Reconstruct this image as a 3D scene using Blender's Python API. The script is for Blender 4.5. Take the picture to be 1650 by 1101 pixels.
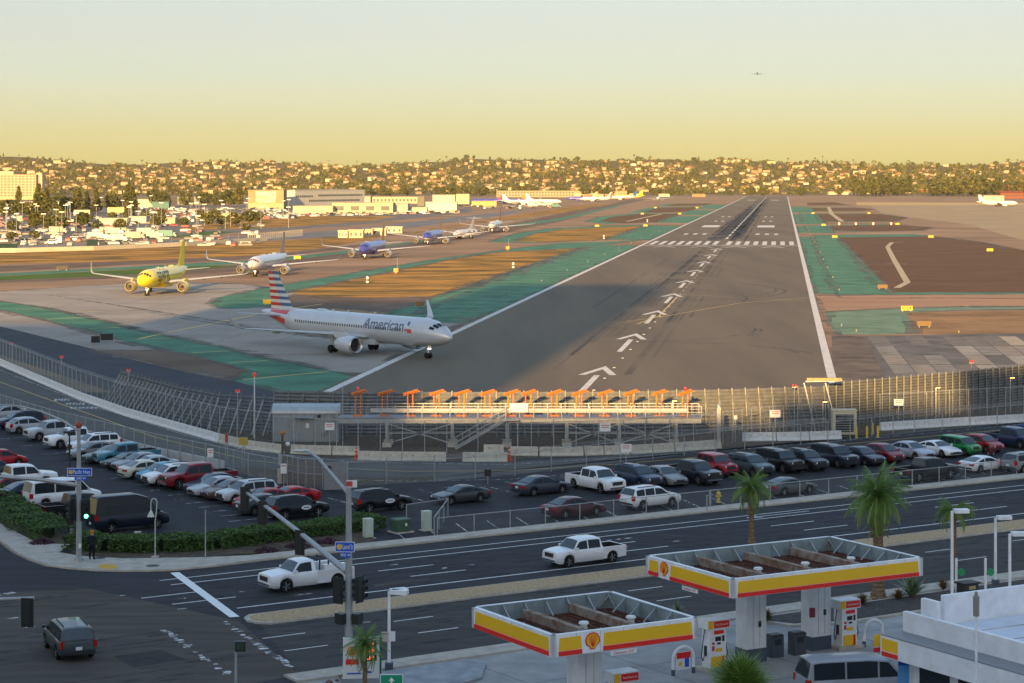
import bpy, bmesh, math, random
from mathutils import Vector, Matrix
R = math.radians
random.seed(7)
C = bpy.context.scene.collection
for o in list(bpy.data.objects): bpy.data.objects.remove(o)

# ---------------------------------------------------------------- camera, world, sun
F = 3435.0; H = 25.0; HY = 289.0            # focal length in photo pixels, eye height, horizon row
cam = bpy.data.cameras.new('camera'); co = bpy.data.objects.new('camera', cam); C.objects.link(co)
co.location = (0, 0, H); co.rotation_euler = (R(90), 0, 0)
cam.sensor_width = 36; cam.lens = 36 * F / 1650; cam.shift_y = -(550.5 - HY) / 1650
cam.clip_start = 0.5; cam.clip_end = 40000
sc = bpy.context.scene; sc.camera = co
sc.view_settings.view_transform = 'Standard'; sc.view_settings.look = 'None'
sc.view_settings.gamma = 1; sc.view_settings.use_curve_mapping = False
sc.view_settings.exposure = EXPO = 1.62

SUN_EL, SUN_AZ = 11.0, 9.0                    # low morning sun behind the camera, light drifts to the right
wd = bpy.data.worlds.new('World'); sc.world = wd; wd.use_nodes = True
nt = wd.node_tree; nt.nodes.clear()
def wn(t): return nt.nodes.new(t)
out = wn('ShaderNodeOutputWorld')
sky = wn('ShaderNodeTexSky'); sky.sky_type = 'NISHITA'; sky.sun_disc = False
sky.sun_elevation = R(SUN_EL); sky.sun_rotation = R(180 - SUN_AZ + 20); sky.dust_density = 2.0
bg1 = wn('ShaderNodeBackground'); bg1.inputs['Strength'].default_value = 0.05
nt.links.new(sky.outputs[0], bg1.inputs[0])
# morning haze glow: an even veil that depends on elevation only, all round the horizon
tc = wn('ShaderNodeTexCoord'); sep = wn('ShaderNodeSeparateXYZ'); nt.links.new(tc.outputs['Generated'], sep.inputs[0])
ramp = wn('ShaderNodeValToRGB'); nt.links.new(sep.outputs['Z'], ramp.inputs[0])
cr = ramp.color_ramp
stops = [(0.0, (.170, .132, .034)), (0.0044, (.165, .130, .035)), (0.0143, (.146, .125, .040)), (0.0317, (.084, .090, .063)), (0.049, (.042, .060, .078)), (0.067, (.030, .027, .060)), (0.081, (.024, .016, .050)), (0.25, (.065, .095, .142)), (1.0, (.062, .100, .146))]
while len(cr.elements) < len(stops): cr.elements.new(0.5)
for e, (p, c) in zip(cr.elements, stops): e.position = p; e.color = (*c, 1)
bg2 = wn('ShaderNodeBackground'); bg2.inputs['Strength'].default_value = 1.0
nt.links.new(ramp.outputs[0], bg2.inputs[0])
add = wn('ShaderNodeAddShader'); nt.links.new(bg1.outputs[0], add.inputs[0]); nt.links.new(bg2.outputs[0], add.inputs[1])
nt.links.new(add.outputs[0], out.inputs[0])

sl = bpy.data.lights.new('sun', 'SUN'); so = bpy.data.objects.new('sun', sl); C.objects.link(so)
sl.energy = 4.2; sl.angle = R(0.53); sl.color = (1.0, 0.60, 0.22)
dv = Vector((math.sin(R(SUN_AZ)) * math.cos(R(SUN_EL)), math.cos(R(SUN_AZ)) * math.cos(R(SUN_EL)), -math.sin(R(SUN_EL))))
so.rotation_euler = dv.to_track_quat('-Z', 'Y').to_euler(); so.location = (-40, -60, 80)

# ---------------------------------------------------------------- helpers
def G(px, py, z=0.0):
    """ground point seen at photo pixel (px,py)"""
    d = (H - z) * F / (py - HY)
    return Vector(((px - 825) * d / F, d, z))
def X(px, d): return (px - 825) * d / F
def Z(py, d): return H - (py - HY) * d / F
A0 = Vector((-16.5, 139.6)); E1 = Vector((math.cos(R(33)), math.sin(R(33)))); E2 = Vector((-E1.y, E1.x))
def S(a, b, z=0.0):
    """street frame: a along the kerb, b towards the car park"""
    p = A0 + a * E1 + b * E2
    return Vector((p.x, p.y, z))
RD = Vector((.1262, .992)); RN = Vector((.992, -.1262)); R0 = Vector((7.4, 244.7))
def W(s, t, z=0.0):
    """runway frame: s along, t to the right of the centre line"""
    p = R0 + s * RD + t * RN
    return Vector((p.x, p.y, z))

MATS = {}
def mat(name, col=(.5, .5, .5), rough=.6, metal=0.0, nscale=0, namt=.2, bump=0, col2=None, spec=None, emit=None, estr=1, objcol=False, stretch=None, coat=0, detail=6, ramp=(.35,.65)):
    if name in MATS: return MATS[name]
    m = bpy.data.materials.new(name); m.use_nodes = True; t = m.node_tree; b = t.nodes['Principled BSDF']
    b.inputs['Base Color'].default_value = (*col, 1); b.inputs['Roughness'].default_value = rough; b.inputs['Metallic'].default_value = metal
    if coat: b.inputs['Coat Weight'].default_value = coat; b.inputs['Coat Roughness'].default_value = .06
    if spec is None and rough >= .75: spec = .12
    if spec is not None: b.inputs['Specular IOR Level'].default_value = spec
    if emit: b.inputs['Emission Color'].default_value = (*emit, 1); b.inputs['Emission Strength'].default_value = estr
    m.diffuse_color = (*col, 1)
    src = None
    if objcol:
        oi = t.nodes.new('ShaderNodeObjectInfo'); src = oi.outputs['Color']
        t.links.new(src, b.inputs['Base Color'])
    if nscale:
        g = t.nodes.new('ShaderNodeNewGeometry') if not objcol else t.nodes.new('ShaderNodeTexCoord')
        vec = g.outputs['Position'] if not objcol else g.outputs['Object']
        if stretch:
            mp = t.nodes.new('ShaderNodeMapping'); mp.inputs['Scale'].default_value = stretch[:3]
            if len(stretch) > 3: mp.inputs['Rotation'].default_value = (0, 0, stretch[3])
            mp.vector_type = 'TEXTURE' if False else 'POINT'
            t.links.new(vec, mp.inputs[0]); vec = mp.outputs[0]
        n = t.nodes.new('ShaderNodeTexNoise'); n.inputs['Scale'].default_value = nscale; n.inputs['Detail'].default_value = detail; n.inputs['Roughness'].default_value = .62
        t.links.new(vec, n.inputs['Vector'])
        mx = t.nodes.new('ShaderNodeMix'); mx.data_type = 'RGBA'
        rp = t.nodes.new('ShaderNodeMapRange'); rp.inputs[1].default_value = ramp[0]; rp.inputs[2].default_value = ramp[1]
        t.links.new(n.outputs['Fac'], rp.inputs[0]); t.links.new(rp.outputs[0], mx.inputs['Factor'])
        if objcol:
            mx.blend_type = 'MULTIPLY'; t.links.new(src, mx.inputs['A']); mx.inputs['B'].default_value = (1 - namt,) * 3 + (1,)
        else:
            c2 = col2 or tuple(c * (1 - namt) for c in col)
            c1 = col if col2 else tuple(min(1, c * (1 + namt)) for c in col)
            mx.inputs['A'].default_value = (*c1, 1); mx.inputs['B'].default_value = (*c2, 1)
        t.links.new(mx.outputs['Result'], b.inputs['Base Color'])
        if bump:
            bp = t.nodes.new('ShaderNodeBump'); bp.inputs['Strength'].default_value = bump; bp.inputs['Distance'].default_value = .05
            t.links.new(n.outputs['Fac'], bp.inputs['Height']); t.links.new(bp.outputs[0], b.inputs['Normal'])
    MATS[name] = m
    return m
def veil(name, col, alpha, sx=0, rough=.7):
    """see-through mesh (chain link, worn paint): procedural mix with transparency"""
    m = mat(name, col, rough); t = m.node_tree; b = t.nodes['Principled BSDF']; o = t.nodes['Material Output']
    tr = t.nodes.new('ShaderNodeBsdfTransparent'); mx = t.nodes.new('ShaderNodeMixShader'); mx.inputs[0].default_value = alpha
    t.links.new(tr.outputs[0], mx.inputs[1]); t.links.new(b.outputs[0], mx.inputs[2]); t.links.new(mx.outputs[0], o.inputs[0])
    if sx:
        g = t.nodes.new('ShaderNodeNewGeometry'); n = t.nodes.new('ShaderNodeTexNoise'); n.inputs['Scale'].default_value = sx; n.inputs['Detail'].default_value = 8
        t.links.new(g.outputs['Position'], n.inputs['Vector'])
        r = t.nodes.new('ShaderNodeMapRange'); r.inputs[1].default_value = .38; r.inputs[2].default_value = .62; r.inputs[4].default_value = alpha
        t.links.new(n.outputs['Fac'], r.inputs[0]); t.links.new(r.outputs[0], mx.inputs[0])
    return m

class MB:
    def __init__(s): s.v = []; s.f = []; s.m = []
    def face(s, pts, m=0):
        i = len(s.v); s.v += [tuple(p) for p in pts]; s.f.append(tuple(range(i, i + len(pts)))); s.m.append(m); return s
    def faces(s, vs, fs, m=0):
        i = len(s.v); s.v += [tuple(p) for p in vs]
        for f in fs: s.f.append(tuple(i + k for k in f)); s.m.append(m)
        return s
    def box(s, c, d, m=0, rz=0.0, M=None, taper=1.0):
        x, y, z = d[0] / 2, d[1] / 2, d[2] / 2
        vs = [Vector((sx * x * (taper if sz > 0 else 1), sy * y * (taper if sz > 0 else 1), sz * z)) for sz in (-1, 1) for sy in (-1, 1) for sx in (-1, 1)]
        if M is None: M = Matrix.Rotation(rz, 3, 'Z')
        vs = [M @ v + Vector(c) for v in vs]
        return s.faces(vs, [(0, 2, 3, 1), (4, 5, 7, 6), (0, 1, 5, 4), (2, 6, 7, 3), (0, 4, 6, 2), (1, 3, 7, 5)], m)
    def bar(s, a, b, w, h=None, m=0):
        """rectangular bar between two points"""
        a = Vector(a); b = Vector(b); h = h or w; d = b - a
        if d.length < 1e-6: return s
        up = Vector((0, 0, 1)) if abs(d.normalized().z) < .95 else Vector((0, 1, 0))
        sd = d.cross(up).normalized(); u2 = sd.cross(d).normalized()
        M = Matrix((sd, d.normalized(), u2)).transposed()
        return s.box((a + b) / 2, (w, d.length, h), m, M=M)
    def tube(s, a, b, r0, r1=None, n=8, m=0, caps=True):
        a = Vector(a); b = Vector(b); r1 = r0 if r1 is None else r1; d = (b - a).normalized()
        up = Vector((0, 0, 1)) if abs(d.z) < .95 else Vector((1, 0, 0))
        u = d.cross(up).normalized(); w = u.cross(d).normalized()
        vs = []
        for p, r in ((a, r0), (b, r1)):
            for k in range(n):
                t = 2 * math.pi * k / n; vs.append(p + (u * math.cos(t) + w * math.sin(t)) * r)
        fs = [(k, (k + 1) % n, n + (k + 1) % n, n + k) for k in range(n)]
        if caps: fs += [tuple(range(n - 1, -1, -1)), tuple(range(n, 2 * n))]
        return s.faces(vs, fs, m)
    def path(s, pts, rs, n=8, m=0):
        for i in range(len(pts) - 1):
            ra = rs[i] if isinstance(rs, (list, tuple)) else rs; rb = rs[i + 1] if isinstance(rs, (list, tuple)) else rs
            s.tube(pts[i], pts[i + 1], ra, rb, n, m)
        return s
    def loft(s, secs, m=0, closed=True, caps=True, mf=None):
        n = len(secs[0]); vs = [p for q in secs for p in q]; i0 = len(s.v); s.v += [tuple(p) for p in vs]
        for i in range(len(secs) - 1):
            for k in range(n if closed else n - 1):
                k2 = (k + 1) % n
                s.f.append((i0 + i * n + k, i0 + i * n + k2, i0 + (i + 1) * n + k2, i0 + (i + 1) * n + k)); s.m.append(mf(i, k) if mf else m)
        if caps:
            s.f.append(tuple(i0 + k for k in range(n - 1, -1, -1))); s.m.append(mf(0, 0) if mf else m)
            s.f.append(tuple(i0 + (len(secs) - 1) * n + k for k in range(n))); s.m.append(mf(len(secs) - 2, 0) if mf else m)
        return s
    def prism(s, poly, z0, z1, m=0):
        n = len(poly); vs = [(p[0], p[1], z0) for p in poly] + [(p[0], p[1], z1) for p in poly]
        return s.faces(vs, [(k, (k + 1) % n, n + (k + 1) % n, n + k) for k in range(n)] + [tuple(range(n - 1, -1, -1)), tuple(range(n, 2 * n))], m)
    def prism_y(s, poly, y0, y1, m=0):
        n = len(poly); vs = [(p[0], y0, p[1]) for p in poly] + [(p[0], y1, p[1]) for p in poly]
        return s.faces(vs, [(k, (k + 1) % n, n + (k + 1) % n, n + k) for k in range(n)] + [tuple(range(n - 1, -1, -1)), tuple(range(n, 2 * n))], m)
    def lathe(s, prof, n=16, m=0, axis='x', c=(0, 0, 0), sy=1, sz=1):
        """prof: (position along the axis, radius)"""
        secs = []
        for x, r in prof:
            q = []
            for k in range(n):
                t = 2 * math.pi * k / n; a, b = r * math.cos(t) * sy, r * math.sin(t) * sz
                q.append({'x': (x + c[0], a + c[1], b + c[2]), 'y': (a + c[0], x + c[1], b + c[2]), 'z': (a + c[0], b + c[1], x + c[2])}[axis])
            secs.append(q)
        return s.loft(secs, m)
    def mesh(s, name, mats, smooth=None):
        me = bpy.data.meshes.new(name); me.from_pydata(s.v, [], s.f)
        for q in (mats if isinstance(mats, (list, tuple)) else [mats]): me.materials.append(q)
        me.polygons.foreach_set('material_index', s.m)
        bm = bmesh.new(); bm.from_mesh(me)
        if smooth: bmesh.ops.remove_doubles(bm, verts=bm.verts, dist=1e-4)
        bmesh.ops.recalc_face_normals(bm, faces=bm.faces); bm.to_mesh(me); bm.free()
        if smooth:
            me.polygons.foreach_set('use_smooth', [True] * len(me.polygons)); me.set_sharp_from_angle(angle=R(smooth))
        me.update(); return me
    def build(s, name, mats, parent=None, smooth=None, **kw):
        return put(name, s.mesh(name, mats, smooth), parent, **kw)

def put(name, me, parent=None, loc=None, rz=None, label=None, cat=None, group=None, kind=None, color=None, rot=None, scale=None):
    o = bpy.data.objects.new(name, me); C.objects.link(o)
    if parent: o.parent = parent
    if loc is not None: o.location = loc
    if rz is not None: o.rotation_euler = (0, 0, rz)
    if rot is not None: o.rotation_euler = rot
    if scale is not None: o.scale = scale if isinstance(scale, (tuple, list)) else (scale,) * 3
    if label: o['label'] = label
    if cat: o['category'] = cat
    if group: o['group'] = group
    if kind: o['kind'] = kind
    if color: o.color = (*color, 1)
    return o
def thing(name, label, cat, loc=(0, 0, 0), rz=0.0, group=None, scale=None):
    return put(name, None, None, loc, rz, label, cat, group, scale=scale)
def text_mesh(body, size, m, depth=.01, bold=0.0, align='CENTER', shear=0):
    cu = bpy.data.curves.new('t', 'FONT'); cu.body = body; cu.size = size; cu.extrude = depth; cu.align_x = align; cu.align_y = 'CENTER'; cu.offset = bold; cu.shear = shear
    cu.resolution_u = 3
    ob = bpy.data.objects.new('t', cu); C.objects.link(ob)
    dg = bpy.context.evaluated_depsgraph_get(); me = bpy.data.meshes.new_from_object(ob.evaluated_get(dg)); bpy.data.objects.remove(ob)
    me.materials.clear(); me.materials.append(m); me.name = 'lettering'
    return me
def sheet(name, pts, z, m, kind='structure', parent=None):
    """flat paved or painted patch; pts are world xy"""
    mb = MB(); mb.face([(p[0], p[1], z) for p in pts])
    me = mb.mesh(name, m)
    if me.polygons[0].normal.z < 0: me.flip_normals()
    return put(name, me, parent, kind=kind if not parent else None)
def gp(*pts): return [G(x, y) for x, y in pts]
def strip(mb, pts, w, z, m=0):
    """painted line of width w along a polyline"""
    for a, b in zip(pts[:-1], pts[1:]):
        a = Vector((a[0], a[1], 0)); b = Vector((b[0], b[1], 0)); d = (b - a)
        if d.length < 1e-4: continue
        n = Vector((-d.y, d.x, 0)).normalized() * w / 2
        mb.face([(a - n).to_tuple()[:2] + (z,), (b - n).to_tuple()[:2] + (z,), (b + n).to_tuple()[:2] + (z,), (a + n).to_tuple()[:2] + (z,)], m)
    return mb
# ---------------------------------------------------------------- surfaces of the setting
m_ground = mat('dry_earth', (.20, .15, .10), .95, nscale=.02, namt=.3)
m_street = mat('street_asphalt', (.042, .042, .047), .85, nscale=.6, namt=.22, bump=.1, stretch=(.25, 1.6, 1, R(-33)))
m_lot = mat('lot_asphalt', (.034, .035, .041), .8, nscale=.5, namt=.25, bump=.1)
m_patch = mat('old_asphalt', (.095, .078, .068), .9, nscale=.5, namt=.22, bump=.1, stretch=(.2, 1.5, 1, R(-33)))
m_prd = mat('service_road_asphalt', (.10, .10, .095), .85, nscale=.3, namt=.16)
m_dirt = mat('brown_soil', (.10, .075, .055), .95, nscale=2, namt=.35, bump=.4)
m_conc = mat('sidewalk_concrete', (.46, .41, .35), .85, nscale=1.2, namt=.16, bump=.1)
m_fore = mat('forecourt_concrete', (.34, .33, .32), .8, nscale=.35, namt=.2, bump=.05)
m_white = mat('white_paint', (.78, .78, .76), .6, nscale=3, namt=.12)
m_wornw = veil('worn_white_paint', (.75, .75, .74), .92, 2.2)
m_yel = mat('yellow_paint', (.62, .40, .05), .6, nscale=3, namt=.15)
m_air = mat('taxiway_pavement', (.27, .175, .105), .85, nscale=.03, namt=.3, detail=9, stretch=(.35, 1, 1, R(7)))
m_rwy = mat('runway_asphalt', (.146, .116, .082), .8, nscale=.05, namt=.17, detail=10, stretch=(1.6, .12, 1, R(7)))
m_tconc = mat('taxiway_concrete', (.30, .265, .225), .8, nscale=.06, namt=.17, detail=9)
m_dark = mat('dark_taxi_asphalt', (.145, .10, .07), .85, nscale=.07, namt=.25)
m_green = mat('green_shoulder_paint', (.070, .185, .112), .8, nscale=.12, namt=.3, detail=9)
m_grass = mat('dry_golden_grass', (.46, .23, .045), .95, nscale=.06, col2=(.12, .085, .025), ramp=(.40, .60), detail=12, stretch=(.7, 1.3, 1, R(-12)))
m_gg = mat('green_grass', (.08, .14, .015), .95, nscale=.08, col2=(.06, .11, .02))
m_infield = mat('brown_infield', (.125, .068, .036), .95, nscale=.06, namt=.14, detail=8)
m_navy = mat('perimeter_asphalt', (.055, .057, .068), .85, nscale=.1, namt=.18)
m_dconc = mat('jetty_concrete', (.33, .31, .28), .85, nscale=.5, namt=.18)

sheet('ground', [(-6000, -900), (6000, -900), (6000, 9000), (-6000, 9000)], 0.0, m_ground)
sheet('street', [(-160, 30), (170, 30), (170, 250), (-160, 250)], .006, m_street)
# worn lighter carriageways and crossing
sheet('old_asphalt_patch', [S(-9.5, -16.6), S(-13, -2.6), S(-30, 2), S(-70, 0), S(-70, -40), S(-12.6, -30)], .010, m_patch)
sheet('near_carriageway', [S(-8.6, -17), S(110, -17), S(110, -30), S(-12.6, -30)], .010, mat('near_lane_asphalt', (.065, .059, .057), .85, nscale=.6, namt=.2, stretch=(.2, 1.6, 1, R(-33))))
LOTF = [(-120, 628), (0, 664), (80, 690), (168, 712), (250, 733), (361, 757), (450, 778), (560, 783), (700, 776), (830, 765), (1000, 745), (1200, 722), (1334, 711), (1473, 694), (1650, 680), (1800, 668)]
sheet('car_park', gp(*LOTF) + [S(120, 1.9), S(0, 1.9)] + gp((330, 872), (250, 868), (118, 862), (0, 800), (-120, 760)), .012, m_lot)
OUT = [(-120, 535), (0, 590), (130, 645), (280, 690), (354, 714), (455, 732), (577, 743), (720, 745), (820, 745), (985, 735), (1153, 724), (1355, 709), (1650, 681), (1800, 668.5)]
sheet('service_road', gp(*OUT) + gp(*LOTF)[::-1], .016, m_prd)
sheet('dirt_verge', gp((405, 753), (450, 758), (560, 771), (700, 768), (700, 775), (560, 782), (450, 777), (361, 756)), .020, m_dirt)
sheet('dirt_apron', gp((330, 706), (455, 731), (577, 742), (720, 744), (985, 734), (1153, 723), (1355, 708), (1700, 676), (1700, 640), (1340, 690), (1100, 695), (440, 695), (330, 688)), .010, m_dirt)
mb = MB()
strip(mb, gp((-40, 603), (0, 616), (100, 652), (250, 705), (400, 742), (502, 753), (654, 760), (820, 759), (1000, 748), (1150, 735), (1340, 718), (1650, 690)), .14, .022, 0)
mb.build('centre_line', m_yel, kind='structure')
mb = MB()
strip(mb, gp((-40, 585), (0, 597), (150, 655), (300, 702), (400, 727), (553, 743), (654, 747), (820, 749), (1000, 738), (1200, 724), (1400, 707), (1650, 684)), .12, .022, 0)
strip(mb, gp((400, 765), (502, 772), (654, 776), (820, 773), (1000, 758)), .10, .022, 0)
mb.build('edge_line', m_wornw, kind='structure')
mb = MB()                                         # worn road lettering on the service road
for r, (x0, x1, y) in enumerate([(87, 113, 644.5), (105, 137, 651), (112, 158, 657.5)]):
    n = 5 + r
    for k in range(n):
        a = x0 + (x1 - x0) * k / n; b = a + (x1 - x0) / n * .72
        mb.face([G(a, y + 1.6, .0), G(b, y + 1.9, 0), G(b + 1.5, y - 1.2, 0), G(a + 1.5, y - 1.5, 0)])
for i, p in enumerate(mb.v): mb.v[i] = (p[0], p[1], .023)
mb.build('road_lettering', m_wornw, kind='structure')

def slab(name, pts, z0, z1, m):
    mb = MB(); mb.prism([(p[0], p[1]) for p in pts], z0, z1)
    return mb.build(name, m, kind='structure')
curb_px = [(-120, 790), (-40, 843), (0, 873), (25, 892), (50, 904), (76, 913), (114, 918), (158, 921.5), (191, 922), (237, 922), (280, 920.5), (356, 913)]
inner_px = [(331, 901), (200, 903), (130, 899), (95, 893), (113, 880), (62, 879), (0, 846), (-40, 825), (-120, 778)]
slab('sidewalk', gp(*curb_px) + [S(0, 0), S(115, 0), S(115, 1.7), S(0, 1.7)] + gp(*inner_px), -.05, .13, m_conc)
mb = MB()
strip(mb, gp(*curb_px) + [S(0, -.12), S(115, -.12)], .35, .03); mb.build('gutter', mat('gutter_concrete', (.27, .22, .17), .9, nscale=2, namt=.25), kind='structure')
slab('planting_bed', gp((420, 893), (331, 900.5), (200, 902.5), (130, 898.5), (115, 893), (115, 872), (250, 876), (420, 870), (600, 852)) + [S(9.5, 1.75), S(5, 1.75)], -.05, .125, m_dirt)
slab('planting_bed', gp((-120, 777), (-40, 824.5), (0, 845.5), (62, 878.5), (112, 879), (112, 868), (60, 840), (0, 803), (-120, 742)), -.05, .125, m_dirt)
slab('median', [S(-8.0, -15.8), S(115, -15.8), S(115, -18.2), S(-8.0, -18.2), S(-8.7, -17.7), S(-8.9, -17), S(-8.7, -16.3)], -.05, .15, mat('median_brick', (.44, .31, .185), .9, nscale=6, namt=.3, bump=.3))
slab('median_kerb', [S(-8.4, -15.6), S(115, -15.6), S(115, -18.4), S(-8.4, -18.4), S(-9, -17.8), S(-9.2, -17), S(-9, -16.2)], -.05, .12, m_conc)
slab('near_sidewalk', [S(-13.5, -30), S(115, -30), S(115, -31.6), S(-13.5, -31.6)], -.05, .12, m_conc)
sheet('forecourt', [S(-20, -31.5), S(80, -31.5), S(80, -95), S(-60, -95), S(-60, -60), S(-16, -34)], .014, m_fore)
slab('planter', [S(15, -32.4), S(44, -32.4), S(44, -35.6), S(19, -35.6), S(16, -34.6)], -.05, .17, mat('dark_gravel', (.085, .075, .07), .95, nscale=9, namt=.5, bump=.8))
slab('planter_kerb', [S(14.7, -32.1), S(44.3, -32.1), S(44.3, -35.9), S(18.8, -35.9), S(15.6, -34.9)], -.05, .14, m_conc)
slab('sign_island', [S(-9.5, -32.2), S(-4.2, -32.2), S(-3.6, -33.4), S(-5.5, -36), S(-11, -38), S(-12, -35)], -.05, .15, mat('pale_island_concrete', (.30, .31, .33), .85, nscale=1, namt=.2))

# lane paint
mb = MB()
for b in (-2.8, -4.5): strip(mb, [S(-8.3, b), S(112, b)], .13, .016)
strip(mb, [S(-8.0, -13.2), S(112, -13.2)], .16, .016)
for k in range(-1, 8):
    for b, a in ((-7.4, 4.7), (-10.1, 5.5)): strip(mb, [S(a + 16.2 * k, b), S(a + 16.2 * k + 4.1, b)], .13, .016)
for k in range(14):
    for b, a in ((-21.4, -10.4), (-24.8, -10.8)): strip(mb, [S(a + 8.2 * k, b), S(a + 8.2 * k + 2.6, b)], .12, .016)
strip(mb, [S(-6.4, -.8), S(-9.2, -15.4)], .58, .017)
strip(mb, [S(38, -3.6), S(44, -3.6)], .12, .017); strip(mb, [S(38, -3.6), S(39.2, -3.2)], .14, .0175); strip(mb, [S(38, -3.6), S(39.2, -4.0)], .14, .0175)
mb.build('lane_marking', m_white, kind='structure')
mb = MB()
for (a0, b0), (a1, b1) in (((-10.2, -16.2), (-12.4, -29.6)), ((-14, -16.4), (-15.6, -28.2)), ((-28, -5), (-17, -1.5)), ((-34, -2), (-22, 1.5))):
    n = 26 if b0 < -10 else 14
    for k in range(n):
        if random.random() < .12: continue
        t = k / n; t2 = (k + random.uniform(.55, .95)) / n; j = random.uniform(-.12, .12)
        strip(mb, [S(a0 + (a1 - a0) * t + j, b0 + (b1 - b0) * t), S(a0 + (a1 - a0) * t2 + j, b0 + (b1 - b0) * t2)], random.uniform(.22, .5), .0165)
for k in range(26):
    a, b = random.uniform(-30, 30), random.choice((-6, -8.8, -11.6)); strip(mb, [S(a, b), S(a + random.uniform(.3, .7), b)], .2, .0165)
mb.build('worn_crosswalk', m_wornw, kind='structure')
mb = MB()                                          # tactile ramp
q = [(174 + 16 * math.cos(t * math.pi / 8), 916.5 + 4.2 * math.sin(t * math.pi / 8)) for t in range(16)]
mb.face([G(x, y).to_tuple()[:2] + (.136,) for x, y in q]); mb.build('tactile_paving', mat('tactile_yellow', (.60, .33, .02), .7, nscale=8, namt=.2), kind='structure')
def manhole(p, r, z=.02):
    mb = MB(); mb.lathe([(z, r), (z + .006, r), (z + .008, r * .92)], 18, 0, 'z', (p.x, p.y, 0))
    mb.build('manhole_cover', mat('cast_iron', (.05, .048, .045), .7), label='dark round manhole cover set in the pavement', cat='manhole cover', group='manhole covers')
manhole(G(246, 915), .45, .128); manhole(G(160, 902.5), .4, .128); manhole(G(760, 1076), .42, .014); manhole(G(760, 1076), .0001, .014) if False else None
m_oil = veil('oil_polish', (.016, .016, .018), .40, .8)
mb = MB()
for b in (-6.0, -8.8, -11.7, -19.8, -23.1, -26.5):
    for o in (-.75, .75):
        for k in range(14):
            a = -10 + k * 8.5 + random.uniform(-2, 2); strip(mb, [S(a, b + o + random.uniform(-.15, .15)), S(a + random.uniform(4, 9), b + o + random.uniform(-.15, .15))], random.uniform(.3, .6), .0135 + .00004 * k)
    for k in range(10): a = random.uniform(-9, 100); strip(mb, [S(a, b), S(a + random.uniform(1, 7), b)], random.uniform(.25, .5), .0145)
for k in range(60):
    a, b = random.uniform(-55, -12), random.uniform(-30, -2); strip(mb, [S(a, b), S(a + random.uniform(2, 9), b + random.uniform(-.3, .3))], random.uniform(.2, .6), .0136 + .00003 * k)
mb.build('tyre_polish', m_oil, kind='structure')
m_rep = [mat('asphalt_repair_%d' % i, c, .9, nscale=1.5, namt=.15) for i, c in enumerate([(.050, .046, .046), (.075, .066, .06), (.058, .053, .051)])]
for k, (a, b, w, h) in enumerate(((-34, -12, 9, 1.4), (-26, -20, 5, 2.2), (-46, -16, 11, 1.1), (-19, -24, 3, 3), (8, -27.5, 7, 1.2), (30, -20, 5, 1.5), (52, -26, 9, 1.1), (2, -12, 4, 1), (44, -8.5, 8, .9), (18, -23.2, 3, 2.2))):
    sheet('asphalt_repair', [S(a, b), S(a + w, b + .15), S(a + w - .2, b + h), S(a + .1, b + h)], .0125 + .0001 * k, m_rep[k % 3])
# asphalt seams and tyre-dark lanes, real crack sealant lines
mb = MB()
for k in range(44):
    a = random.uniform(-55, 80); b = random.uniform(-29, -18); p = [(a, b)]
    for j in range(5): a += random.uniform(.6, 2.2); b += random.uniform(-.25, .3); p.append((a, b))
    strip(mb, [S(*q) for q in p], .06, .0168)
mb.build('sealed_crack', mat('tar_seal', (.03, .03, .032), .6), kind='structure')
mb = MB()
for a in (-4, 3, 10, 17, 24, 31):
    strip(mb, [S(a, -32), S(a, -60)], .05, .018)
for b in (-38, -44, -50, -56): strip(mb, [S(-10, b), S(46, b)], .05, .0185)
mb.build('forecourt_joint', mat('joint_grey', (.12, .12, .12), .9), kind='structure')

# stall lines in the car park
mb = MB(); ROW = [(24, 706), (55, 718), (90, 731), (130, 744), (170, 757), (205, 769), (240, 780), (268, 789), (290, 797), (308, 803), (326, 809.5), (345, 816), (362, 823), (380, 830), (398, 838)]
for x, y in ROW:
    p = G(x, y); strip(mb, [(p.x - 1.2, p.y - .8), (p.x + 4.2, p.y + 2.8)], .1, .016)
for k in range(20):
    p = S(14 + 2.75 * k, 16.5); strip(mb, [p, S(14 + 2.75 * k, 22)], .1, .016)
for k in range(26): strip(mb, [S(13 + 2.6 * k - .8, 2.2), S(13 + 2.6 * k + .5, 6.0)], .1, .016)
mb.build('stall_line', m_wornw, kind='structure')

# ---------------------------------------------------------------- airfield surfaces
sheet('airfield', [(-900, 760), (-460, 640), (-200, 420), (-92, 300), (-22, 238), (70, 238), (140, 262), (900, 600), (1300, 1500), (1300, 3120), (-300, 3120), (-260, 2300)], .004, m_air)
sheet('apron', gp((0, 470), (120, 462), (240, 455), (400, 458), (480, 470), (430, 498), (560, 520), (760, 512), (600, 600), (540, 601), (400, 570), (250, 537), (120, 506), (0, 484), (-200, 470)), .008, m_tconc)
sheet('perimeter_taxi_road', gp((-200, 500), (0, 526), (140, 560), (215, 580), (300, 600), (372, 613), (480, 641), (470, 668), (350, 668), (205, 640), (0, 572), (-200, 500)), .012, m_navy)
sheet('pavement_edge', gp((-200, 482), (0, 500), (158, 539), (250, 563), (170, 566), (140, 560), (0, 526), (-200, 500)), .009, m_tconc)
sheet('brown_margin', gp((250, 564), (305, 573), (369, 588), (398, 599), (370, 612), (300, 598), (215, 579), (150, 565)), .013, m_dark)
sheet('green_shoulder', gp((-200, 462), (0, 486), (84, 497), (142, 512), (211, 528), (254, 538), (305, 547), (382, 565), (420, 574), (500, 590), (575, 606), (505, 641), (480, 641), (410, 623), (370, 612.5), (398, 599), (369, 588), (305, 572), (249, 563), (158, 539), (84, 519), (0, 500), (-200, 478)), .016, m_green)
mb = MB()
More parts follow.
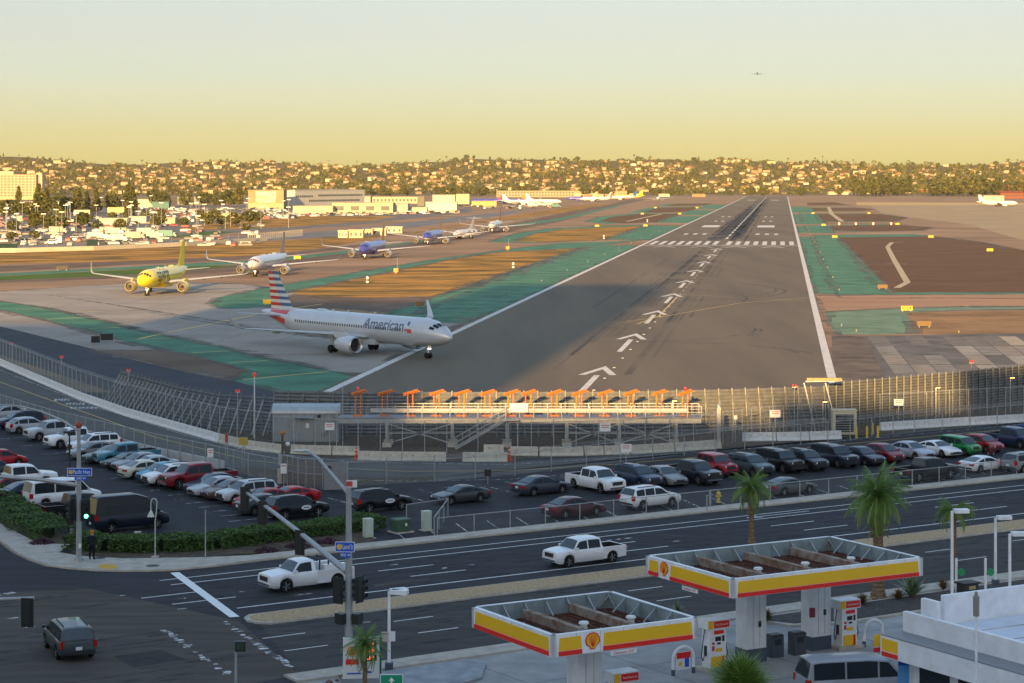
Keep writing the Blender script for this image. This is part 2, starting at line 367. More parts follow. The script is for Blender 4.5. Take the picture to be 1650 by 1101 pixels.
for (x0, y0), (x1, y1) in (((25, 499), (75, 497)), ((75, 515), (145, 511)), ((142, 530), (210, 527)), ((220, 547), (290, 545)), ((305, 569), (382, 565)), ((370, 585), (430, 581)), ((392, 612), (530, 599)), ((120, 503), (170, 502))):
    strip(mb, gp((x0, y0), (x1, y1)), .45, .021)
strip(mb, gp((225, 546), (280, 534), (350, 520), (440, 502), (520, 490)), .55, .0215)
mb.build('taxi_line', m_yel, kind='structure')
mb = MB()                                           # tyre marks swinging over the apron concrete
for off in range(9):
    pts = [G(80 + off * 26, 476 + off * 4), G(190 + off * 26, 492 + off * 4), G(280 + off * 26, 512 + off * 3.4), G(390 + off * 22, 528 + off * 3)]
    strip(mb, pts, .5, .0225)
mb.build('tyre_mark', veil('rubber_streak', (.05, .05, .05), .45, .35), kind='structure')
sheet('queue_taxiway', gp((-200, 463), (0, 456), (235, 447), (430, 434), (560, 416), (700, 394), (800, 377), (900, 358), (985, 335), (1040, 322), (1015, 322), (930, 338), (800, 366), (640, 394), (480, 416), (330, 432), (0, 448), (-200, 453)), .008, m_dark)
sheet('green_shoulder', gp((338, 489), (350, 480), (430, 463), (560, 441), (700, 418), (800, 404), (900, 392), (1000, 389), (1075, 383), (960, 396), (937, 400), (800, 406.5), (733, 416.5), (602, 443), (469, 469.5), (440, 478), (505, 483), (440, 494), (380, 498), (350, 496)), .012, m_green)
sheet('grass_infield', gp((469, 470), (602, 444), (733, 417), (800, 407), (937, 400), (909, 411), (800, 446), (760, 462), (699, 478), (602, 480), (518, 479), (481, 475)), .016, m_grass)
sheet('infield_margin', gp((430, 487), (481, 475.3), (518, 479.3), (602, 480.3), (699, 478.3), (760, 462.3), (909, 411.3), (937, 400.3), (945, 402), (820, 446), (720, 482), (668, 508), (560, 498), (470, 496)), .014, m_dark)
# shoulders beside the runway, in runway coordinates
def rs(name, s0, s1, t0, t1, z, m, skew=0): return sheet(name, [W(s0, t0), W(s1, t0), W(s1 + skew, t1), W(s0 + skew, t1)], z, m)
for s0, s1 in ((130, 566), (640, 905), (985, 1200), (1260, 1480), (1560, 1850)): rs('green_shoulder', s0, s1, -50, -30.2, .018, m_green, -8)
for s0, s1 in ((226, 690), (760, 900), (960, 1290), (1360, 1700)): rs('green_shoulder', s0, s1, 30.2, 47.5, .018, m_green, -4)
mb = MB()
for s in range(140, 560, 14): strip(mb, [W(s, -31.5), W(s + 6, -48)], .28, .022)
for s in range(235, 690, 15): strip(mb, [W(s, 32), W(s - 3, 46)], .28, .022)
mb.build('shoulder_stripe', mat('pale_yellow_paint', (.50, .46, .20), .7, nscale=2, namt=.2), kind='structure')
rs('runway', -6, 2880, -30.3, 30.3, .024, m_rwy)
# left infields between the connector taxiways
def infield(px, m=m_infield, g=True):
    if g:
        c = sum((G(*p) for p in px), Vector()) / len(px)
        sheet('green_shoulder', [c + (G(*p) - c) * 1.13 + Vector((-6, 4, 0)) for p in px], .013, m_green)
    sheet('infield', gp(*px), .0155, m)
infield([(827, 389), (860, 377), (905, 370), (985, 366), (1047, 364), (1010, 377), (975, 387), (880, 390)], m_grass)
infield([(968, 357), (985, 350), (1030, 345), (1098, 345), (1066, 358), (1000, 360)])
infield([(1036, 342), (1060, 335), (1130, 334), (1110, 341), (1060, 343)])
infield([(1072, 332), (1090, 328.5), (1150, 328), (1135, 331.5)])
infield([(1349, 383), (1500, 381), (1587, 391), (1680, 410), (1720, 440), (1720, 472), (1424, 471), (1413, 460)])
infield([(1334, 371), (1326, 365), (1445, 362), (1505, 367), (1486, 372), (1400, 373)])
infield([(1320, 357), (1312, 345), (1418, 345), (1462, 351), (1445, 357)])
infield([(1309, 340), (1305, 335.5), (1385, 335), (1412, 337.5), (1391, 340)])
infield([(1302, 331), (1299, 327), (1345, 326), (1372, 331)], g=False)
sheet('pale_taxiway', gp((1420, 343), (1480, 352), (1560, 362), (1640, 385), (1740, 405), (1740, 326), (1560, 330), (1400, 330)), .0105, mat('sandy_concrete', (.34, .255, .15), .85, nscale=.03, namt=.12))
sheet('orange_taxiway', gp((1316, 476), (1720, 474), (1720, 494), (1560, 494), (1460, 496), (1330, 503), (1321, 500)), .0165, mat('brown_taxi_pavement', (.33, .20, .12), .85, nscale=.05, namt=.15, stretch=(.3, 2, 1)))
sheet('green_edge', gp((1330, 503), (1460, 497), (1560, 494.5), (1720, 494.5), (1720, 499), (1560, 499), (1460, 504), (1475, 538), (1345, 540)), .015, mat('faded_green_paint', (.15, .23, .15), .85, nscale=.15, namt=.25))
sheet('brown_pan', gp((1460, 504.5), (1720, 499.5), (1720, 540), (1500, 542), (1475, 538)), .0145, mat('rust_pavement', (.26, .155, .075), .9, nscale=.08, namt=.3, detail=9))
sheet('worn_pan', gp((1340, 541), (1720, 541), (1720, 640), (1342, 640)), .0135, mat('burnt_pavement', (.19, .145, .11), .9, nscale=.18, col2=(.085, .07, .06), detail=9))
mb = MB()
strip(mb, gp((1445, 464), (1462, 455), (1440, 418), (1430, 398), (1437, 391)), 1.6, .019); strip(mb, gp((1437, 391), (1455, 390)), 1.0, .0195)
strip(mb, gp((1425, 405), (1457, 405)), .8, .0193); strip(mb, gp((1425, 425.5), (1460, 425.5)), .8, .0193)
strip(mb, gp((1335, 334), (1340, 345), (1357, 357)), 3, .019); strip(mb, gp((1010, 357), (1066, 345)), 2.5, .019)
mb.build('gravel_path', mat('pale_gravel', (.45, .37, .25), .95, nscale=.5, namt=.2), kind='structure')
# concrete replacement panels on the pan, each its own slab
cols = [(.30, .27, .23), (.22, .20, .175), (.36, .30, .22), (.26, .22, .18), (.17, .15, .13)]
pan = [put('pan_root', None)] ; bpy.data.objects.remove(pan[0])
pm = [mat('pan_concrete_%d' % i, c, .85, nscale=.35, namt=.2, detail=9) for i, c in enumerate(cols)]
par = sheet('repair_pan', gp((1395, 542), (1710, 536), (1710, 618), (1430, 618)), .0165, mat('pan_joint', (.13, .12, .11), .9, nscale=.2, namt=.3))
for i in range(9):
    for j in range(5):
        if (i, j) in ((3, 0), (3, 1), (3, 2), (4, 4), (8, 0), (2, 1)): continue
        if random.random() < .12: continue
        x = lambda u, v: 1397 + u * 30 + v * (11 + u * 1.6); y = lambda v: 542 + v * 15.2
        q = gp((x(i + .03, j + .04), y(j + .04)), (x(i + .96, j + .04), y(j + .04)), (x(i + .96, j + .97), y(j + .97)), (x(i + .03, j + .97), y(j + .97)))
        mb = MB(); mb.prism([(p.x, p.y) for p in q], .010, .020 + .002 * ((i * 3 + j) % 3)); mb.build('concrete_panel', pm[random.randrange(5)], par)

# runway paint
mb = MB()
strip(mb, [W(-3, -29.6), W(2860, -29.6)], 1.1, .028); strip(mb, [W(8, 29.6), W(2860, 29.6)], 1.1, .028)
for k in range(9):
    s = 40.6 + 60.96 * k
    mb.face([W(s, 0, .028), W(s - 13, 2.45, .028), W(s - 13, 1.55, .028), W(s - 4.8, 0, .028)]); mb.face([W(s, 0, .028), W(s - 4.8, 0, .028), W(s - 13, -1.55, .028), W(s - 13, -2.45, .028)])
    strip(mb, [W(s - 37, 0), W(s - 13.5, 0)], .78, .028)
strip(mb, [W(562, -29), W(562, 29)], 3, .0282)
for k in range(8):
    for sg in (-1, 1): strip(mb, [W(572, sg * (2.6 + 3.45 * k)), W(618, sg * (2.6 + 3.45 * k))], 1.75, .028)
    if k in (1, 5):
        for sg in (-1, 1): strip(mb, [W(540, sg * (2.6 + 3.45 * k) - 4), W(552, sg * (2.6 + 3.45 * k))], 1.0, .0281); strip(mb, [W(552, sg * (2.6 + 3.45 * k)), W(540, sg * (2.6 + 3.45 * k) + 4)], 1.0, .0283)
for k in range(46): strip(mb, [W(650 + 48 * k, 0), W(650 + 48 * k + 30, 0)], .9, .028)
for sg in (-1, 1):
    for j in range(3): strip(mb, [W(720, sg * (12 + 4.2 * j)), W(742, sg * (12 + 4.2 * j))], 1.8, .028)
    strip(mb, [W(870, sg * 14.5), W(916, sg * 14.5)], 9, .028)
    for j in range(2): strip(mb, [W(1020, sg * (12 + 4.2 * j)), W(1042, sg * (12 + 4.2 * j))], 1.8, .028); strip(mb, [W(1170, sg * (12 + 4.2 * j)), W(1192, sg * (12 + 4.2 * j))], 1.8, .028)
    strip(mb, [W(2300, sg * 14), W(2345, sg * 14)], 9, .028)
mb.build('runway_marking', mat('weathered_runway_white', (.60, .57, .52), .75, nscale=.7, namt=.2, detail=9), kind='structure')
m_rub = [veil('tyre_rubber_%d' % i, (.026, .026, .030), a, .03) for i, a in enumerate((.50, .62, .25))]
mb = MB()
for k in range(46):
    t0 = random.choice((-4.6, 4.4, 0)) + random.gauss(0, 2.3); w = random.uniform(.8, 2.2); a = random.uniform(605, 760); b = a + random.uniform(600, 2000)
    strip(mb, [W(a, t0), W((a + b) / 2, t0 * .95), W(b, t0 * .9)], w, .0262 + k * .00003, k % 3)
for k in range(30):
    t0 = random.choice((-4.6, 4.4)) + random.gauss(0, 2.6); w = random.uniform(.4, 1.2); a = random.uniform(20, 350); b = a + random.uniform(120, 300)
    strip(mb, [W(a, t0), W(b, t0 * .95)], w, .0253 + k * .00002, 2)
mb.build('rubber_deposit', m_rub, kind='structure')
mb = MB()
def arc(cx, cs, r, a0, a1, w):
    strip(mb, [W(cs + r * math.sin(R(a0 + (a1 - a0) * k / 20)), cx + r * math.cos(R(a0 + (a1 - a0) * k / 20))) for k in range(21)], w, .0265)
arc(-46, 205, 62, -40, 40, .5); arc(-40, 240, 62, -60, 30, .6); arc(-38, 236, 62, -60, 30, .6); arc(-10, 110, 30, -75, 10, .45); arc(-11, 112, 30, -75, 10, .45); arc(4, 62, 22, 10, 85, .5); arc(6, 60, 22, 10, 85, .4)
mb.build('tyre_mark', veil('turn_rubber', (.04, .04, .042), .5, .25), kind='structure')
mb = MB()
strip(mb, gp((1010, 518), (1060, 512), (1190, 489), (1330, 478)), .25, .029); strip(mb, gp((1000, 520), (1048, 519)), .25, .029); strip(mb, gp((1026, 523), (1062, 509), (1090, 480)), .25, .0292); strip(mb, gp((1098, 475), (1330, 487)), .2, .029)
mb.build('lead_in_line', m_yel, kind='structure')
mb = MB()                                        # flush lights along the centre line
for k in range(38):
    p = W(8 + 15.2 * k, 1.3); mb.box((p.x, p.y, .035), (.34, .5, .03), 0)
mb.build('flush_light', mat('light_housing', (.75, .72, .65), .4), kind='structure')

# worn, dirty borders where paint, grass and pavement meet
m_worn = veil('worn_border', (.17, .125, .085), .75, .22); m_worn2 = veil('worn_border_dark', (.09, .075, .06), .55, .16)
mb = MB()
for o in list(C.objects):
    if o.type == 'MESH' and o.name.split('.')[0] in ('green_shoulder', 'grass_infield', 'infield', 'apron', 'green_edge', 'brown_margin', 'infield_margin', 'orange_taxiway'):
        for p in o.data.polygons:
            vs = [o.data.vertices[i].co for i in p.vertices]
            for a, b in zip(vs, vs[1:] + vs[:1]):
                if (b - a).length < 3 or min(a.y, b.y) > 1500: continue
                n = max(1, int((b - a).length / 14)); k0 = len(mb.f)
                for k in range(n):
                    q0, q1 = a.lerp(b, k / n), a.lerp(b, (k + 1) / n); strip(mb, [q0 + Vector((random.uniform(-.6, .6), random.uniform(-1, 1), 0)), q1 + Vector((random.uniform(-.6, .6), random.uniform(-1, 1), 0))], random.uniform(1.0, 3.4), .0228 + .00001 * (len(mb.f) % 60), random.randrange(2))
mb.build('worn_border', [m_worn, m_worn2], kind='structure')
mb = MB()
for k in range(18):
    a, b = W(60 + 14 * k, -118 - 2 * k), W(60 + 14 * k, -34); strip(mb, [a, b], .16, .0231)
for k in range(10): strip(mb, [W(70, -36 - 9 * k), W(270, -36 - 9 * k)], .16, .0233)
mb.build('slab_joint', veil('joint_dark_line', (.06, .055, .05), .6, .4), kind='structure')
# ---------------------------------------------------------------- far left open ground
sheet('golden_verge', gp((-200, 428), (0, 426), (200, 421), (420, 413), (545, 396), (640, 376), (545, 381), (420, 391), (200, 402), (0, 408), (-200, 410)), .006, m_grass)
sheet('far_taxi_strip', gp((-200, 441), (0, 438), (210, 427), (430, 416), (560, 401), (640, 388), (560, 396), (430, 411), (210, 421), (0, 429), (-200, 430)), .009, m_dark)
sheet('teal_strip', gp((-200, 443), (0, 441), (210, 430), (420, 419), (560, 404), (700, 385), (780, 366), (700, 387), (560, 408), (420, 424), (210, 434), (0, 445), (-200, 446)), .0105, m_green)
sheet('green_verge', gp((-200, 454), (0, 452), (180, 445), (330, 434), (390, 428), (330, 428), (210, 434.5), (0, 445.5), (-200, 447)), .0098, m_gg)
sheet('gold_strip', gp((640, 380), (780, 359), (900, 344), (960, 333), (1000, 327), (930, 332), (800, 352), (690, 370)), .0102, m_grass)
sheet('teal_strip', gp((800, 366), (900, 352), (990, 332), (1020, 326), (985, 336), (900, 356), (840, 364)), .0106, m_green)
sheet('far_service_road', gp((-200, 400), (0, 396), (200, 391), (420, 380), (560, 370), (700, 354), (830, 340), (860, 336), (820, 346), (700, 362), (560, 381), (420, 388), (200, 400), (0, 406), (-200, 408)), .0068, mat('blue_grey_asphalt', (.16, .16, .165), .85, nscale=.05, namt=.15))
sheet('far_car_park', gp((-100, 392), (420, 374), (560, 364), (760, 342), (760, 333), (420, 330), (-100, 338)), .0055, mat('lot_grey', (.16, .15, .14), .9, nscale=.03, namt=.2))
sheet('construction_earth', gp((290, 368), (400, 352), (480, 348), (640, 349), (600, 356), (470, 366), (300, 372)), .0075, m_grass)
sheet('far_lawn', gp((270, 382), (345, 372), (380, 374), (300, 384)), .008, m_gg)
# ---------------------------------------------------------------- the city behind the camera: its blocks throw the morning shade over the street
m_bw = mat('tower_render', (.20, .185, .17), .8, nscale=.4, namt=.12)
m_bg = mat('tower_glass', (.05, .06, .07), .15)
def city_block(x0, x1, y0, y1, h, label):
    t = thing('office_block', label, 'building', ((x0 + x1) / 2, (y0 + y1) / 2, 0), group=None)
    mb = MB(); mb.box((0, 0, h / 2), (x1 - x0, y1 - y0, h)); mb.build('wall', m_bw, t)
    mb = MB(); mb.box((0, 0, h + .3), (x1 - x0 + .6, y1 - y0 + .6, .6)); mb.build('roof', m_bw, t)
    for k in range(1, int(h // 3.5)):
        mb = MB(); mb.box((0, (y1 - y0) / 2, k * 3.5), ((x1 - x0) * .92, .2, 1.6)); mb.build('window_band', m_bg, t)
# (west faces look towards the airfield); heights set where each shade line falls
city_block(-262, -144, -150, -118, 95, 'long grey office block behind the viewpoint, the widest of the row')
city_block(-142, -104, -150, -118, 108, 'grey office block behind the viewpoint lower than its tall neighbour')
city_block(-102, -65, -150, -118, 122, 'tallest grey tower behind the viewpoint')
city_block(-63, -27, -150, -118, 65, 'low grey block behind the viewpoint, beside the tallest tower')
city_block(-26, -8, -150, -118, 67.6, 'narrow grey block behind the viewpoint between a low and a very long one')
city_block(-7, 150, -150, -118, 73, 'very long grey block behind the viewpoint')
# ---------------------------------------------------------------- vehicles
m_paint = mat('car_paint', (.5, .5, .5), .32, .15, nscale=3, namt=.06, objcol=True, coat=.2, spec=.35)
m_glass = mat('car_glass', (.02, .028, .036), .1, 0, spec=.2)
m_wind = mat('windshield_glass', (.03, .045, .055), .06, 0, spec=.75)
m_tyre = mat('tyre_rubber_black', (.018, .018, .018), .85)
m_rim = mat('alloy_rim', (.50, .50, .52), .3, .8)
m_blk = mat('black_trim', (.02, .02, .022), .55)
m_head = mat('headlight_glass', (.75, .76, .76), .12)
m_tail = mat('tail_light_red', (.42, .012, .012), .2)
m_chrome = mat('chrome', (.6, .6, .62), .15, .9)
m_plate = mat('number_plate', (.7, .72, .75), .5)
def wheel_meshes(r, w):
    mb = MB(); mb.lathe([(-w / 2, r * .62), (-w / 2, r * .93), (-w / 2 + .03, r), (w / 2 - .03, r), (w / 2, r * .93), (w / 2, r * .62)], 18, 0, 'y')
    ty = mb.mesh('wheel', m_tyre, 40)
    mb = MB(); mb.lathe([(-w * .3, r * .2), (-w * .3, r * .60), (w / 2 - .01, r * .66), (w / 2 - .005, r * .60), (w * .32, r * .57), (w * .30, r * .1)], 18, 1, 'y')
    for k in range(5):
        t = 2 * math.pi * k / 5
        mb.bar((math.cos(t) * r * .1, w * .45, math.sin(t) * r * .1), (math.cos(t) * r * .62, w * .45, math.sin(t) * r * .62), r * .2, .035, 0)
    mb.lathe([(w * .36, r * .17), (w * .47, r * .15), (w * .48, .01)], 10, 0, 'y')
    return ty, mb.mesh('rim', [m_rim, m_blk], 40)
WH = {k: wheel_meshes(*k) for k in ((.32, .21), (.36, .24), (.40, .27))}

# L,W,H, belt, axle front/rear x, hood profile, greenhouse profile, window pillars, wheel key
KIND = {
 'sedan': dict(L=4.82, W=1.82, belt=.93, ax=(1.42, -1.38), top=[(2.41, .62), (2.28, .72), (1.6, .86), (.95, .95), (-1.5, .97), (-2.15, .99), (-2.38, .92), (-2.41, .80)], gh=[(1.15, .93), (.28, 1.40), (-.35, 1.46), (-.95, 1.40), (-1.85, .98)], pil=[1.0, -.42, -1.4], wk=(.32, .21)),
 'coupe': dict(L=4.6, W=1.82, belt=.88, ax=(1.36, -1.28), top=[(2.3, .55), (2.15, .68), (1.5, .80), (.85, .90), (-1.5, .92), (-2.1, .96), (-2.28, .88), (-2.3, .72)], gh=[(.98, .88), (.12, 1.28), (-.4, 1.32), (-.95, 1.24), (-2.0, .93)], pil=[.85, -.75, -1.5], wk=(.32, .21)),
 'hatch': dict(L=4.2, W=1.75, belt=.95, ax=(1.28, -1.24), top=[(2.1, .62), (2.0, .76), (1.4, .92), (.95, 1.0), (-1.5, 1.0), (-2.0, .98), (-2.1, .85)], gh=[(1.22, .96), (.4, 1.46), (-.3, 1.53), (-1.3, 1.45), (-1.98, .97)], pil=[1.05, -.28, -1.25, -1.75], wk=(.32, .21)),
 'suv': dict(L=4.75, W=1.88, belt=1.06, ax=(1.42, -1.38), top=[(2.37, .75), (2.28, .92), (1.6, 1.04), (1.05, 1.10), (-1.7, 1.10), (-2.25, 1.08), (-2.37, .9)], gh=[(1.25, 1.06), (.45, 1.62), (-.4, 1.70), (-1.6, 1.66), (-1.95, 1.60), (-2.3, 1.08)], pil=[1.1, -.2, -1.15, -2.0], wk=(.36, .24)),
 'boxsuv': dict(L=4.85, W=1.92, belt=1.12, ax=(1.48, -1.42), top=[(2.42, .85), (2.38, 1.06), (1.7, 1.12), (1.1, 1.16), (-1.8, 1.15), (-2.4, 1.13), (-2.42, .9)], gh=[(1.15, 1.12), (.65, 1.76), (-.4, 1.83), (-1.9, 1.82), (-2.2, 1.78), (-2.38, 1.13)], pil=[1.0, -.1, -1.05, -2.15], wk=(.40, .27)),
 'xb': dict(L=3.95, W=1.70, belt=1.0, ax=(1.25, -1.22), top=[(1.97, .7), (1.92, .9), (1.5, .98), (1.15, 1.02), (-1.6, 1.0), (-1.92, .98), (-1.97, .8)], gh=[(1.2, 1.0), (.72, 1.56), (-.3, 1.63), (-1.6, 1.62), (-1.78, 1.58), (-1.94, 1.0)], pil=[1.05, .05, -.85, -1.72], wk=(.32, .21)),
 'minivan': dict(L=5.15, W=1.98, belt=1.05, ax=(1.62, -1.45), top=[(2.57, .72), (2.48, .9), (1.95, 1.02), (1.4, 1.08), (-2.0, 1.08), (-2.5, 1.06), (-2.57, .85)], gh=[(1.75, 1.05), (.75, 1.68), (-.4, 1.75), (-2.0, 1.72), (-2.25, 1.66), (-2.5, 1.08)], pil=[1.45, .25, -.95, -2.2], wk=(.36, .24)),
 'van': dict(L=5.75, W=2.0, belt=1.15, ax=(1.78, -1.65), top=[(2.87, .8), (2.82, .98), (2.3, 1.12), (1.8, 1.2), (-2.3, 1.18), (-2.84, 1.16), (-2.87, .85)], gh=[(2.0, 1.15), (1.25, 1.98), (.3, 2.08), (-2.2, 2.08), (-2.6, 2.02), (-2.84, 1.17)], pil=[1.75, .75, -.9, -2.55], wk=(.36, .24)),
 'highvan': dict(L=6.1, W=2.06, belt=1.30, ax=(2.05, -1.75), top=[(3.05, .8), (2.98, 1.05), (2.5, 1.24), (2.1, 1.34), (-2.6, 1.32), (-3.02, 1.3), (-3.05, .8)], gh=[(2.3, 1.3), (1.3, 2.45), (.4, 2.72), (-2.4, 2.74), (-2.75, 2.68), (-3.02, 1.32)], pil=[1.95, .85, -.75, -2.2], wk=(.36, .24), wtop=.62),
 'crew': dict(L=5.75, W=1.98, belt=1.13, ax=(1.85, -1.72), top=[(2.87, .85), (2.82, 1.08), (2.2, 1.16), (1.55, 1.20), (-.98, 1.18), (-1.0, 1.1)], gh=[(1.5, 1.13), (.95, 1.76), (.2, 1.84), (-.65, 1.82), (-.8, 1.78), (-.92, 1.16)], pil=[1.35, .28, -.78], wk=(.40, .27), bed=(-1.0, -2.87)),
 'regular': dict(L=5.7, W=1.98, belt=1.13, ax=(1.80, -1.68), top=[(2.85, .85), (2.8, 1.06), (2.2, 1.14), (1.45, 1.20), (-.28, 1.18), (-.30, 1.1)], gh=[(1.42, 1.13), (.85, 1.74), (.4, 1.80), (-.05, 1.79), (-.14, 1.76), (-.24, 1.16)], pil=[1.25, .02], wk=(.40, .27), bed=(-.30, -2.85)),
 'jeep': dict(L=3.95, W=1.75, belt=1.10, ax=(1.2, -1.15), top=[(1.95, .85), (1.9, 1.06), (1.3, 1.12), (.7, 1.16), (-1.85, 1.14), (-1.95, .9)], gh=[(.72, 1.1), (.42, 1.74), (-.3, 1.80), (-1.6, 1.78), (-1.78, 1.72), (-1.86, 1.12)], pil=[.66, -.25, -1.0, -1.72], wk=(.40, .27)),
}
def interp(pr, x):
    for (x0, z0), (x1, z1) in zip(pr[:-1], pr[1:]):
        if x1 <= x <= x0: return z0 + (z1 - z0) * ((x0 - x) / (x0 - x1) if x0 != x1 else 0)
    return pr[0][1] if x > pr[0][0] else pr[-1][1]
def make_kind(k):
    P = KIND[k]; L, Wd, belt = P['L'], P['W'], P['belt']; wr, ww = P['wk']; hw = Wd / 2; xs = []
    x1, x0 = P['top'][0][0], P['top'][-1][0]; ra = wr * 1.17
    n = int((x1 - x0) / .14)
    xs = [x1 + (x0 - x1) * i / n for i in range(n + 1)] + [p[0] for p in P['top']]
    for a in P['ax']:
        for e in (-ra, -ra * .93, -ra * .75, -ra * .5, 0, ra * .5, ra * .75, ra * .93, ra):
            if x0 < a + e < x1: xs.append(a + e)
    xs = sorted(set(round(x, 3) for x in xs), reverse=True)
    def zb(x):
        b = .20 + (.10 if wr > .35 else 0)
        e = min(x1 - x, x - x0) if 'bed' not in P else x1 - x
        if e < .25: b += (.25 - e) * .35
        for a in P['ax']:
            if abs(x - a) < ra - 1e-4: b = max(b, wr + math.sqrt(ra * ra - (x - a) ** 2))
        return b
    def wx(x):
        w = hw
        for e in ([x1 - x] if 'bed' in P else [x1 - x, x - x0]):
            if e < .7: w -= hw * .13 * ((.7 - e) / .7) ** 2
        return w
    secs = []
    for x in xs:
        z0, z1, w = zb(x), interp(P['top'], x), wx(x); z0 = min(z0, z1 - .08)
        half = [(w * .90, 0), (w * .975, .10), (w, .42), (w * .985, .82), (w * .93, .965), (w * .6, 1.01)]
        q = [(x, y, z0 + f * (z1 - z0)) for y, f in half] + [(x, 0, z0 + (z1 - z0) * 1.03)] + [(x, -y, z0 + f * (z1 - z0)) for y, f in reversed(half)]
        secs.append(q)
    out = []
    mb = MB(); mb.loft(secs); out.append(('body', mb.mesh('body', m_paint, 42), None))
    # cabin
    gh = P['gh']; zr = max(z for _, z in gh); wb, wt = hw * .935, hw * P.get('wtop', .74) + (hw * .12 if k in ('van', 'highvan', 'boxsuv', 'xb', 'jeep') else 0)
    def side(z): return wb + (wt + .02 - wb) * (z - belt) / (zr - .06 - belt)
    gx = sorted(set([p[0] for p in gh] + [gh[0][0] + (gh[-1][0] - gh[0][0]) * i / 16 for i in range(17)]), reverse=True)
    secs = []
    for x in gx:
        zt = interp(gh, x); h = max(.0, (zt - belt) / (zr - belt)); w = wb + (wt - wb) * h
        half = [(wb, belt - .06), (w + .02 * h, zt - .06 * h), (w - .02 * h, zt - .02 * h), (w - .12 * h, zt + .005 * h)]
        secs.append([(x, y, z) for y, z in half] + [(x, 0, zt + .035 * h)] + [(x, -y, z) for y, z in reversed(half)])
    mb = MB(); mb.loft(secs); out.append(('cabin', mb.mesh('cabin', m_paint, 35), None))
    def pane(a, b, name, x_in):
        (xa, za), (xb, zb_) = a, b; d = Vector((xb - xa, 0, zb_ - za)); nrm = Vector((-d.z, 0, d.x)).normalized()
        if nrm.z < 0: nrm = -nrm
        mb = MB(); rows = []
        for f in (.10, .5, .93):
            x, z = xa + (xb - xa) * f, za + (zb_ - za) * f; h = max(.0, (z - belt) / (zr - belt)); w = wb + (wt - wb) * h - .05 - .08 * h
            rows.append([Vector((x, y * w, z + .035 * h * (1 - abs(y)) + .0)) + nrm * .022 for y in (-1, -.5, 0, .5, 1)])
        secs = rows
        mb.loft([r + [p - nrm * .05 for p in reversed(r)] for r in secs]); out.append((name, mb.mesh(name, m_wind, 30), None))
    pane(gh[0], gh[1], 'windshield', 0)
    rw = gh[-2] if k not in ('sedan', 'coupe', 'hatch') else gh[-2]
    pane(gh[-1], rw, 'rear_window', 0)
    pil = P['pil']
    for a, b in zip(pil[:-1], pil[1:]):
        for sg in (-1, 1):
            N = 7; up, lo = [], []
            for i in range(N):
                x = a - .05 + (b + .05 - (a - .05)) * i / (N - 1); zt = max(belt + .05, interp(gh, x) - .11); zl = belt + .035
                if k == 'highvan': zt = min(zt, 2.02); zl = belt + .08
                up.append((x, sg * (side(zt) + .012), zt)); lo.append((x, sg * (side(zl) + .012), zl))
            mb = MB(); mb.loft([[l, u, (u[0], u[1] - sg * .03, u[2]), (l[0], l[1] - sg * .03, l[2])] for l, u in zip(lo, up)])
            out.append(('side_window', mb.mesh('side_window', m_glass, 30), None))
    tx, tz = P['top'][0]; rx = -L / 2
    hz = interp(P['top'], x1 - .12)
    for sg in (-1, 1):
        w = wx(x1 - .1)
        mb = MB(); mb.loft([[(x1 - .30, sg * (w * 1.005), hz - .02), (x1 - .06, sg * w * .86, hz - .03), (x1 + .015, sg * w * .62, hz - .06), (x1 + .015, sg * w * .62, hz - .2), (x1 - .06, sg * w * .9, hz - .2), (x1 - .30, sg * w * 1.02, hz - .17)], [(x1 - .3, sg * w * .7, hz - .03), (x1 - .2, sg * w * .6, hz - .03), (x1 - .1, sg * w * .55, hz - .06), (x1 - .1, sg * w * .55, hz - .2), (x1 - .2, sg * w * .6, hz - .2), (x1 - .3, sg * w * .7, hz - .17)]])
        out.append(('headlight', mb.mesh('headlight', m_head, 30), None))
        mb = MB()
        if 'bed' in P: mb.box((rx + .03, sg * (hw - .10), .95), (.10, .16, .34))
        elif k in ('suv', 'boxsuv', 'minivan', 'van', 'highvan', 'xb', 'jeep', 'hatch'): mb.box((rx + .10, sg * (hw * .87), belt - .12), (.26, .16, .36))
        else: mb.box((rx + .10, sg * (hw * .76), belt - .14), (.26, .38, .17))
        out.append(('taillight', mb.mesh('taillight', m_tail), None))
        mb = MB(); mx = gh[0][0] - .22; mb.loft([[(mx - .05, sg * (wb + .02), belt + .04), (mx + .05, sg * (wb + .02), belt + .04), (mx + .05, sg * (wb + .02), belt + .18), (mx - .05, sg * (wb + .02), belt + .18)], [(mx - .07, sg * (wb + .22), belt + .02), (mx + .07, sg * (wb + .2), belt + .03), (mx + .06, sg * (wb + .2), belt + .19), (mx - .06, sg * (wb + .22), belt + .2)]])
        out.append(('mirror', mb.mesh('mirror', m_paint), None))
    mb = MB(); big = wr > .35
    mb.box((x1 + .0, 0, hz - (.24 if big else .18)), (.10, wx(x1) * (1.12 if big else .95), .26 if big else .13)); out.append(('grille', mb.mesh('grille', m_blk), None))
    mb = MB(); mb.box((x1 - .02, 0, .42 + (.08 if big else 0)), (.16, wx(x1) * 1.75, .14)); out.append(('bumper', mb.mesh('bumper', m_chrome if 'bed' in P else m_blk), None)); mb = MB(); mb.box((rx + .04, 0, .42 + (.08 if big else 0)), (.14, hw * 1.72, .14)); out.append(('bumper', mb.mesh('bumper', m_chrome if 'bed' in P else m_blk), None))
    mb = MB(); mb.box((rx - .035, 0, .72), (.03, .33, .17)); out.append(('number_plate', mb.mesh('number_plate', m_plate), None))
    mb = MB(); zf = .30 + (.12 if big else 0); mb.box((0, 0, zf), (L * .86, Wd * .72, .2)); out.append(('underbody', mb.mesh('underbody', m_blk), None))
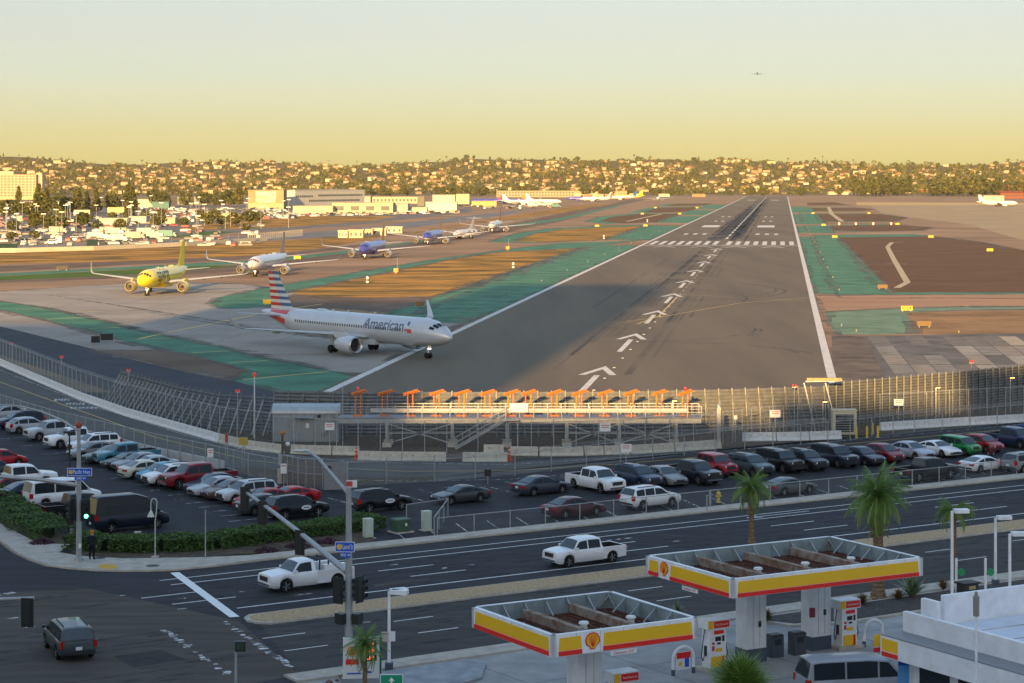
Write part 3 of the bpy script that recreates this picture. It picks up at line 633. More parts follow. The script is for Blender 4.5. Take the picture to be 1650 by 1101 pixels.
    if 'bed' in P:
        b1, b0 = P['bed']; mb = MB(); ax = P['ax'][1]
        for sg in (-1, 1):
            poly = [(b1, 1.13), (b1, .36), (ax + ra, .36)] + [(ax + ra * math.cos(t * math.pi / 8), max(.36, wr + ra * math.sin(t * math.pi / 8))) for t in range(9)] + [(ax - ra, .36), (b0, .42), (b0, 1.13)]
            mb.prism_y(poly, sg * hw * .985, sg * (hw - .14))
        mb.box((b0 + .05, 0, .82), (.10, Wd * .97 - .25, .62)); mb.box((b1 - .06, 0, .85), (.08, Wd - .3, .55))
        out.append(('bed', mb.mesh('bed', m_paint, 40), None))
        mb = MB(); mb.box(((b0 + b1) / 2, 0, .74), (b1 - b0 - .12, Wd - .27, .06)); mb.box((b0 + .115, 0, .93), (.03, Wd - .28, .38)); [mb.box(((b0 + b1) / 2, sg * (hw - .155), .93), (b1 - b0 - .1, .03, .385)) for sg in (-1, 1)]; out.append(('bed_liner', mb.mesh('bed_liner', m_blk), None))
    if k in ('suv', 'boxsuv', 'minivan'):
        for sg in (-1, 1):
            mb = MB(); zz = zr + .03; mb.bar((.2, sg * (wt - .1), zz - .0), (-1.7, sg * (wt - .1), zz - .02), .05, .05); out.append(('roof_rail', mb.mesh('roof_rail', m_blk), None))
    return out
KM = {}
def car(kind, color, p, heading, label, name=None, cat='car', group=None, rim=None, scale=1.0, sticker=False):
    if kind not in KM: KM[kind] = make_kind(kind)
    P = KIND[kind]; wr, ww = P['wk']
    nm = name or {'crew': 'pickup_truck', 'regular': 'pickup_truck', 'van': 'passenger_van', 'highvan': 'passenger_van', 'minivan': 'minivan', 'suv': 'sport_utility_car', 'boxsuv': 'sport_utility_car', 'jeep': 'off_road_car'}.get(kind, 'parked_car')
    if cat == 'car': cat = {'pickup_truck': 'pickup truck', 'passenger_van': 'van', 'minivan': 'minivan', 'sport_utility_car': 'suv'}.get(nm, 'car')
    t = thing(nm, label, cat, (p[0], p[1], .016), R(heading), group, scale)
    for n, me, _ in KM[kind]: put(n, me, t, color=color)
    ty, ri = WH[P['wk']]
    for a in P['ax']:
        for sg in (-1, 1):
            w = put('wheel', ty, t, loc=(a, sg * (P['W'] / 2 - ww / 2 - .02), wr), rz=0 if sg > 0 else math.pi); put('rim', ri, w)
    if sticker:
        for sg in (-1, 1):
            mb = MB(); n = 20; yy = P['W'] / 2 * 1.0 + .006
            mb.face([(.35 + .42 * math.cos(2 * math.pi * i / n), sg * yy, .82 + .17 * math.sin(2 * math.pi * i / n)) for i in range(n)]); o = mb.build('door_sign', mat('decal_white', (.75, .75, .75), .5), t)
            mb = MB(); mb.box((.35, sg * (yy + .004), .82), (.5, .004, .07)); mb.build('print_line', mat('decal_blue', (.05, .08, .2), .5), o)
    return t
WHT, SIL, GRY, DGR, BLK, NVY = (.80, .81, .82), (.42, .44, .47), (.20, .21, .23), (.05, .055, .06), (.012, .012, .014), (.015, .022, .05)
RED, MAR, TEA, CRM, BRN = (.36, .015, .02), (.07, .012, .02), (.05, .20, .27), (.62, .60, .50), (.10, .05, .045)
ul = 'the row backed onto the curved perimeter fence'
ULH = 213
upper = [  # kind, colour, px, label
 ('sedan', SIL, (8, 676), 'silver sedan parked furthest along the curved perimeter fence'),
 ('suv', NVY, (32, 690), 'dark navy car beside a silver hatchback, parked by the curved perimeter fence'),
 ('hatch', SIL, (46, 697), 'silver hatchback reversed in with red tail light towards the aisle'),
 ('crew', SIL, (88, 708), 'silver crew cab pickup by the perimeter fence, nose to the aisle'),
 ('crew', WHT, (122, 720), 'white rounded crew cab pickup next to a silver pickup'),
 ('suv', WHT, (152, 728), 'white suv half hidden behind the signal mast by the fence'),
 ('sedan', GRY, (152, 738), 'dark grey sedan behind the yellow lit signal mast'),
 ('sedan', (.02, .05, .05), (178, 745), 'dark green sedan tucked beside a teal pickup'),
 ('crew', TEA, (203, 747), 'teal blue pickup with open black bed'),
 ('coupe', BLK, (206, 754), 'low black sports coupe between teal pickup and silver sedan'),
 ('sedan', (.28, .27, .32), (226, 757), 'lilac grey sedan next to the black sports coupe'),
 ('sedan', SIL, (243, 762), 'silver sedan beside a cream sedan'),
 ('sedan', CRM, (238, 769), 'cream sedan reversed in with red tail light showing'),
 ('hatch', (.04, .28, .42), (262, 775), 'bright blue small hatchback squeezed beside a white crossover'),
 ('suv', WHT, (277, 781), 'white crossover beside the big dark red pickup'),
 ('crew', (.22, .012, .022), (318, 785), 'big dark red crew cab pickup with grey bed cover'),
 ('sedan', NVY, (345, 792), 'navy sedan next to the big dark red pickup'),
 ('sedan', SIL, (352, 798), 'silver sedan between navy and brown sedans'),
 ('sedan', BRN, (375, 803), 'brown red sedan beside a silver suv'),
 ('suv', (.5, .52, .54), (398, 809), 'silver suv with black roof rails and chrome wheels'),
 ('coupe', RED, (426, 815), 'dark red coupe behind the hanging signal head'),
 ('coupe', (.45, .01, .015), (466, 812), 'bright red sports coupe with rear wing by the gate'),
 ('sedan', DGR, (430, 827), 'charcoal sedan with red tail lights beside the black taxi'),
]
for i, (k, c, q, lb) in enumerate(upper):
    rev = k == 'hatch' and i == 2 or c == CRM or i == 22
    kw = {'scale': 1.08} if i == 15 else {}
    car(k, c, G(*q), ULH + (180 if rev else 0) + random.uniform(-1.5, 1.5), lb, group='cars backed onto the curved fence', **kw)
g2 = 'cars beside the sidewalk fence'
car('suv', BLK, G(477, 834), 35, 'black taxi suv with white oval door sign beside the hedge', sticker=True, group='black taxi cars')
car('suv', BLK, G(612, 823), 34, 'black taxi suv with white oval door sign, clear of other cars by the grey gate', sticker=True, group='black taxi cars')
car('coupe', DGR, G(742, 810), 213, 'dark grey two door coupe alone in front of the green transformer box', group=g2)
car('sedan', (.045, .05, .07), G(873, 796), 35, 'slate blue sedan behind the maroon sedan', group=g2)
car('sedan', MAR, G(925, 832), 34, 'maroon sedan parked alone against the sidewalk fence', group=g2)
car('suv', WHT, G(1048, 818), 35, 'white crossover with red tail lamps against the sidewalk fence', group=g2)
RH = -57
right = [
 ('crew', WHT, (960, 790), 'white crew cab pickup with chrome grille facing the street'),
 ('suv', (.03, .045, .09), (1027, 783), 'dark blue crossover next to the white crew cab pickup'),
 ('sedan', (.24, .24, .25), (1069, 780), 'grey sedan between dark blue crossover and black pickup'),
 ('crew', (.02, .022, .03), (1116, 777), 'black crew cab pickup beside the red off roader'),
 ('jeep', (.34, .015, .03), (1156, 766), 'bright red off roader with black soft top'),
 ('suv', (.07, .10, .11), (1208, 764), 'dark teal suv behind the slim palm, next to the red off roader'),
 ('boxsuv', BLK, (1257, 759), 'black square suv beside the dark teal suv'),
 ('suv', (.018, .018, .024), (1297, 756), 'black crossover with pale windshield beside the square suv'),
 ('boxsuv', (.02, .025, .05), (1345, 751), 'navy boxy suv with silver grille in the long row'),
 ('sedan', (.02, .022, .04), (1388, 747), 'midnight sedan with bright headlights beside a red hatchback'),
 ('hatch', (.20, .012, .02), (1423, 743), 'dark red hatchback in the long row'),
 ('sedan', (.38, .40, .48), (1467, 738), 'silver blue sedan between red hatchback and white sports car'),
 ('coupe', WHT, (1511, 734), 'white sports car beside the green box car'),
 ('xb', (.01, .20, .045), (1547, 732), 'bright green box shaped car with black hood'),
 ('hatch', (.32, .01, .02), (1582, 727), 'bright red small hatchback next to the green box car'),
 ('crew', (.02, .03, .08), (1632, 720), 'dark blue pickup at the end of the long row'),
]
for k, c, q, lb in right: car(k, c, G(*q), RH + random.uniform(-2, 2), lb, group=g2)
car('suv', (.02, .05, .20), G(1672, 714), RH, 'royal blue suv past the dark blue pickup', group=g2)
car('suv', (.22, .22, .23), G(1656, 760), 33, 'grey suv seen from behind beyond the white coupe', group=g2)
car('coupe', WHT, G(1586, 759), 33, 'white two door coupe with spoiler against the sidewalk fence', group=g2)
car('crew', (.015, .016, .02), G(1493, 773), 33, 'black pickup against the sidewalk fence behind the stout palm', group=g2)
car('coupe', (.09, .095, .10), G(1272, 796), 34, 'grey coupe against the sidewalk fence beside the slim palm', group=g2)
g3 = 'cars behind the corner hedge'
car('hatch', (.40, .01, .02), G(2, 752), 33, 'red hatchback nosing out at the car park aisle', group=g3)
car('sedan', DGR, G(-8, 768), 33, 'dark sedan beside the white crew cab truck behind the hedge', group=g3)
car('crew', WHT, G(30, 787), 33, 'white crew cab truck behind the hedge', group=g3, scale=1.05)
car('sedan', (.38, .012, .02), G(22, 797), 34, 'red sedan with its tail to the hedge', group=g3)
car('sedan', (.02, .03, .07), G(48, 806), 34, 'navy sedan with its tail to the hedge', group=g3)
car('van', WHT, G(100, 815), 33, 'white passenger van with dark windows behind the hedge', group=g3)
car('crew', (.02, .02, .022), G(125, 834), 33, 'black pickup with red tail lamps between the two vans', group=g3)
car('highvan', (.010, .014, .028), G(206, 853), 34, 'navy high roof passenger van by the hedge', scale=.93)
# traffic
t = car('regular', WHT, G(493, 947), 213, 'white work truck with regular cab stopped at the line', cat='pickup truck')
mb = MB()
for sx in (-.55, -1.15):
    mb = MB()
    for sg in (-1, 1): mb.bar((sx, sg * .75, 1.1), (sx, sg * .75, 1.75), .07)
    mb.bar((sx, -.75, 1.75), (sx, .75, 1.75), .07); mb.build('ladder_rack', m_blk, t)
for sg in (-1, 1): mb = MB(); mb.box((-1.6, sg * .62, 1.12), (1.5, .35, .55)); mb.build('tool_box', m_paint, t, color=WHT)
car('crew', WHT, G(941, 908), 213, 'white crew cab pickup driving along the boulevard', scale=.95)
car('minivan', (.045, .06, .065), (-23.4, 112.6), 113, 'dark grey minivan turning through the junction with brake lamps')
car('van', (.36, .38, .42), (16.6, 102.6), 12, 'silver passenger van at the fuel pumps')
# ---------------------------------------------------------------- perimeter: barriers, blast fence, antenna platform, fences
m_galv = mat('galvanised_steel', (.38, .40, .41), .45, .5, nscale=3, namt=.12)
m_link = veil('chain_link', (.25, .27, .27), .10)
m_link2 = veil('chain_link_dense', (.22, .25, .26), .22)
m_jer_t = mat('tan_barrier_concrete', (.50, .46, .38), .85, nscale=2.5, namt=.14, bump=.1)
m_jer_w = mat('white_barrier_concrete', (.66, .66, .64), .8, nscale=2.5, namt=.10, bump=.1)
m_org = mat('orange_antenna_paint', (.75, .20, .02), .5, nscale=4, namt=.08)
m_blast = mat('blast_fence_steel', (.15, .155, .15), .55, .35, nscale=2, namt=.2)
m_brace = mat('weathered_brace_steel', (.17, .175, .17), .6, .3, nscale=3, namt=.2)
m_signw = mat('white_sign_face', (.74, .74, .72), .6)
m_redtxt = mat('red_print', (.55, .05, .04), .6)
prof = [(-.31, 0), (-.31, .08), (-.16, .30), (-.09, .81), (.09, .81), (.16, .30), (.31, .08), (.31, 0)]
def jersey(a, b, m, label, group, holes=True):
    a = Vector((a[0], a[1], 0)); b = Vector((b[0], b[1], 0)); d = b - a; L = d.length; rz = math.atan2(d.y, d.x)
    t = thing('jersey_barrier', label, 'barrier', (a + b) / 2 + Vector((0, 0, .01)), rz, group)
    mb = MB(); mb.loft([[(x, y, z) for y, z in prof] for x in (-L / 2 + .02, -L / 6, L / 6, L / 2 - .02)]); mb.build('concrete_body', m, t)
    if holes:
        for f in (-.25, .25):
            mb = MB(); mb.lathe([(-.135, .055), (-.10, .05)], 10, 0, 'y', (L * f, 0, .50)); mb.build('lifting_hole', m_blk, t)
    return t
def barrier_run(pts, seg, m, label, group):
    P = [Vector((p[0], p[1])) for p in pts]; acc = 0; cur = P[0]
    for a, b in zip(P[:-1], P[1:]):
        n = max(1, round((b - a).length / seg))
        for k in range(n): jersey(a.lerp(b, k / n), a.lerp(b, (k + 1) / n), m, label, group)
barrier_run(gp((-90, 548), (0, 588), (60, 614), (130, 644), (204, 670), (280, 692), (354, 713)), 3.2, m_jer_w, 'white concrete barrier lining the curved service road', 'white barriers along the curved road')
barrier_run(gp((354, 713), (400, 724), (455, 731)), 3.6, m_jer_t, 'tan concrete barrier joining the white run to the shed', 'tan barriers west of the shed')
jersey(G(469, 731), G(535, 733), m_jer_t, 'tan concrete barrier in front of the corrugated shed door', None)
jersey(G(536, 733), G(579, 734), m_jer_t, 'tan concrete barrier beside the traffic cone at the shed', None)
jersey(G(577, 741.5), G(648, 743), m_jer_t, 'tan barrier under the braced tower between cone and stairs', 'front barriers before the platform')
jersey(G(648, 743), G(719, 743.5), m_jer_t, 'tan barrier under the braced tower between cone and stairs', 'front barriers before the platform')
jersey(G(745, 744), G(818, 744), m_jer_t, 'tan barrier set at the foot of the platform stairs', None)
jersey(G(779, 731), G(812, 731), m_jer_t, 'short tan barrier behind the platform stairs', None)
for a, b in (((822, 734), (867, 734.5)), ((869, 735), (940, 734.5)), ((941, 734), (972, 733)), ((973, 733), (1014, 732)), ((1015, 732), (1085, 728)), ((1086, 728), (1153, 723))):
    jersey(G(*a), G(*b), m_jer_t, 'tan barrier under the braced platform legs beyond the stairs', 'tan barriers beyond the stairs')
for a, b in (((1196, 711), (1250, 710.5)), ((1251, 710.5), (1303, 709.5)), ((1304, 709.5), (1355, 707.5))):
    jersey(G(*a), G(*b), m_jer_w, 'white barrier in front of the cream generator cabinet', 'white barriers by the generator')
barrier_run(gp((1418, 694), (1530, 687), (1650, 680), (1760, 673)), 3.6, m_jer_w, 'white barrier at the foot of the tall blast wall', 'white barriers along the blast wall')

# --- blast deflector fence: posts, braces, horizontal slats
def blast(pts, h, pitch, label, brace=True, lean=.0, nslat=11, top_m=None, cover=.97):
    m_br = top_m or m_brace
    P = [Vector((p[0], p[1], 0)) for p in pts]
    t = thing('blast_fence', label, 'fence', P[0])
    o = P[0]; Q = [p - o for p in P]; stations = []
    for a, b in zip(Q[:-1], Q[1:]):
        n = max(1, round((b - a).length / pitch)); stations += [(a.lerp(b, k / n), (b - a).normalized()) for k in range(n)]
    stations.append((Q[-1], (Q[-1] - Q[-2]).normalized()))
    def at(p, d, z, off=0):
        n = Vector((d.y, -d.x, 0)); n = n if n.y < 0 else -n          # towards the street
        f = z / h; return p + n * (off + lean * f * f) + Vector((0, 0, z))
    for p, d in stations:
        mb = MB(); mb.bar(at(p, d, 0, .12), at(p, d, h * .5, .12), .10, .2); mb.bar(at(p, d, h * .5, .12), at(p, d, h + .12, .12), .10, .2); mb.build('post', m_brace, t)
        if brace:
            mb = MB(); mb.bar(at(p, d, .05, 1.75), at(p, d, h * .86, .15), .09, .12); mb.build('brace', m_br, t)
    for k in range(nslat):
        z0, z1 = .15 + (h - .15) * k / nslat, .15 + (h - .15) * (k + cover) / nslat; mb = MB()
        secs = []
        for p, d in stations:
            secs.append([at(p, d, z0, 0), at(p, d, (z0 + z1) / 2, .09), at(p, d, z1, 0), at(p, d, z1, -.05), at(p, d, (z0 + z1) / 2, .02), at(p, d, z0, -.05)])
        mb.loft(secs); mb.build('slat', m_blast, t)
    return t
blast(gp((190, 650), (205, 656), (280, 679), (350, 694), (440, 700)), 3.7, 1.35, 'dark slatted blast fence with slanting braces following the curved road', True, -.5, 10, m_galv, .5)
blast(gp((440, 700), (560, 703), (800, 703), (1000, 702), (1160, 698), (1330, 692)), 4.25, 1.4, 'dark slatted blast fence behind the orange antenna platform', True, -.5, 12)
blast(gp((1333, 692), (1420, 682.5), (1500, 673.5), (1650, 656), (1760, 644)), 4.6, 1.15, 'tall corrugated blast wall with close upright posts beside the white barriers', False, 0, 15)

# --- chain link fences
def fence(name, pts, h, label, pitch=3.0, m=None, mid=False, barbed=False, post_r=.045, base=0.0, group=None):
    P = [Vector((p[0], p[1], 0)) for p in pts]; t = thing(name, label, 'fence', P[0], group=group); o = P[0]; Q = [p - o for p in P]
    st = []
    for a, b in zip(Q[:-1], Q[1:]):
        n = max(1, round((b - a).length / pitch)); st += [a.lerp(b, k / n) for k in range(n)]
    st.append(Q[-1])
    pm = None
    for p in st:
        if pm is None:
            mb = MB(); mb.tube((0, 0, base), (0, 0, h + .05), post_r, post_r, 6)
            if barbed: mb.bar((0, 0, h), (0, -.3, h + .35), .04)
            pm = mb.mesh('post', m_galv)
        put('post', pm, t, loc=p)
    mb = MB()
    for a, b in zip(Q[:-1], Q[1:]): mb.bar(a + Vector((0, 0, h)), b + Vector((0, 0, h)), .05)
    mb.build('top_rail', m_galv, t)
    if mid:
        mb = MB()
        for a, b in zip(Q[:-1], Q[1:]): mb.bar(a + Vector((0, 0, h * .5)), b + Vector((0, 0, h * .5)), .04)
        mb.build('middle_rail', m_galv, t)
    mb = MB()
    for a, b in zip(Q[:-1], Q[1:]): mb.face([a + Vector((0, 0, base + .03)), b + Vector((0, 0, base + .03)), b + Vector((0, 0, h)), a + Vector((0, 0, h))])
    mb.build('wire_mesh', m or m_link, t)
    if barbed:
        for q, zz in ((-.1, .12), (-.2, .24), (-.3, .35)):
            mb = MB()
            for a, b in zip(Q[:-1], Q[1:]): mb.bar(a + Vector((0, q, h + zz)), b + Vector((0, q, h + zz)), .02)
            mb.build('barbed_wire', m_galv, t)
    return t
fence('chain_link_fence', gp((-90, 535), (0, 580), (60, 606), (130, 636), (204, 662)), 2.7, 'tall chain link fence with barbed wire above the curved white barriers', 2.4, m_link2, barbed=True)
fence('chain_link_fence', gp((204, 662), (280, 684), (354, 704), (440, 716)), 2.9, 'wire fence in front of the slanting braces of the blast fence', 2.4, m_link)
fence('chain_link_fence', gp((440, 723), (577, 731), (720, 731), (820, 729), (1000, 726), (1156, 718)), 3.0, 'tall wire fence around the antenna platform', 2.3, m_link)
fence('chain_link_fence', gp((1165, 716), (1196, 713), (1240, 707), (1330, 700)), 3.1, 'wire gate and fence beyond the platform corner post', 1.6, m_link, mid=True)
fence('chain_link_fence', gp((1418, 686), (1530, 679), (1650, 672), (1760, 665)), 3.2, 'wire fence standing on the white barriers by the blast wall', 2.6, m_link)
fence('chain_link_fence', gp((-120, 630), (0, 666), (80, 692), (168, 714), (250, 735), (331, 752), (400, 769), (455, 780)), 2.0, 'chain link fence between service road and hedge corner car park', 2.3, m_link2)
fence('chain_link_fence', gp((545, 783), (700, 778), (830, 767), (1000, 747), (1200, 724), (1334, 713), (1473, 696), (1650, 682), (1780, 672)), 1.9, 'low barbed wire fence behind the long row of cars', 3.6, m_link, barbed=True)
fence('sidewalk_fence', [S(14.8, 2.1), S(30, 2.1), S(42, 2.1), S(60, 2.1), S(75, 2.1), S(110, 2.1)], 1.25, 'low chain link fence with pipe rail along the sidewalk', 3.05, m_link)
fence('sidewalk_fence', [Vector(G(655, 842)), Vector(G(722, 832)), S(14.6, 2.2)], 1.3, 'short chain link fence around the green transformer corner', 3.2, m_link)
fence('security_gate', gp((455, 780), (480, 786), (520, 789)), 2.4, 'rusty wire swing gate between the two car parks', .9, veil('rusty_mesh', (.17, .12, .09), .5), mid=True)
mb = MB(); mb.face([G(132, 705), G(361, 756.5), G(361, 756.5) + Vector((0, .3, 0)), G(132, 705) + Vector((0, .3, 0))])
a, b = G(120, 702), G(385, 765); mb = MB()
P_ = [G(110, 699.5), G(168, 713.5), G(250, 734.5), G(361, 757.5)]
mb = MB()
mb.loft([[(p.x, p.y + .12, 0), (p.x, p.y + .12, .75), (p.x, p.y + .34, .75), (p.x, p.y + .34, 0)] for p in P_]); mb.build('concrete_kerb_wall', m_jer_w, label='long pale concrete wall at the foot of the fence beside the curved road', cat='wall')

# solid grey screen gate with a small window
t = thing('screen_gate', 'plain grey metal screen gate with a small dark window', 'gate', G(522, 818 - 28)); g0 = G(522, 790); g1 = G(560, 789); d = g1 - g0
mb = MB(); mb.bar((0, 0, 1.1), (d.x, d.y, 1.1), .06, 2.2); mb.build('panel', mat('grey_screen', (.22, .23, .23), .7, nscale=2, namt=.1), t)
mb = MB(); mb.box((.45, -.06, 1.75), (.22, .04, .42)); mb.build('window', m_blk, t)
mb = MB(); mb.bar((d.x, d.y - .05, 0), (d.x, d.y - .05, 2.3), .1); mb.build('post', m_galv, t)

# --- localiser platform with orange antennas
dp = 199.0; xl, xr = X(545, dp), X(1130, dp); zd = 2.7
t = thing('antenna_platform', 'long galvanised antenna platform on braced legs with stairs and handrails', 'platform', ((xl + xr) / 2, dp, 0)); hw_ = (xr - xl) / 2
mb = MB(); mb.box((0, 1.2, zd), (2 * hw_, 2.6, .10)); mb.build('deck', mat('deck_grating', (.25, .26, .27), .6, .3, nscale=5, namt=.2), t)
for y in (0, 2.4):
    mb = MB(); mb.box((0, y, zd - .28), (2 * hw_, .14, .42)); mb.build('edge_beam', m_galv, t)
mb = MB(); mb.box((.9, .15, zd + .72), (2 * hw_ - 4.2, .2, .32)); mb.build('white_cable_duct', mat('white_duct', (.50, .49, .47), .6), t)
for xx in (-12.4, -6.3, -1.2, 4.4, 9.3, 14.6):
    for y in (0, 2.4):
        mb = MB(); mb.box((xx, y, zd / 2 - .2), (.3, .3, zd - .3)); mb.build('leg', m_galv, t)
        mb = MB(); mb.box((xx, y, .2), (.85, .7, .4)); mb.build('footing', m_jer_t, t)
for x0, x1 in ((-12.4, -6.3), (4.4, 9.3), (9.3, 14.6)):
    for p, q in (((x0, .3), (x1, zd - .5)), ((x0, zd - .5), (x1, .3))):
        mb = MB(); mb.bar((p[0], 0, p[1]), (q[0], 0, q[1]), .10); mb.build('cross_brace', m_galv, t)
    mb = MB(); mb.bar((x0, 0, 1.3), (x1, 0, 1.3), .10); mb.build('tie_beam', m_galv, t)
for y in (-.12, 2.5):
    n = 26
    for k in range(n + 1):
        mb = MB() if k == 0 else mb
        if k == 0: mb.bar((0, 0, zd), (0, 0, zd + 1.1), .05); rm = mb.mesh('rail_post', m_galv)
        put('rail_post', rm, t, loc=(-hw_ + 2 * hw_ * k / n, y, 0))
    for zz in (.55, 1.1):
        mb = MB(); mb.bar((-hw_, y, zd + zz), (hw_, y, zd + zz), .05); mb.build('handrail', m_galv, t)
# stairs
s0, s1 = Vector((X(733, 196) - (xl + xr) / 2, -1.6, .1)), Vector((X(815, 198) - (xl + xr) / 2, -1.0, zd))
for y in (-.1, -.95):
    mb = MB(); mb.bar(s0 + Vector((0, y + .5, 0)), s1 + Vector((0, y + .5, 0)), .06, .25); mb.build('stair_stringer', m_galv, t)
    for zz in (.5, 1.0):
        mb = MB(); mb.bar(s0 + Vector((0, y + .5, zz)), s1 + Vector((0, y + .5, zz)), .05); mb.build('stair_handrail', m_galv, t)
    for k in range(8):
        mb = MB(); p = s0.lerp(s1, k / 7) + Vector((0, y + .5, 0)); mb.bar(p, p + Vector((0, 0, 1.0)), .04); mb.build('baluster', m_galv, t)
for k in range(12):
    mb = MB(); p = s0.lerp(s1, (k + .5) / 12) + Vector((0, .0, 0)); mb.box(p, (.28, .85, .04)); mb.build('tread', m_galv, t)
mb = MB(); p = s1 + Vector((.6, .2, -.05)); mb.box(p, (1.2, 1.3, .08)); mb.build('landing', m_galv, t)
for sx in (.1, 1.1):
    mb = MB(); mb.box(s1 + Vector((sx, 0, -zd / 2 - .1)), (.12, .12, zd - .2)); mb.build('leg', m_galv, t)
def antenna(px, lamp=False):
    x = X(px, dp + 1.2)
    a = thing('localizer_antenna', 'orange dipole antenna on twin posts standing on the platform' + (' with a red lamp on top' if lamp else ''), 'antenna', (x, dp + 1.2, zd + .05), 0, 'orange antennas on the platform')
    zt = 2.08
    for sx in (-.24, .24):
        mb = MB(); mb.tube((sx, 0, 0), (sx, 0, zt), .06, .055, 8); mb.build('post', m_org, a)
    mb = MB(); mb.box((.0, 0, .05), (1.0, .4, .1)); mb.build('base_plate', m_org, a)
    for zz, yy in ((zt, 0), (zt + .22, .25)):
        mb = MB(); mb.bar((-.6, -.55, zz - .1), (.65, 1.0, zz + .12), .10, .07); mb.build('boom', m_org, a)
    for k in range(6):
        f = k / 5; c = Vector((-.52 + 1.1 * f, -.45 + 1.35 * f, zt + .03 + .16 * f)); w = .25 + .32 * f; mb = MB()
        mb.bar(c + Vector((-w * .5, w * .9, 0)), c + Vector((w * .5, -w * .9, .02)), .10, .09); mb.build('dipole', m_org, a)
    mb = MB(); mb.bar((-.48, -.35, zt + .08), (.55, .85, zt + .3), .26, .10); mb.build('cover', m_org, a)
    if lamp:
        mb = MB(); mb.lathe([(zt + .32, .10), (zt + .5, .13), (zt + .62, .10), (zt + .68, .02)], 10, 0, 'z'); mb.build('warning_lamp', mat('red_lamp', (.55, .03, .02), .3, emit=(1, .06, .03), estr=.1), a)
for px in (577, 620, 661, 703, 744, 785, 823, 851, 893, 933, 974, 1016, 1062, 1104): antenna(px, px in (577, 1104))
def signboard(p, w, h, z, label, lines=3, rz=0, post=True, name='notice_board', txt=None):
    s = thing(name, label, 'sign', p, rz)
    mb = MB(); mb.box((0, 0, z), (w, .05, h)); mb.build('board', m_signw, s)
    for k in range(lines):
        mb = MB(); mb.box((0, -.03, z + h * (.28 - .25 * k)), (w * (.75 - .1 * k), .006, h * .09)); mb.build('print_line', m_redtxt, s)
    if post:
        mb = MB(); mb.bar((0, .06, 0), (0, .06, z + h / 2), .06); mb.build('post', m_galv, s)
    return s
signboard((X(836, dp - .35), dp - .35, 0), 1.7, .85, zd + 1.0, 'blank white panel hung on the platform handrail above the stairs', 0, post=False)
signboard(G(531, 732.6), .85, .65, 2.55, 'white notice with red print on the shed fence', 2)
signboard(G(975, 731.5), 1.0, .72, 2.4, 'white notice with red print on the fence under the platform beyond the stairs', 2)
signboard(G(1009, 760), .9, .7, 2.0, 'white notice with red print on the fence behind the parked crossovers', 2)
signboard(G(1249, 709), 1.0, .7, 2.5, 'white notice with red print above the white barriers by the generator', 2)
signboard(G(1185, 712), .36, .4, 2.3, 'small square white notice on the wire gate', 0)
signboard(G(1448, 686), .95, .65, 2.35, 'white notice with red print on the blast wall fence', 2)
signboard(G(339, 760), .5, .75, 1.6, 'pale grey notice on the fence beside the curved road', 2)
signboard(G(457, 785), .5, .8, 1.5, 'white and red notice on the rusty gate', 1)
sq = thing('grey_square_sign', 'small black square sign on the fence behind the grey coupe', 'sign', G(786, 782)); mb = MB(); mb.box((0, 0, 1.0), (.55, .05, .55)); mb.build('board', m_blk, sq); mb = MB(); mb.bar((0, .05, 0), (0, .05, 1.3), .05); mb.build('post', m_galv, sq)

# corrugated shed beside the platform
sx0, sx1 = X(440, 203), X(546, 203); t = thing('corrugated_shed', 'grey corrugated shed with curved roof and door awning', 'shed', ((sx0 + sx1) / 2, 203, 0)); w = sx1 - sx0
m_cor = mat('corrugated_grey', (.30, .33, .34), .5, .3, nscale=2, namt=.12)
mb = MB(); n = 48; pts = []
for k in range(n + 1): pts.append((-w / 2 + w * k / n, -.05 if k % 2 else 0))
mb.loft([[(x, y, 0), (x, y, 2.75), (x, 2.6, 2.75), (x, 2.6, 0)] for x, y in pts]); mb.build('wall', m_cor, t)
mb = MB(); sec = [(-.15, 2.7), (-.1, 2.95), (.25, 3.3), (.9, 3.48), (1.7, 3.48), (2.4, 3.3), (2.7, 2.9), (2.7, 2.7)]
mb.loft([[(x, y, z) for y, z in sec] for x in (-w / 2 - .1, w / 2 + .1)]); mb.build('roof', mat('shed_roof', (.38, .42, .44), .45, .3, nscale=1.5, namt=.1), t)
dr = MB(); dr.box((.1, -.09, 1.1), (1.15, .05, 2.15)); dr = dr.build('door', mat('door_grey', (.27, .29, .29), .6), t)
mb = MB(); mb.box((.15, -.13, 1.55), (.32, .02, .42)); mb.build('notice', m_signw, dr)
mb = MB(); mb.box((-.2, -.45, 2.4), (1.9, .8, .07)); mb.build('awning', m_cor, t)
mb = MB(); mb.box((1.7, -.15, 1.2), (.5, .2, .65)); mb.build('meter_box', m_galv, t)
mb = MB(); mb.box((1.25, -.25, 2.45), (.25, .35, .25)); mb.build('wall_lamp', m_blk, t)

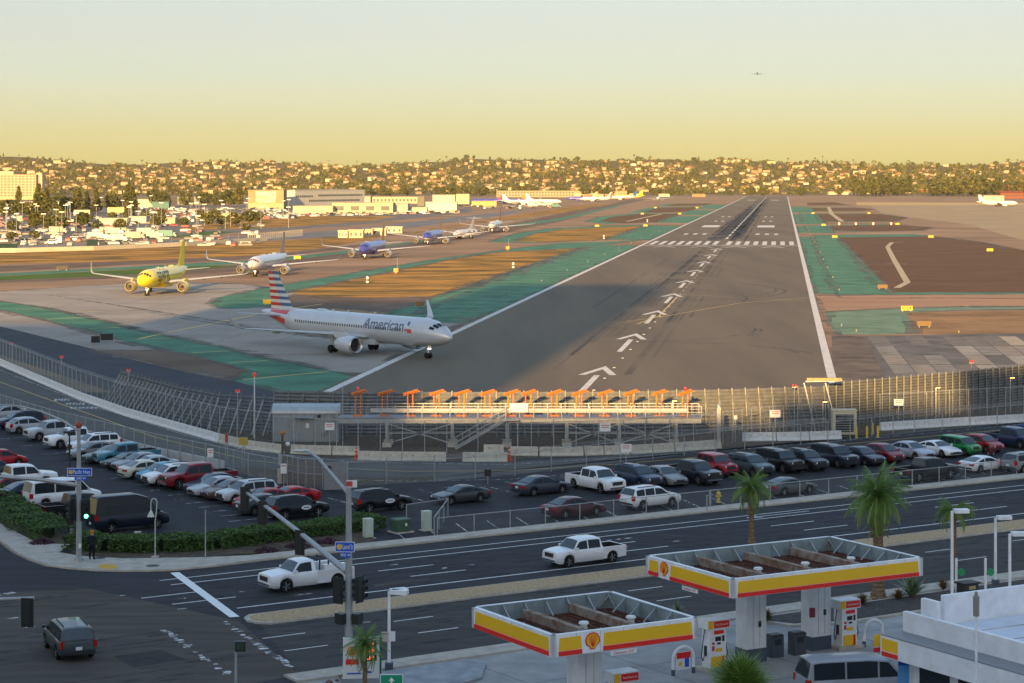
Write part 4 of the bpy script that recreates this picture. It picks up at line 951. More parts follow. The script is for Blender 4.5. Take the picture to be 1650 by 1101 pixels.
# generator cabinet, bollards, gate post, cones, beacons
p = G(1361, 702); t = thing('generator_cabinet', 'cream metal generator cabinet with dark louvre front', 'cabinet', p)
m_crm = mat('cream_metal', (.55, .50, .36), .55, nscale=3, namt=.1)
mb = MB(); mb.box((0, .6, 1.25), (2.35, 1.2, 2.3)); mb.build('housing', m_crm, t)
mb = MB(); mb.box((0, -.02, 1.2), (1.75, .06, 1.7)); mb.build('recess', m_blk, t)
for k in range(7):
    mb = MB(); mb.box((0, -.06, .5 + k * .24), (1.7, .05, .05)); mb.build('louvre', m_galv, t)
mb = MB(); mb.box((0, .6, 2.45), (2.45, 1.3, .1)); mb.build('lid', m_crm, t)
m_bol = mat('bollard_yellow', (.62, .42, .03), .55, nscale=3, namt=.1)
for q in ((1380, 706.5), (1397, 705.5), (1406, 700), (1414.5, 705)):
    b = thing('bollard', 'yellow steel bollard guarding the generator cabinet', 'bollard', G(*q), 0, 'yellow bollards'); mb = MB(); mb.lathe([(0, .11), (1.05, .11), (1.13, .07), (1.15, .01)], 12, 0, 'z'); mb.build('pipe', m_bol, b, 40); mb = MB(); mb.lathe([(0, .2), (.04, .2)], 12, 0, 'z'); mb.build('base', m_conc, b)
t = thing('gate_post', 'thick grey steel gate post at the platform corner with a dome camera', 'post', G(1158, 722.5))
mb = MB(); mb.box((0, 0, 1.9), (.35, .3, 3.8)); mb.build('post', m_galv, t); mb = MB(); mb.box((0, 0, .4), (.6, .5, .8), taper=.6); mb.build('footing', m_jer_t, t); mb = MB(); mb.lathe([(3.8, .22), (3.95, .22), (4.1, .12)], 10, 0, 'z'); mb.build('dome_camera', m_galv, t)
def cone(p, label, h=1.25):
    t = thing('channelizer_post', label, 'traffic cone', p); mb = MB(); mb.lathe([(0, .32), (.08, .32), (.1, .17), (h * .55, .12), (h, .07), (h + .03, .02)], 12, 0, 'z'); mb.build('body', mat('cone_red', (.55, .05, .03), .5), t, 40)
    for k in (.45, .75):
        mb = MB(); mb.lathe([(h * k, .145 - .045 * k + .02), (h * k + .12, .135 - .045 * k + .02)], 12, 0, 'z'); mb.build('reflective_band', mat('cone_band', (.7, .45, .3), .4), t)
cone(G(574, 741), 'red traffic cone beside the platform barriers near the shed', 1.1); cone(G(821, 743), 'red and orange traffic cone by the stairs barrier')
def beacon(p, h, label):
    t = thing('obstruction_light', label, 'beacon', p, 0, 'red obstruction lights')
    mb = MB(); mb.tube((0, 0, 0), (0, 0, h), .05, .04, 8); mb.build('mast', m_galv, t)
    for sx in (-.14, .14):
        mb = MB(); mb.lathe([(h, .08), (h + .07, .09), (h + .2, .085), (h + .26, .02)], 10, 0, 'z', (sx, 0, 0)); mb.build('lamp', MATS['red_lamp'], t)
    mb = MB(); mb.box((0, 0, h - .03), (.45, .2, .08)); mb.build('bracket', m_galv, t)
for q, h in (((207, 656), 3.95), ((99, 607), 2.4), ((19, 586), 2.6), ((383, 697), 4.0), ((1280, 697), 4.5), ((1565, 665), 5.35)): beacon(G(*q), h, 'twin red obstruction light on top of the blast fence')
t = thing('beacon_mast', 'slim white mast with red ball standing behind the shed fence', 'mast', G(410, 706)); mb = MB(); mb.tube((0, 0, 0), (0, 0, 5.9), .09, .06, 8); mb.build('pole', mat('mast_white', (.6, .6, .6), .5), t); mb = MB(); mb.lathe([(5.9, .1), (6.05, .16), (6.25, .16), (6.35, .05)], 10, 0, 'z'); mb.build('red_ball', MATS['red_lamp'], t)
t = thing('whip_mast', 'thin pale whip mast at the platform corner', 'mast', (X(552, 200), 200.2, 0)); mb = MB(); mb.tube((0, 0, 0), (0, 0, 5.6), .05, .04, 6); mb.build('pole', m_galv, t)
m_lit = mat('sodium_lamp', (.9, .5, .1), .4, emit=(1, .42, .08), estr=6)
def flood(p, h, label):
    t = thing('flood_light', label, 'lamp', p, 0, 'lit flood lights on the blast wall')
    mb = MB(); mb.bar((0, 0, 0), (0, 0, h), .09); mb.build('mast', m_galv, t)
    mb = MB(); mb.box((.15, -.35, h + .06), (.5, .4, .12)); mb.build('housing', m_blk, t)
    mb = MB(); mb.box((.15, -.37, h - .02), (.36, .30, .05)); mb.build('lens', m_lit, t)
for q, h in (((1508, 680), 3.6), ((1628, 665), 3.8), ((1326, 697), 3.1), ((1084, 705), 3.6)): flood(G(*q), h, 'small lit orange flood light on the airport boundary')
# leaning frame poles by the generator
t = thing('lattice_frame', 'leaning steel frame poles with a rusty cross arm beside the blast wall', 'frame', G(1315, 699)); 
for a, b in (((-1.2, 0, 5.0), (0, 0, 0)), ((.9, 0, 5.0), (2.2, 0, 0)), ((-1.0, .3, 5.1), (2.6, .3, 5.2))):
    mb = MB(); mb.bar(a, b, .12); mb.build('pole', m_galv, t)
mb = MB(); mb.box((.8, .2, 5.35), (3.4, .5, .22)); mb.build('cross_arm', mat('weathered_tan', (.38, .27, .14), .8, nscale=3, namt=.2), t)
# camera pole, utility pole with transformer in the verge
p = G(455, 779); t = thing('equipment_pole', 'weathered pole with camera dome and grey meter boxes', 'pole', p)
mb = MB(); mb.box((0, 0, .6), (.75, .6, 1.2)); mb.build('concrete_base', m_conc, t); mb = MB(); mb.tube((0, 0, 1.2), (0, 0, 4.0), .09, .08, 8); mb.build('pole', mat('weathered_wood', (.12, .08, .055), .9, nscale=6, namt=.25), t)
for z in (1.7, 2.15):
    mb = MB(); mb.box((-.12, -.15, z), (.4, .25, .38)); mb.build('meter_box', m_galv, t)
mb = MB(); mb.lathe([(4.0, .2), (4.15, .26), (4.3, .2), (4.35, .05)], 12, 0, 'z'); mb.build('rust_cap', mat('rust_cap', (.40, .20, .10), .8), t); mb = MB(); mb.lathe([(3.05, .05), (3.15, .17), (3.3, .2), (3.4, .1)], 12, 0, 'z', (.45, -.1, 0)); mb.build('dome_camera', mat('dome_white', (.7, .7, .7), .35), t)
for q, col, lb in (((365, 752), (.40, .03, .03), 'tall red and white marker post by the perimeter fence'), ((392, 760), (.45, .33, .06), 'steel post with two yellow boxes by the perimeter fence')):
    t = thing('marker_post', lb, 'post', G(*q))
    for sx in (-.1, .1):
        mb = MB(); mb.tube((sx, 0, 0), (sx, 0, 2.9), .04, .04, 6); mb.build('post', m_galv, t)
    for zz in ((2.5,) if col[0] < .42 else (2.75, 2.45)):
        mb = MB(); mb.box((0, -.08, zz), (.2 if col[0] < .42 else .75, .15, .8 if col[0] < .42 else .32)); mb.build('marker', mat('marker_%d' % int(col[1] * 100), col, .5), t)
# ---------------------------------------------------------------- plants
m_leaf = [mat('hedge_leaf_%d' % i, c, .7) for i, c in enumerate([(.045, .105, .018), (.065, .14, .022), (.025, .06, .014), (.085, .155, .028)])]
def leaf_mass(mb, n, fn, size, nm=4, flat=.5):
    for _ in range(n):
        p, s = fn(), size * random.uniform(.6, 1.4)
        u = Vector((random.gauss(0, 1), random.gauss(0, 1), random.gauss(0, flat))).normalized(); v = u.cross(Vector((random.gauss(0, 1), random.gauss(0, 1), random.gauss(0, 1)))).normalized()
        mb.face([p - u * s, p + v * s * .45, p + u * s, p - v * s * .45], random.randrange(nm))
def hedge(path, w, h, label, n):
    P = [Vector((p[0], p[1], 0)) for p in path]; t = thing('hedge', label, 'hedge', P[0]); Q = [p - P[0] for p in P]
    L = [(b - a).length for a, b in zip(Q[:-1], Q[1:])]
    def pt():
        r = random.uniform(0, sum(L))
        for (a, b), l in zip(zip(Q[:-1], Q[1:]), L):
            if r <= l: break
            r -= l
        d = (b - a).normalized(); nn = Vector((-d.y, d.x, 0)); s = random.random(); c = a + d * r
        hh = h * (.86 + .14 * math.sin(c.x * 1.9) * math.cos(c.y * 1.3)); ww = w / 2 * (.92 + .1 * math.sin(c.x * 2.7 + 1))
        if s < .45: o = nn * random.choice((-1, 1)) * ww * random.uniform(.85, 1.03); z = random.uniform(.05, hh)
        else: o = nn * random.uniform(-ww, ww); z = hh * random.uniform(.86, 1.06) - .12 * abs(o.length / ww) ** 3
        return c + o + Vector((0, 0, z + .1))
    mb = MB(); leaf_mass(mb, int(n * 1.9), pt, .095); mb.build('foliage', m_leaf, t)
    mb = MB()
    mb.loft([[(p.x, p.y - w * .22, .1), (p.x, p.y + w * .22, .1), (p.x, p.y + w * .2, h * .7), (p.x, p.y - w * .2, h * .7)] for p in [Q[0].lerp(Q[1], .25)] + Q[1:-1] + [Q[-1].lerp(Q[-2], .25)]]); mb.build('shade_core', mat('hedge_shade', (.018, .03, .01), .95), t)  # solid core; the hedge's inner shade put into its dark green
    return t
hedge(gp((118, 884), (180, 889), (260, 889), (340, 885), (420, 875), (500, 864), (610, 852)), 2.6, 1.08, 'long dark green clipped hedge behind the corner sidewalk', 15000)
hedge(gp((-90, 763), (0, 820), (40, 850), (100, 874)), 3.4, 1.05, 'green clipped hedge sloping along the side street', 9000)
m_pur = [mat('purple_groundcover_%d' % i, c, .8) for i, c in enumerate([(.09, .04, .06), (.06, .035, .045), (.12, .06, .09)])]
def shrub(p, r, h, n, ms, label, name='low_shrub', cat='shrub', size=.12):
    t = thing(name, label, cat, p)
    def pt():
        a = random.uniform(0, 2 * math.pi); q = math.sqrt(random.random()); return Vector((math.cos(a) * r * q, math.sin(a) * r * q, h * (1 - q * q) * random.uniform(.3, 1) + .08))
    mb = MB(); leaf_mass(mb, n, pt, size, len(ms)); mb.build('foliage', ms, t); mb = MB(); mb.tube((0, 0, -.02), (0, 0, h * .5), .05, .02, 6); mb.build('stem', m_dirt, t); return t
for i, q in enumerate(((67, 878), (430, 891), (480, 884), (528, 877))):
    shrub(G(*q), .9, .35, 260, m_pur, ['purple ground cover clump at the tip of the sloping hedge', 'purple ground cover clump in front of the long hedge behind the white work truck', 'purple ground cover clump in front of the long hedge under the mast arm', 'purple ground cover clump in front of the long hedge beside the utility cabinet'][i])
m_fr = [mat('palm_frond_%d' % i, c, .55) for i, c in enumerate([(.12, .22, .035), (.085, .17, .03), (.17, .25, .035), (.20, .18, .05)])]
m_trk = mat('palm_trunk', (.20, .135, .085), .95, nscale=7, namt=.35, bump=.8)
def frond_mesh(L, droop, w, mi, n=22):
    mb = MB(); pts = []
    for k in range(n + 1):
        f = k / n; pts.append(Vector((L * f * (1 - .18 * f * droop), 0, L * (.42 * f - (.38 + .5 * droop) * f * f))))
    for a, b in zip(pts[:-1], pts[1:]): mb.bar(a, b, .022, .018, mi)
    for k in range(2, n + 1):
        f = k / n; l = w * math.sin(math.pi * min(1, .18 + .80 * f)) ** .8
        d = (pts[k] - pts[k - 1]).normalized()
        for sg in (-1, 1):
            for jj in (0, .5):
                p = pts[k] - d * (jj * L / n); e = p + d * l * .55 + Vector((0, sg * l * random.uniform(.55, .9), -l * random.uniform(.3, 1.1)))
                s = d * .0065
                mb.face([p - s, p + s, e], mi)
    return mb.mesh('frond', m_fr)
FR = [frond_mesh(1.0, d, w, mi) for d, w, mi in ((.3, .26, 0), (.7, .3, 1), (1.1, .3, 0), (.9, .28, 2), (1.4, .26, 1), (1.5, .22, 3))]
def palm(p, h, r, tr, label, n=46, spread=1.0, lobes=False, skirt=False):
    t = thing('palm_tree', label, 'palm tree', p)
    mb = MB(); prof = []; N = int(h / .12)
    for k in range(N + 1):
        f = k / N; rr = tr * (1.25 - .45 * f + (.5 * max(0, .12 - f) / .12) + .25 * max(0, f - .75)) * (1.08 if k % 2 else .95); prof.append((h * f, rr))
    mb.lathe(prof, 10, 0, 'z'); mb.build('trunk', m_trk, t)
    for k in range(18 if skirt else 10):
        a = k * 2.4; z = h - .1 - .03 * k; mb = MB(); mb.bar((math.cos(a) * tr * .7, math.sin(a) * tr * .7, z - .1), (math.cos(a) * tr * 1.9, math.sin(a) * tr * 1.9, z + .18), .07, .05); mb.build('leaf_base', m_trk, t)
    for k in range(n):
        f = k / n; el = R(82 - 125 * f * spread + random.uniform(-8, 8)); a = k * 2.39996 + random.uniform(-.2, .2)
        if lobes: a = (0 if k % 2 else math.pi) + random.uniform(-1.0, 1.0); el = R(random.uniform(-20, 60))
        s = r * random.uniform(.85, 1.1); m = FR[min(5, int(f * 5.3 + random.uniform(0, .7)))]
        o = put('frond', m, t, loc=(0, 0, h), rot=(random.uniform(-.4, .4), -el + .25, a), scale=s)
    return t
palm(G(1211, 876), 3.7, 1.75, .17, 'young palm with slim pale trunk behind the larger fuel canopy', 44)
palm(G(1415, 966), 6.0, 2.3, .30, 'stout tall palm with dense round crown in the station planter', 70, 1.1, skirt=True)
palm(G(1537, 912), 3.6, 1.5, .17, 'palm with crown parted in two behind the white light poles', 40, lobes=True)
palm((X(588, 101), 101, 0), 2.9, 1.25, .11, 'small feathery palm in front of the fuel price sign', 46)
# fan palm
def fan_mesh(r=1.0, n=26):
    mb = MB(); mb.bar((0, 0, 0), (r * .55, 0, .12), .03, .02, 1)
    c = Vector((r * .5, 0, .12))
    for k in range(n):
        a = R(-110 + 220 * k / (n - 1)); l = r * (.75 - .12 * abs(a)); e = c + Vector((math.cos(a) * l, math.sin(a) * l, -.12 * l + random.uniform(-.04, .04))); s = Vector((-math.sin(a), math.cos(a), 0)) * .02
        mid = c.lerp(e, .55) + Vector((0, 0, .05)); mb.face([c, mid - s, e, mid + s], 0 if k % 3 else 2)
    return mb.mesh('fan_leaf', m_fr)
FAN = fan_mesh()
def fan_palm(p, h, r, n, label):
    t = thing('fan_palm', label, 'palm tree', p); mb = MB(); mb.lathe([(0, .28), (h * .5, .22), (h, .2)], 10, 0, 'z'); mb.build('trunk', m_trk, t)
    for k in range(n):
        f = k / n; o = put('fan_leaf', FAN, t, loc=(0, 0, h), rot=(random.uniform(-.3, .3), -R(85 - 95 * f), k * 2.39996), scale=r * random.uniform(.85, 1.1))
fan_palm((X(1195, 94), 94, 0), 2.15, 1.75, 34, 'bushy fan palm beside the fuel pump')
def spiky(p, r, n, label, ms, name, w=.07):
    t = thing(name, label, 'plant', p); mb = MB()
    for k in range(n):
        a = random.uniform(0, 2 * math.pi); el = R(random.uniform(20, 85)); l = r * random.uniform(.7, 1.1); d = Vector((math.cos(a) * math.cos(el), math.sin(a) * math.cos(el), math.sin(el))); s = Vector((-math.sin(a), math.cos(a), 0)) * w * random.uniform(.7, 1.2)
        m1 = d * l * .5 + Vector((0, 0, .03)); mb.face([-s * .6, m1 - s, d * l - Vector((0, 0, l * .12)), m1 + s, s * .6], random.randrange(len(ms)))
    mb.build('leaves', ms, t, loc=(0, 0, .15)); mb = MB(); mb.lathe([(0, w * 2), (.2, w * 2.2), (.3, w)], 8, 0, 'z'); mb.build('crown_base', m_dirt, t)
m_ag = [mat('agave_leaf', (.16, .22, .12), .6), mat('agave_pale', (.36, .36, .18), .6), mat('agave_dark', (.07, .12, .06), .6)]
m_rg = [mat('reed_grass', (.22, .13, .04), .9), mat('reed_dark', (.12, .08, .03), .9)]
spiky(G(1470, 966), 1.6, 80, 'large spiky variegated agave in the station planter', m_ag, 'agave_plant')
spiky(G(1092, 993), .9, 40, 'small agave at the end of the near fuel canopy', m_ag, 'agave_plant', .05)
for q, lb in (((1390, 978), 'tan ornamental grass beside the stout palm trunk'), ((1448, 970), 'tan ornamental grass between stout palm and large agave'), ((1520, 954), 'tan ornamental grass by the white light pole'), ((1236, 1005), 'tan ornamental grass between the two canopy columns')):
    spiky(G(*q), .85, 150, lb, m_rg, 'ornamental_grass', .02)
# stones in the sign island
m_rock = mat('river_stone', (.16, .10, .08), .9, nscale=4, namt=.3)
for k in range(16):
    t_ = G(random.uniform(528, 600), random.uniform(1090, 1106)); mb = MB(); r = random.uniform(.12, .26); mb.lathe([(0, r * .6), (r * .35, r), (r * .7, r * .8), (r * .95, r * .2)], 7, 0, 'z', sy=random.uniform(.7, 1.3))
    mb.build('landscape_stone', m_rock, loc=(t_.x, t_.y, .13), rz=random.uniform(0, 6), smooth=60, label='rounded brown landscape stone beside the price sign', cat='stone', group='stones in the sign island')

# ---------------------------------------------------------------- signals, lamps, cabinets
m_pole = mat('signal_pole_steel', (.36, .38, .39), .5, .3, nscale=2, namt=.1)
m_sig = mat('signal_housing_black', (.018, .022, .02), .5)
m_blue = mat('street_sign_blue', (.012, .10, .55), .5)
m_txtw = mat('sign_text_white', (.82, .82, .82), .5)
m_gl = mat('green_signal_lit', (.1, .8, .5), .3, emit=(.08, 1.0, .55), estr=4)
m_off = mat('lens_off', (.03, .03, .03), .3)
def signal_head(parent, p, rz, lit=None, plate=True, n=3):
    mb = MB(); mb.box((0, 0, 0), (.36, .25, .36 * n)); o = mb.build('signal_head', m_sig, parent, loc=p, rz=rz)
    if plate:
        mb = MB(); mb.box((0, .08, 0), (.62, .03, .36 * n + .28)); mb.build('back_plate', m_sig, o)
    for k in range(n):
        z = .36 * ((n - 1) / 2 - k); mb = MB(); mb.lathe([(-.135, .13), (-.13, .01)], 14, 0, 'y', (0, 0, z)); mb.build('lens', m_gl if lit == k else m_off, o)
        mb = MB(); mb.lathe([(-.33, .15), (-.13, .15)], 12, 0, 'y', (0, 0, z + .02)); hd = [f for f in mb.f[:12]]; mb.f = [f for f in hd if sum(mb.v[i][2] for i in f) / 4 > z - .06]; mb.m = mb.m[:len(mb.f)]; mb.build('visor', m_sig, o)
    return o
def street_name(parent, p, text, sub, w, rz=0):
    mb = MB(); mb.box((0, 0, 0), (w, .03, .46)); o = mb.build('street_name_sign', m_blue, parent, loc=p, rz=rz)
    mb = MB(); mb.box((0, .006, 0), (w + .06, .03, .52)); mb.build('sign_border', m_txtw, o)
    me = text_mesh(text, .36, m_txtw, .003); tw = max(v.co.x for v in me.vertices) - min(v.co.x for v in me.vertices); put('lettering', me, o, loc=(.15, -.022, 0), rot=(R(90), 0, 0), scale=(min(1, (w - .42) / tw), 1, 1))
    mb = MB(); mb.lathe([(-.024, .15), (-.018, .15)], 14, 0, 'y', (-w / 2 + .2, 0, 0)); mb.build('emblem', mat('emblem_yellow', (.7, .45, .08), .5), o)
    mb = MB(); mb.box((w * .05, 0, -.42), (w * .52, .03, .26)); o2 = mb.build('block_number_sign', m_blue, parent, loc=p, rz=rz)
    put('lettering', text_mesh(sub, .2, m_txtw, .003), o2, loc=(w * .05, -.022, -.42), rot=(R(90), 0, 0))
# corner signal on the hedge corner
P1 = G(127, 907); t = thing('signal_mast', 'tall signal mast at the hedge corner with street name sign and green light', 'traffic light', P1 + Vector((0, 0, .1)))
mb = MB(); mb.lathe([(0, .32), (.25, .3), (.3, .19), (5.2, .16), (8.7, .11)], 14, 0, 'z'); mb.build('pole', m_pole, t, 40)
mb = MB(); mb.path([(0, 0, 8.5), (-1.2, .4, 9.15), (-2.6, .9, 9.65), (-4.1, 1.4, 9.95), (-5.6, 1.8, 10.0)], [.09, .08, .07, .06, .05], 8); mb.build('lamp_arm', m_pole, t, 40)
mb = MB(); mb.box((-6.0, 1.9, 9.98), (.75, .32, .16)); mb.build('luminaire', m_pole, t)
mb = MB(); mb.path([(0, 0, 4.95), (-2.5, -.2, 5.35), (-5.5, -.4, 5.6), (-9, -.6, 5.75)], [.15, .13, .11, .09], 8); mb.build('mast_arm', m_pole, t, 40)
mb = MB(); mb.lathe([(8.7, .16), (8.78, .22), (8.95, .22), (9.1, .1)], 10, 0, 'z'); mb.build('cap_sensor', mat('rust_red', (.35, .06, .03), .6), t)
street_name(t, (.1, -.25, 5.85), 'Pacific Hwy.', '1000 W', 1.55)
signal_head(t, (.5, -.25, 3.35), .35, 2); signal_head(t, (-.45, -.2, 3.4), -1.9, None)
mb = MB(); mb.box((.12, -.25, 1.05), (.16, .1, .28)); mb.build('push_button', m_signw, t)
mb = MB(); mb.box((-.55, .1, 2.6), (.45, .3, .45)); o = mb.build('pedestrian_signal', m_sig, t)
mb = MB(); mb.box((-.55, -.065, 2.6), (.3, .02, .3)); mb.build('lens', m_off, o)
# near signal with mast arm over the boulevard
d2 = 109.0; P2 = Vector((X(562, d2), d2, 0)); t = thing('signal_mast', 'tall signal mast beside the price sign with arm reaching over the boulevard', 'traffic light', P2)
mb = MB(); mb.lathe([(0, .34), (.25, .32), (.3, .21), (5.2, .18), (9.3, .13)], 14, 0, 'z'); mb.build('pole', m_pole, t, 40)
e = Vector((X(396, 126), 126, Z(793, 126))) - P2; a0 = Vector((-.1, .1, 4.9))
mb = MB(); mb.path([a0, a0.lerp(e, .33) + Vector((0, 0, .1)), a0.lerp(e, .67) + Vector((0, 0, .1)), e], [.17, .14, .12, .09], 10); mb.build('mast_arm', m_pole, t, 40)
le = Vector((X(490, 113.5), 113.5, Z(727, 113.5))) - P2; b0 = Vector((0, 0, 8.9))
mb = MB(); mb.path([b0, b0.lerp(le, .35) + Vector((0, 0, .18)), b0.lerp(le, .68) + Vector((0, 0, .34)), le + Vector((.3, -.3, .0)), le], [.10, .085, .075, .06, .055], 8); mb.build('lamp_arm', m_pole, t, 40)
mb = MB(); mb.lathe([(-.45, .06), (-.2, .17), (.2, .2), (.5, .12)], 10, 0, 'x', tuple(le + Vector((-.2, .1, 0))), sz=.5); mb.build('luminaire', mat('lamp_housing', (.55, .52, .45), .5), t, 40)
street_name(t, (-.18, -.28, 6.25), 'Laurel St', '900 W', .95, -.1)
def on_arm(px, py, dd): return Vector((X(px, dd), dd, Z(py, dd))) - P2
f1 = a0.lerp(e, .80); f2 = a0.lerp(e, .42); f3 = a0.lerp(e, 1.0)
for f in (f1, f2, f3): signal_head(t, f + Vector((0, -.15, -.35)), math.pi - .5, None)
signal_head(t, (-.5, -.1, 4.0), 2.6); signal_head(t, (.5, -.1, 4.05), -2.2); signal_head(t, (.6, .25, 4.0), 1.2)
for sx, rz in ((-.4, 2.4), (.45, -2.0)): signal_head(t, (sx, -.05, 2.55), rz, None, False, 1).scale = (1.5, 1.5, 1.5)
mb = MB(); mb.box((.16, -.18, 9.45), (.55, .05, .36)); o = mb.build('number_sign', m_signw, t); mb = MB(); mb.box((.05, -.21, 9.45), (.32, .01, .26)); mb.build('red_numeral', m_redtxt, o)
mb = MB(); mb.bar((.3, 0, 2.3), (1.1, .1, 2.35), .05); mb.build('side_bracket', m_pole, t)
# hanging signal at the left edge and crossing signal near the kerb
t = thing('signal_mast', 'signal head seen from behind at the end of a pale mast arm', 'traffic light', (-31.5, 100, 0))
mb = MB(); mb.lathe([(0, .3), (5.6, .17)], 12, 0, 'z'); mb.build('pole', m_pole, t); mb = MB(); mb.tube((0, 0, Z(972, 100) - .05), (X(55, 100) + 31.5, 0, Z(964, 100)), .13, .08, 10); mb.build('mast_arm', m_pole, t)
signal_head(t, (X(46, 100) + 31.5, -.12, Z(986, 100)), math.pi - .2, None)
p = G(380, 1112); t = thing('crossing_signal', 'short pole with pedestrian crossing signal', 'traffic light', p); mb = MB(); mb.lathe([(0, .12), (.2, .07), (2.3, .055)], 10, 0, 'z'); mb.build('pole', m_pole, t); mb = MB(); mb.box((.22, 0, 2.15), (.5, .32, .48)); o = mb.build('signal_box', m_sig, t); mb = MB(); mb.box((.22, -.17, 2.15), (.36, .02, .34)); mb.build('lens', mat('dark_green_lens', (.03, .06, .04), .3), o)
# dark slim lamp post in the car park, pale shepherd lamp by the hedge, thin post
t = thing('dark_lamp_post', 'slim black lamp post standing between the white pickup and white suv', 'lamp post', G(112, 800)); mb = MB(); mb.lathe([(0, .14), (.4, .09), (5.0, .06)], 10, 0, 'z'); mb.build('pole', m_blk, t); mb = MB(); mb.box((0, 0, 5.05), (.9, .3, .16)); mb.build('lamp_head', m_blk, t)
t = thing('hooked_lamp', 'pale shepherd crook lamp with bell shade in front of the hedge', 'lamp post', G(250, 902) + Vector((0, 0, .12))); m_pl = mat('pale_green_paint', (.52, .58, .50), .5)
mb = MB(); pts = [(0, 0, 0), (0, 0, 2.4), (.08, 0, 3.0), (.12, 0, 3.6)] + [(.12 - .2 + .2 * math.cos(R(a)), 0, 3.6 + .3 * math.sin(R(a))) for a in range(15, 181, 15)] + [(-.28, 0, 3.1)]
mb.path(pts, .035, 8); mb.build('pole', m_pl, t, 50); mb = MB(); mb.lathe([(2.7, .24), (2.78, .22), (2.95, .13), (3.1, .06), (3.15, .02)], 14, 0, 'z', (-.28, 0, 0)); mb.build('bell_shade', m_pl, t, 50); mb = MB(); mb.box((0, 0, .05), (.45, .4, .12)); mb.build('base', m_conc, t)
t = thing('thin_post', 'thin bare grey post beside the long hedge', 'post', G(331, 903) + Vector((0, 0, .1))); mb = MB(); mb.tube((0, 0, 0), (0, 0, 3.2), .045, .04, 8); mb.build('pole', m_galv, t)
# utility cabinets and hydrant
m_cab = mat('pale_green_cabinet', (.47, .55, .46), .55, nscale=3, namt=.08)
for q, lb in (((593, 868), 'pale green utility cabinet at the end of the hedge'), ((687, 855), 'pale green utility cabinet beside the green transformer')):
    t = thing('utility_cabinet', lb, 'cabinet', G(*q), R(33)); mb = MB(); mb.box((0, 0, .7), (.58, .5, 1.3)); mb.build('housing', m_cab, t); mb = MB(); mb.box((0, 0, 1.38), (.62, .54, .07), taper=.9); mb.build('lid', m_cab, t); mb = MB(); mb.box((0, 0, .03), (.9, .75, .08)); mb.build('plinth', m_conc, t); mb = MB(); mb.box((0, -.26, .7), (.46, .02, 1.05)); mb.build('door', m_cab, t)
t = thing('transformer_box', 'dark green pad transformer on a concrete plinth', 'transformer', G(646, 858), R(33)); m_tg = mat('transformer_green', (.05, .10, .06), .6, nscale=3, namt=.12)
mb = MB(); mb.box((0, 0, .5), (1.15, .95, .85)); mb.build('housing', m_tg, t); mb = MB(); mb.box((0, 0, .95), (1.22, 1.0, .08), taper=.92); mb.build('lid', m_tg, t); mb = MB(); mb.box((0, 0, .05), (1.5, 1.25, .1)); mb.build('plinth', m_conc, t); mb = MB(); mb.box((.15, -.49, .6), (.16, .02, .2)); mb.build('warning_label', m_signw, t)
t = thing('fire_hydrant', 'yellow fire hydrant at the sidewalk fence gap', 'fire hydrant', G(1159, 814) + Vector((0, .6, .1)))
mb = MB(); mb.lathe([(0, .2), (.06, .2), (.08, .13), (.62, .13), (.66, .18), (.7, .18), (.78, .14), (.88, .05), (.94, .03)], 14, 0, 'z'); mb.build('barrel', m_bol, t, 40)
for sg in (-1, 1):
    mb = MB(); mb.lathe([(.1, .07), (.22, .07), (.24, .05)] if sg > 0 else [(-.24, .05), (-.22, .07), (-.1, .07)], 10, 0, 'x', (0, 0, .5)); mb.build('hose_outlet', m_bol, t)
for q in ((1139, 826), (1145, 817)):
    t = thing('fence_gap_post', 'pipe frame post at the fence gap beside the yellow hydrant', 'post', G(*q), 0, 'fence gap posts'); mb = MB(); mb.tube((0, 0, 0), (0, 0, 1.3), .05, .05, 8); mb.bar((0, 0, 1.27), (.5, .35, 1.27), .05); mb.build('pipe', m_galv, t)
for q, lb in (((118, 863), 'white marker stub beside the black pickup'), ((222, 867), 'pale valve box beside the navy van'), ((424, 862), 'pale valve box behind the long hedge')):
    t = thing('valve_box', lb, 'box', G(*q)); mb = MB(); mb.box((0, 0, .2), (.42, .35, .4), taper=.9); mb.build('body', mat('pale_box', (.5, .5, .46), .7), t); mb = MB(); mb.box((0, 0, .42), (.46, .39, .05)); mb.build('lid', m_conc, t)

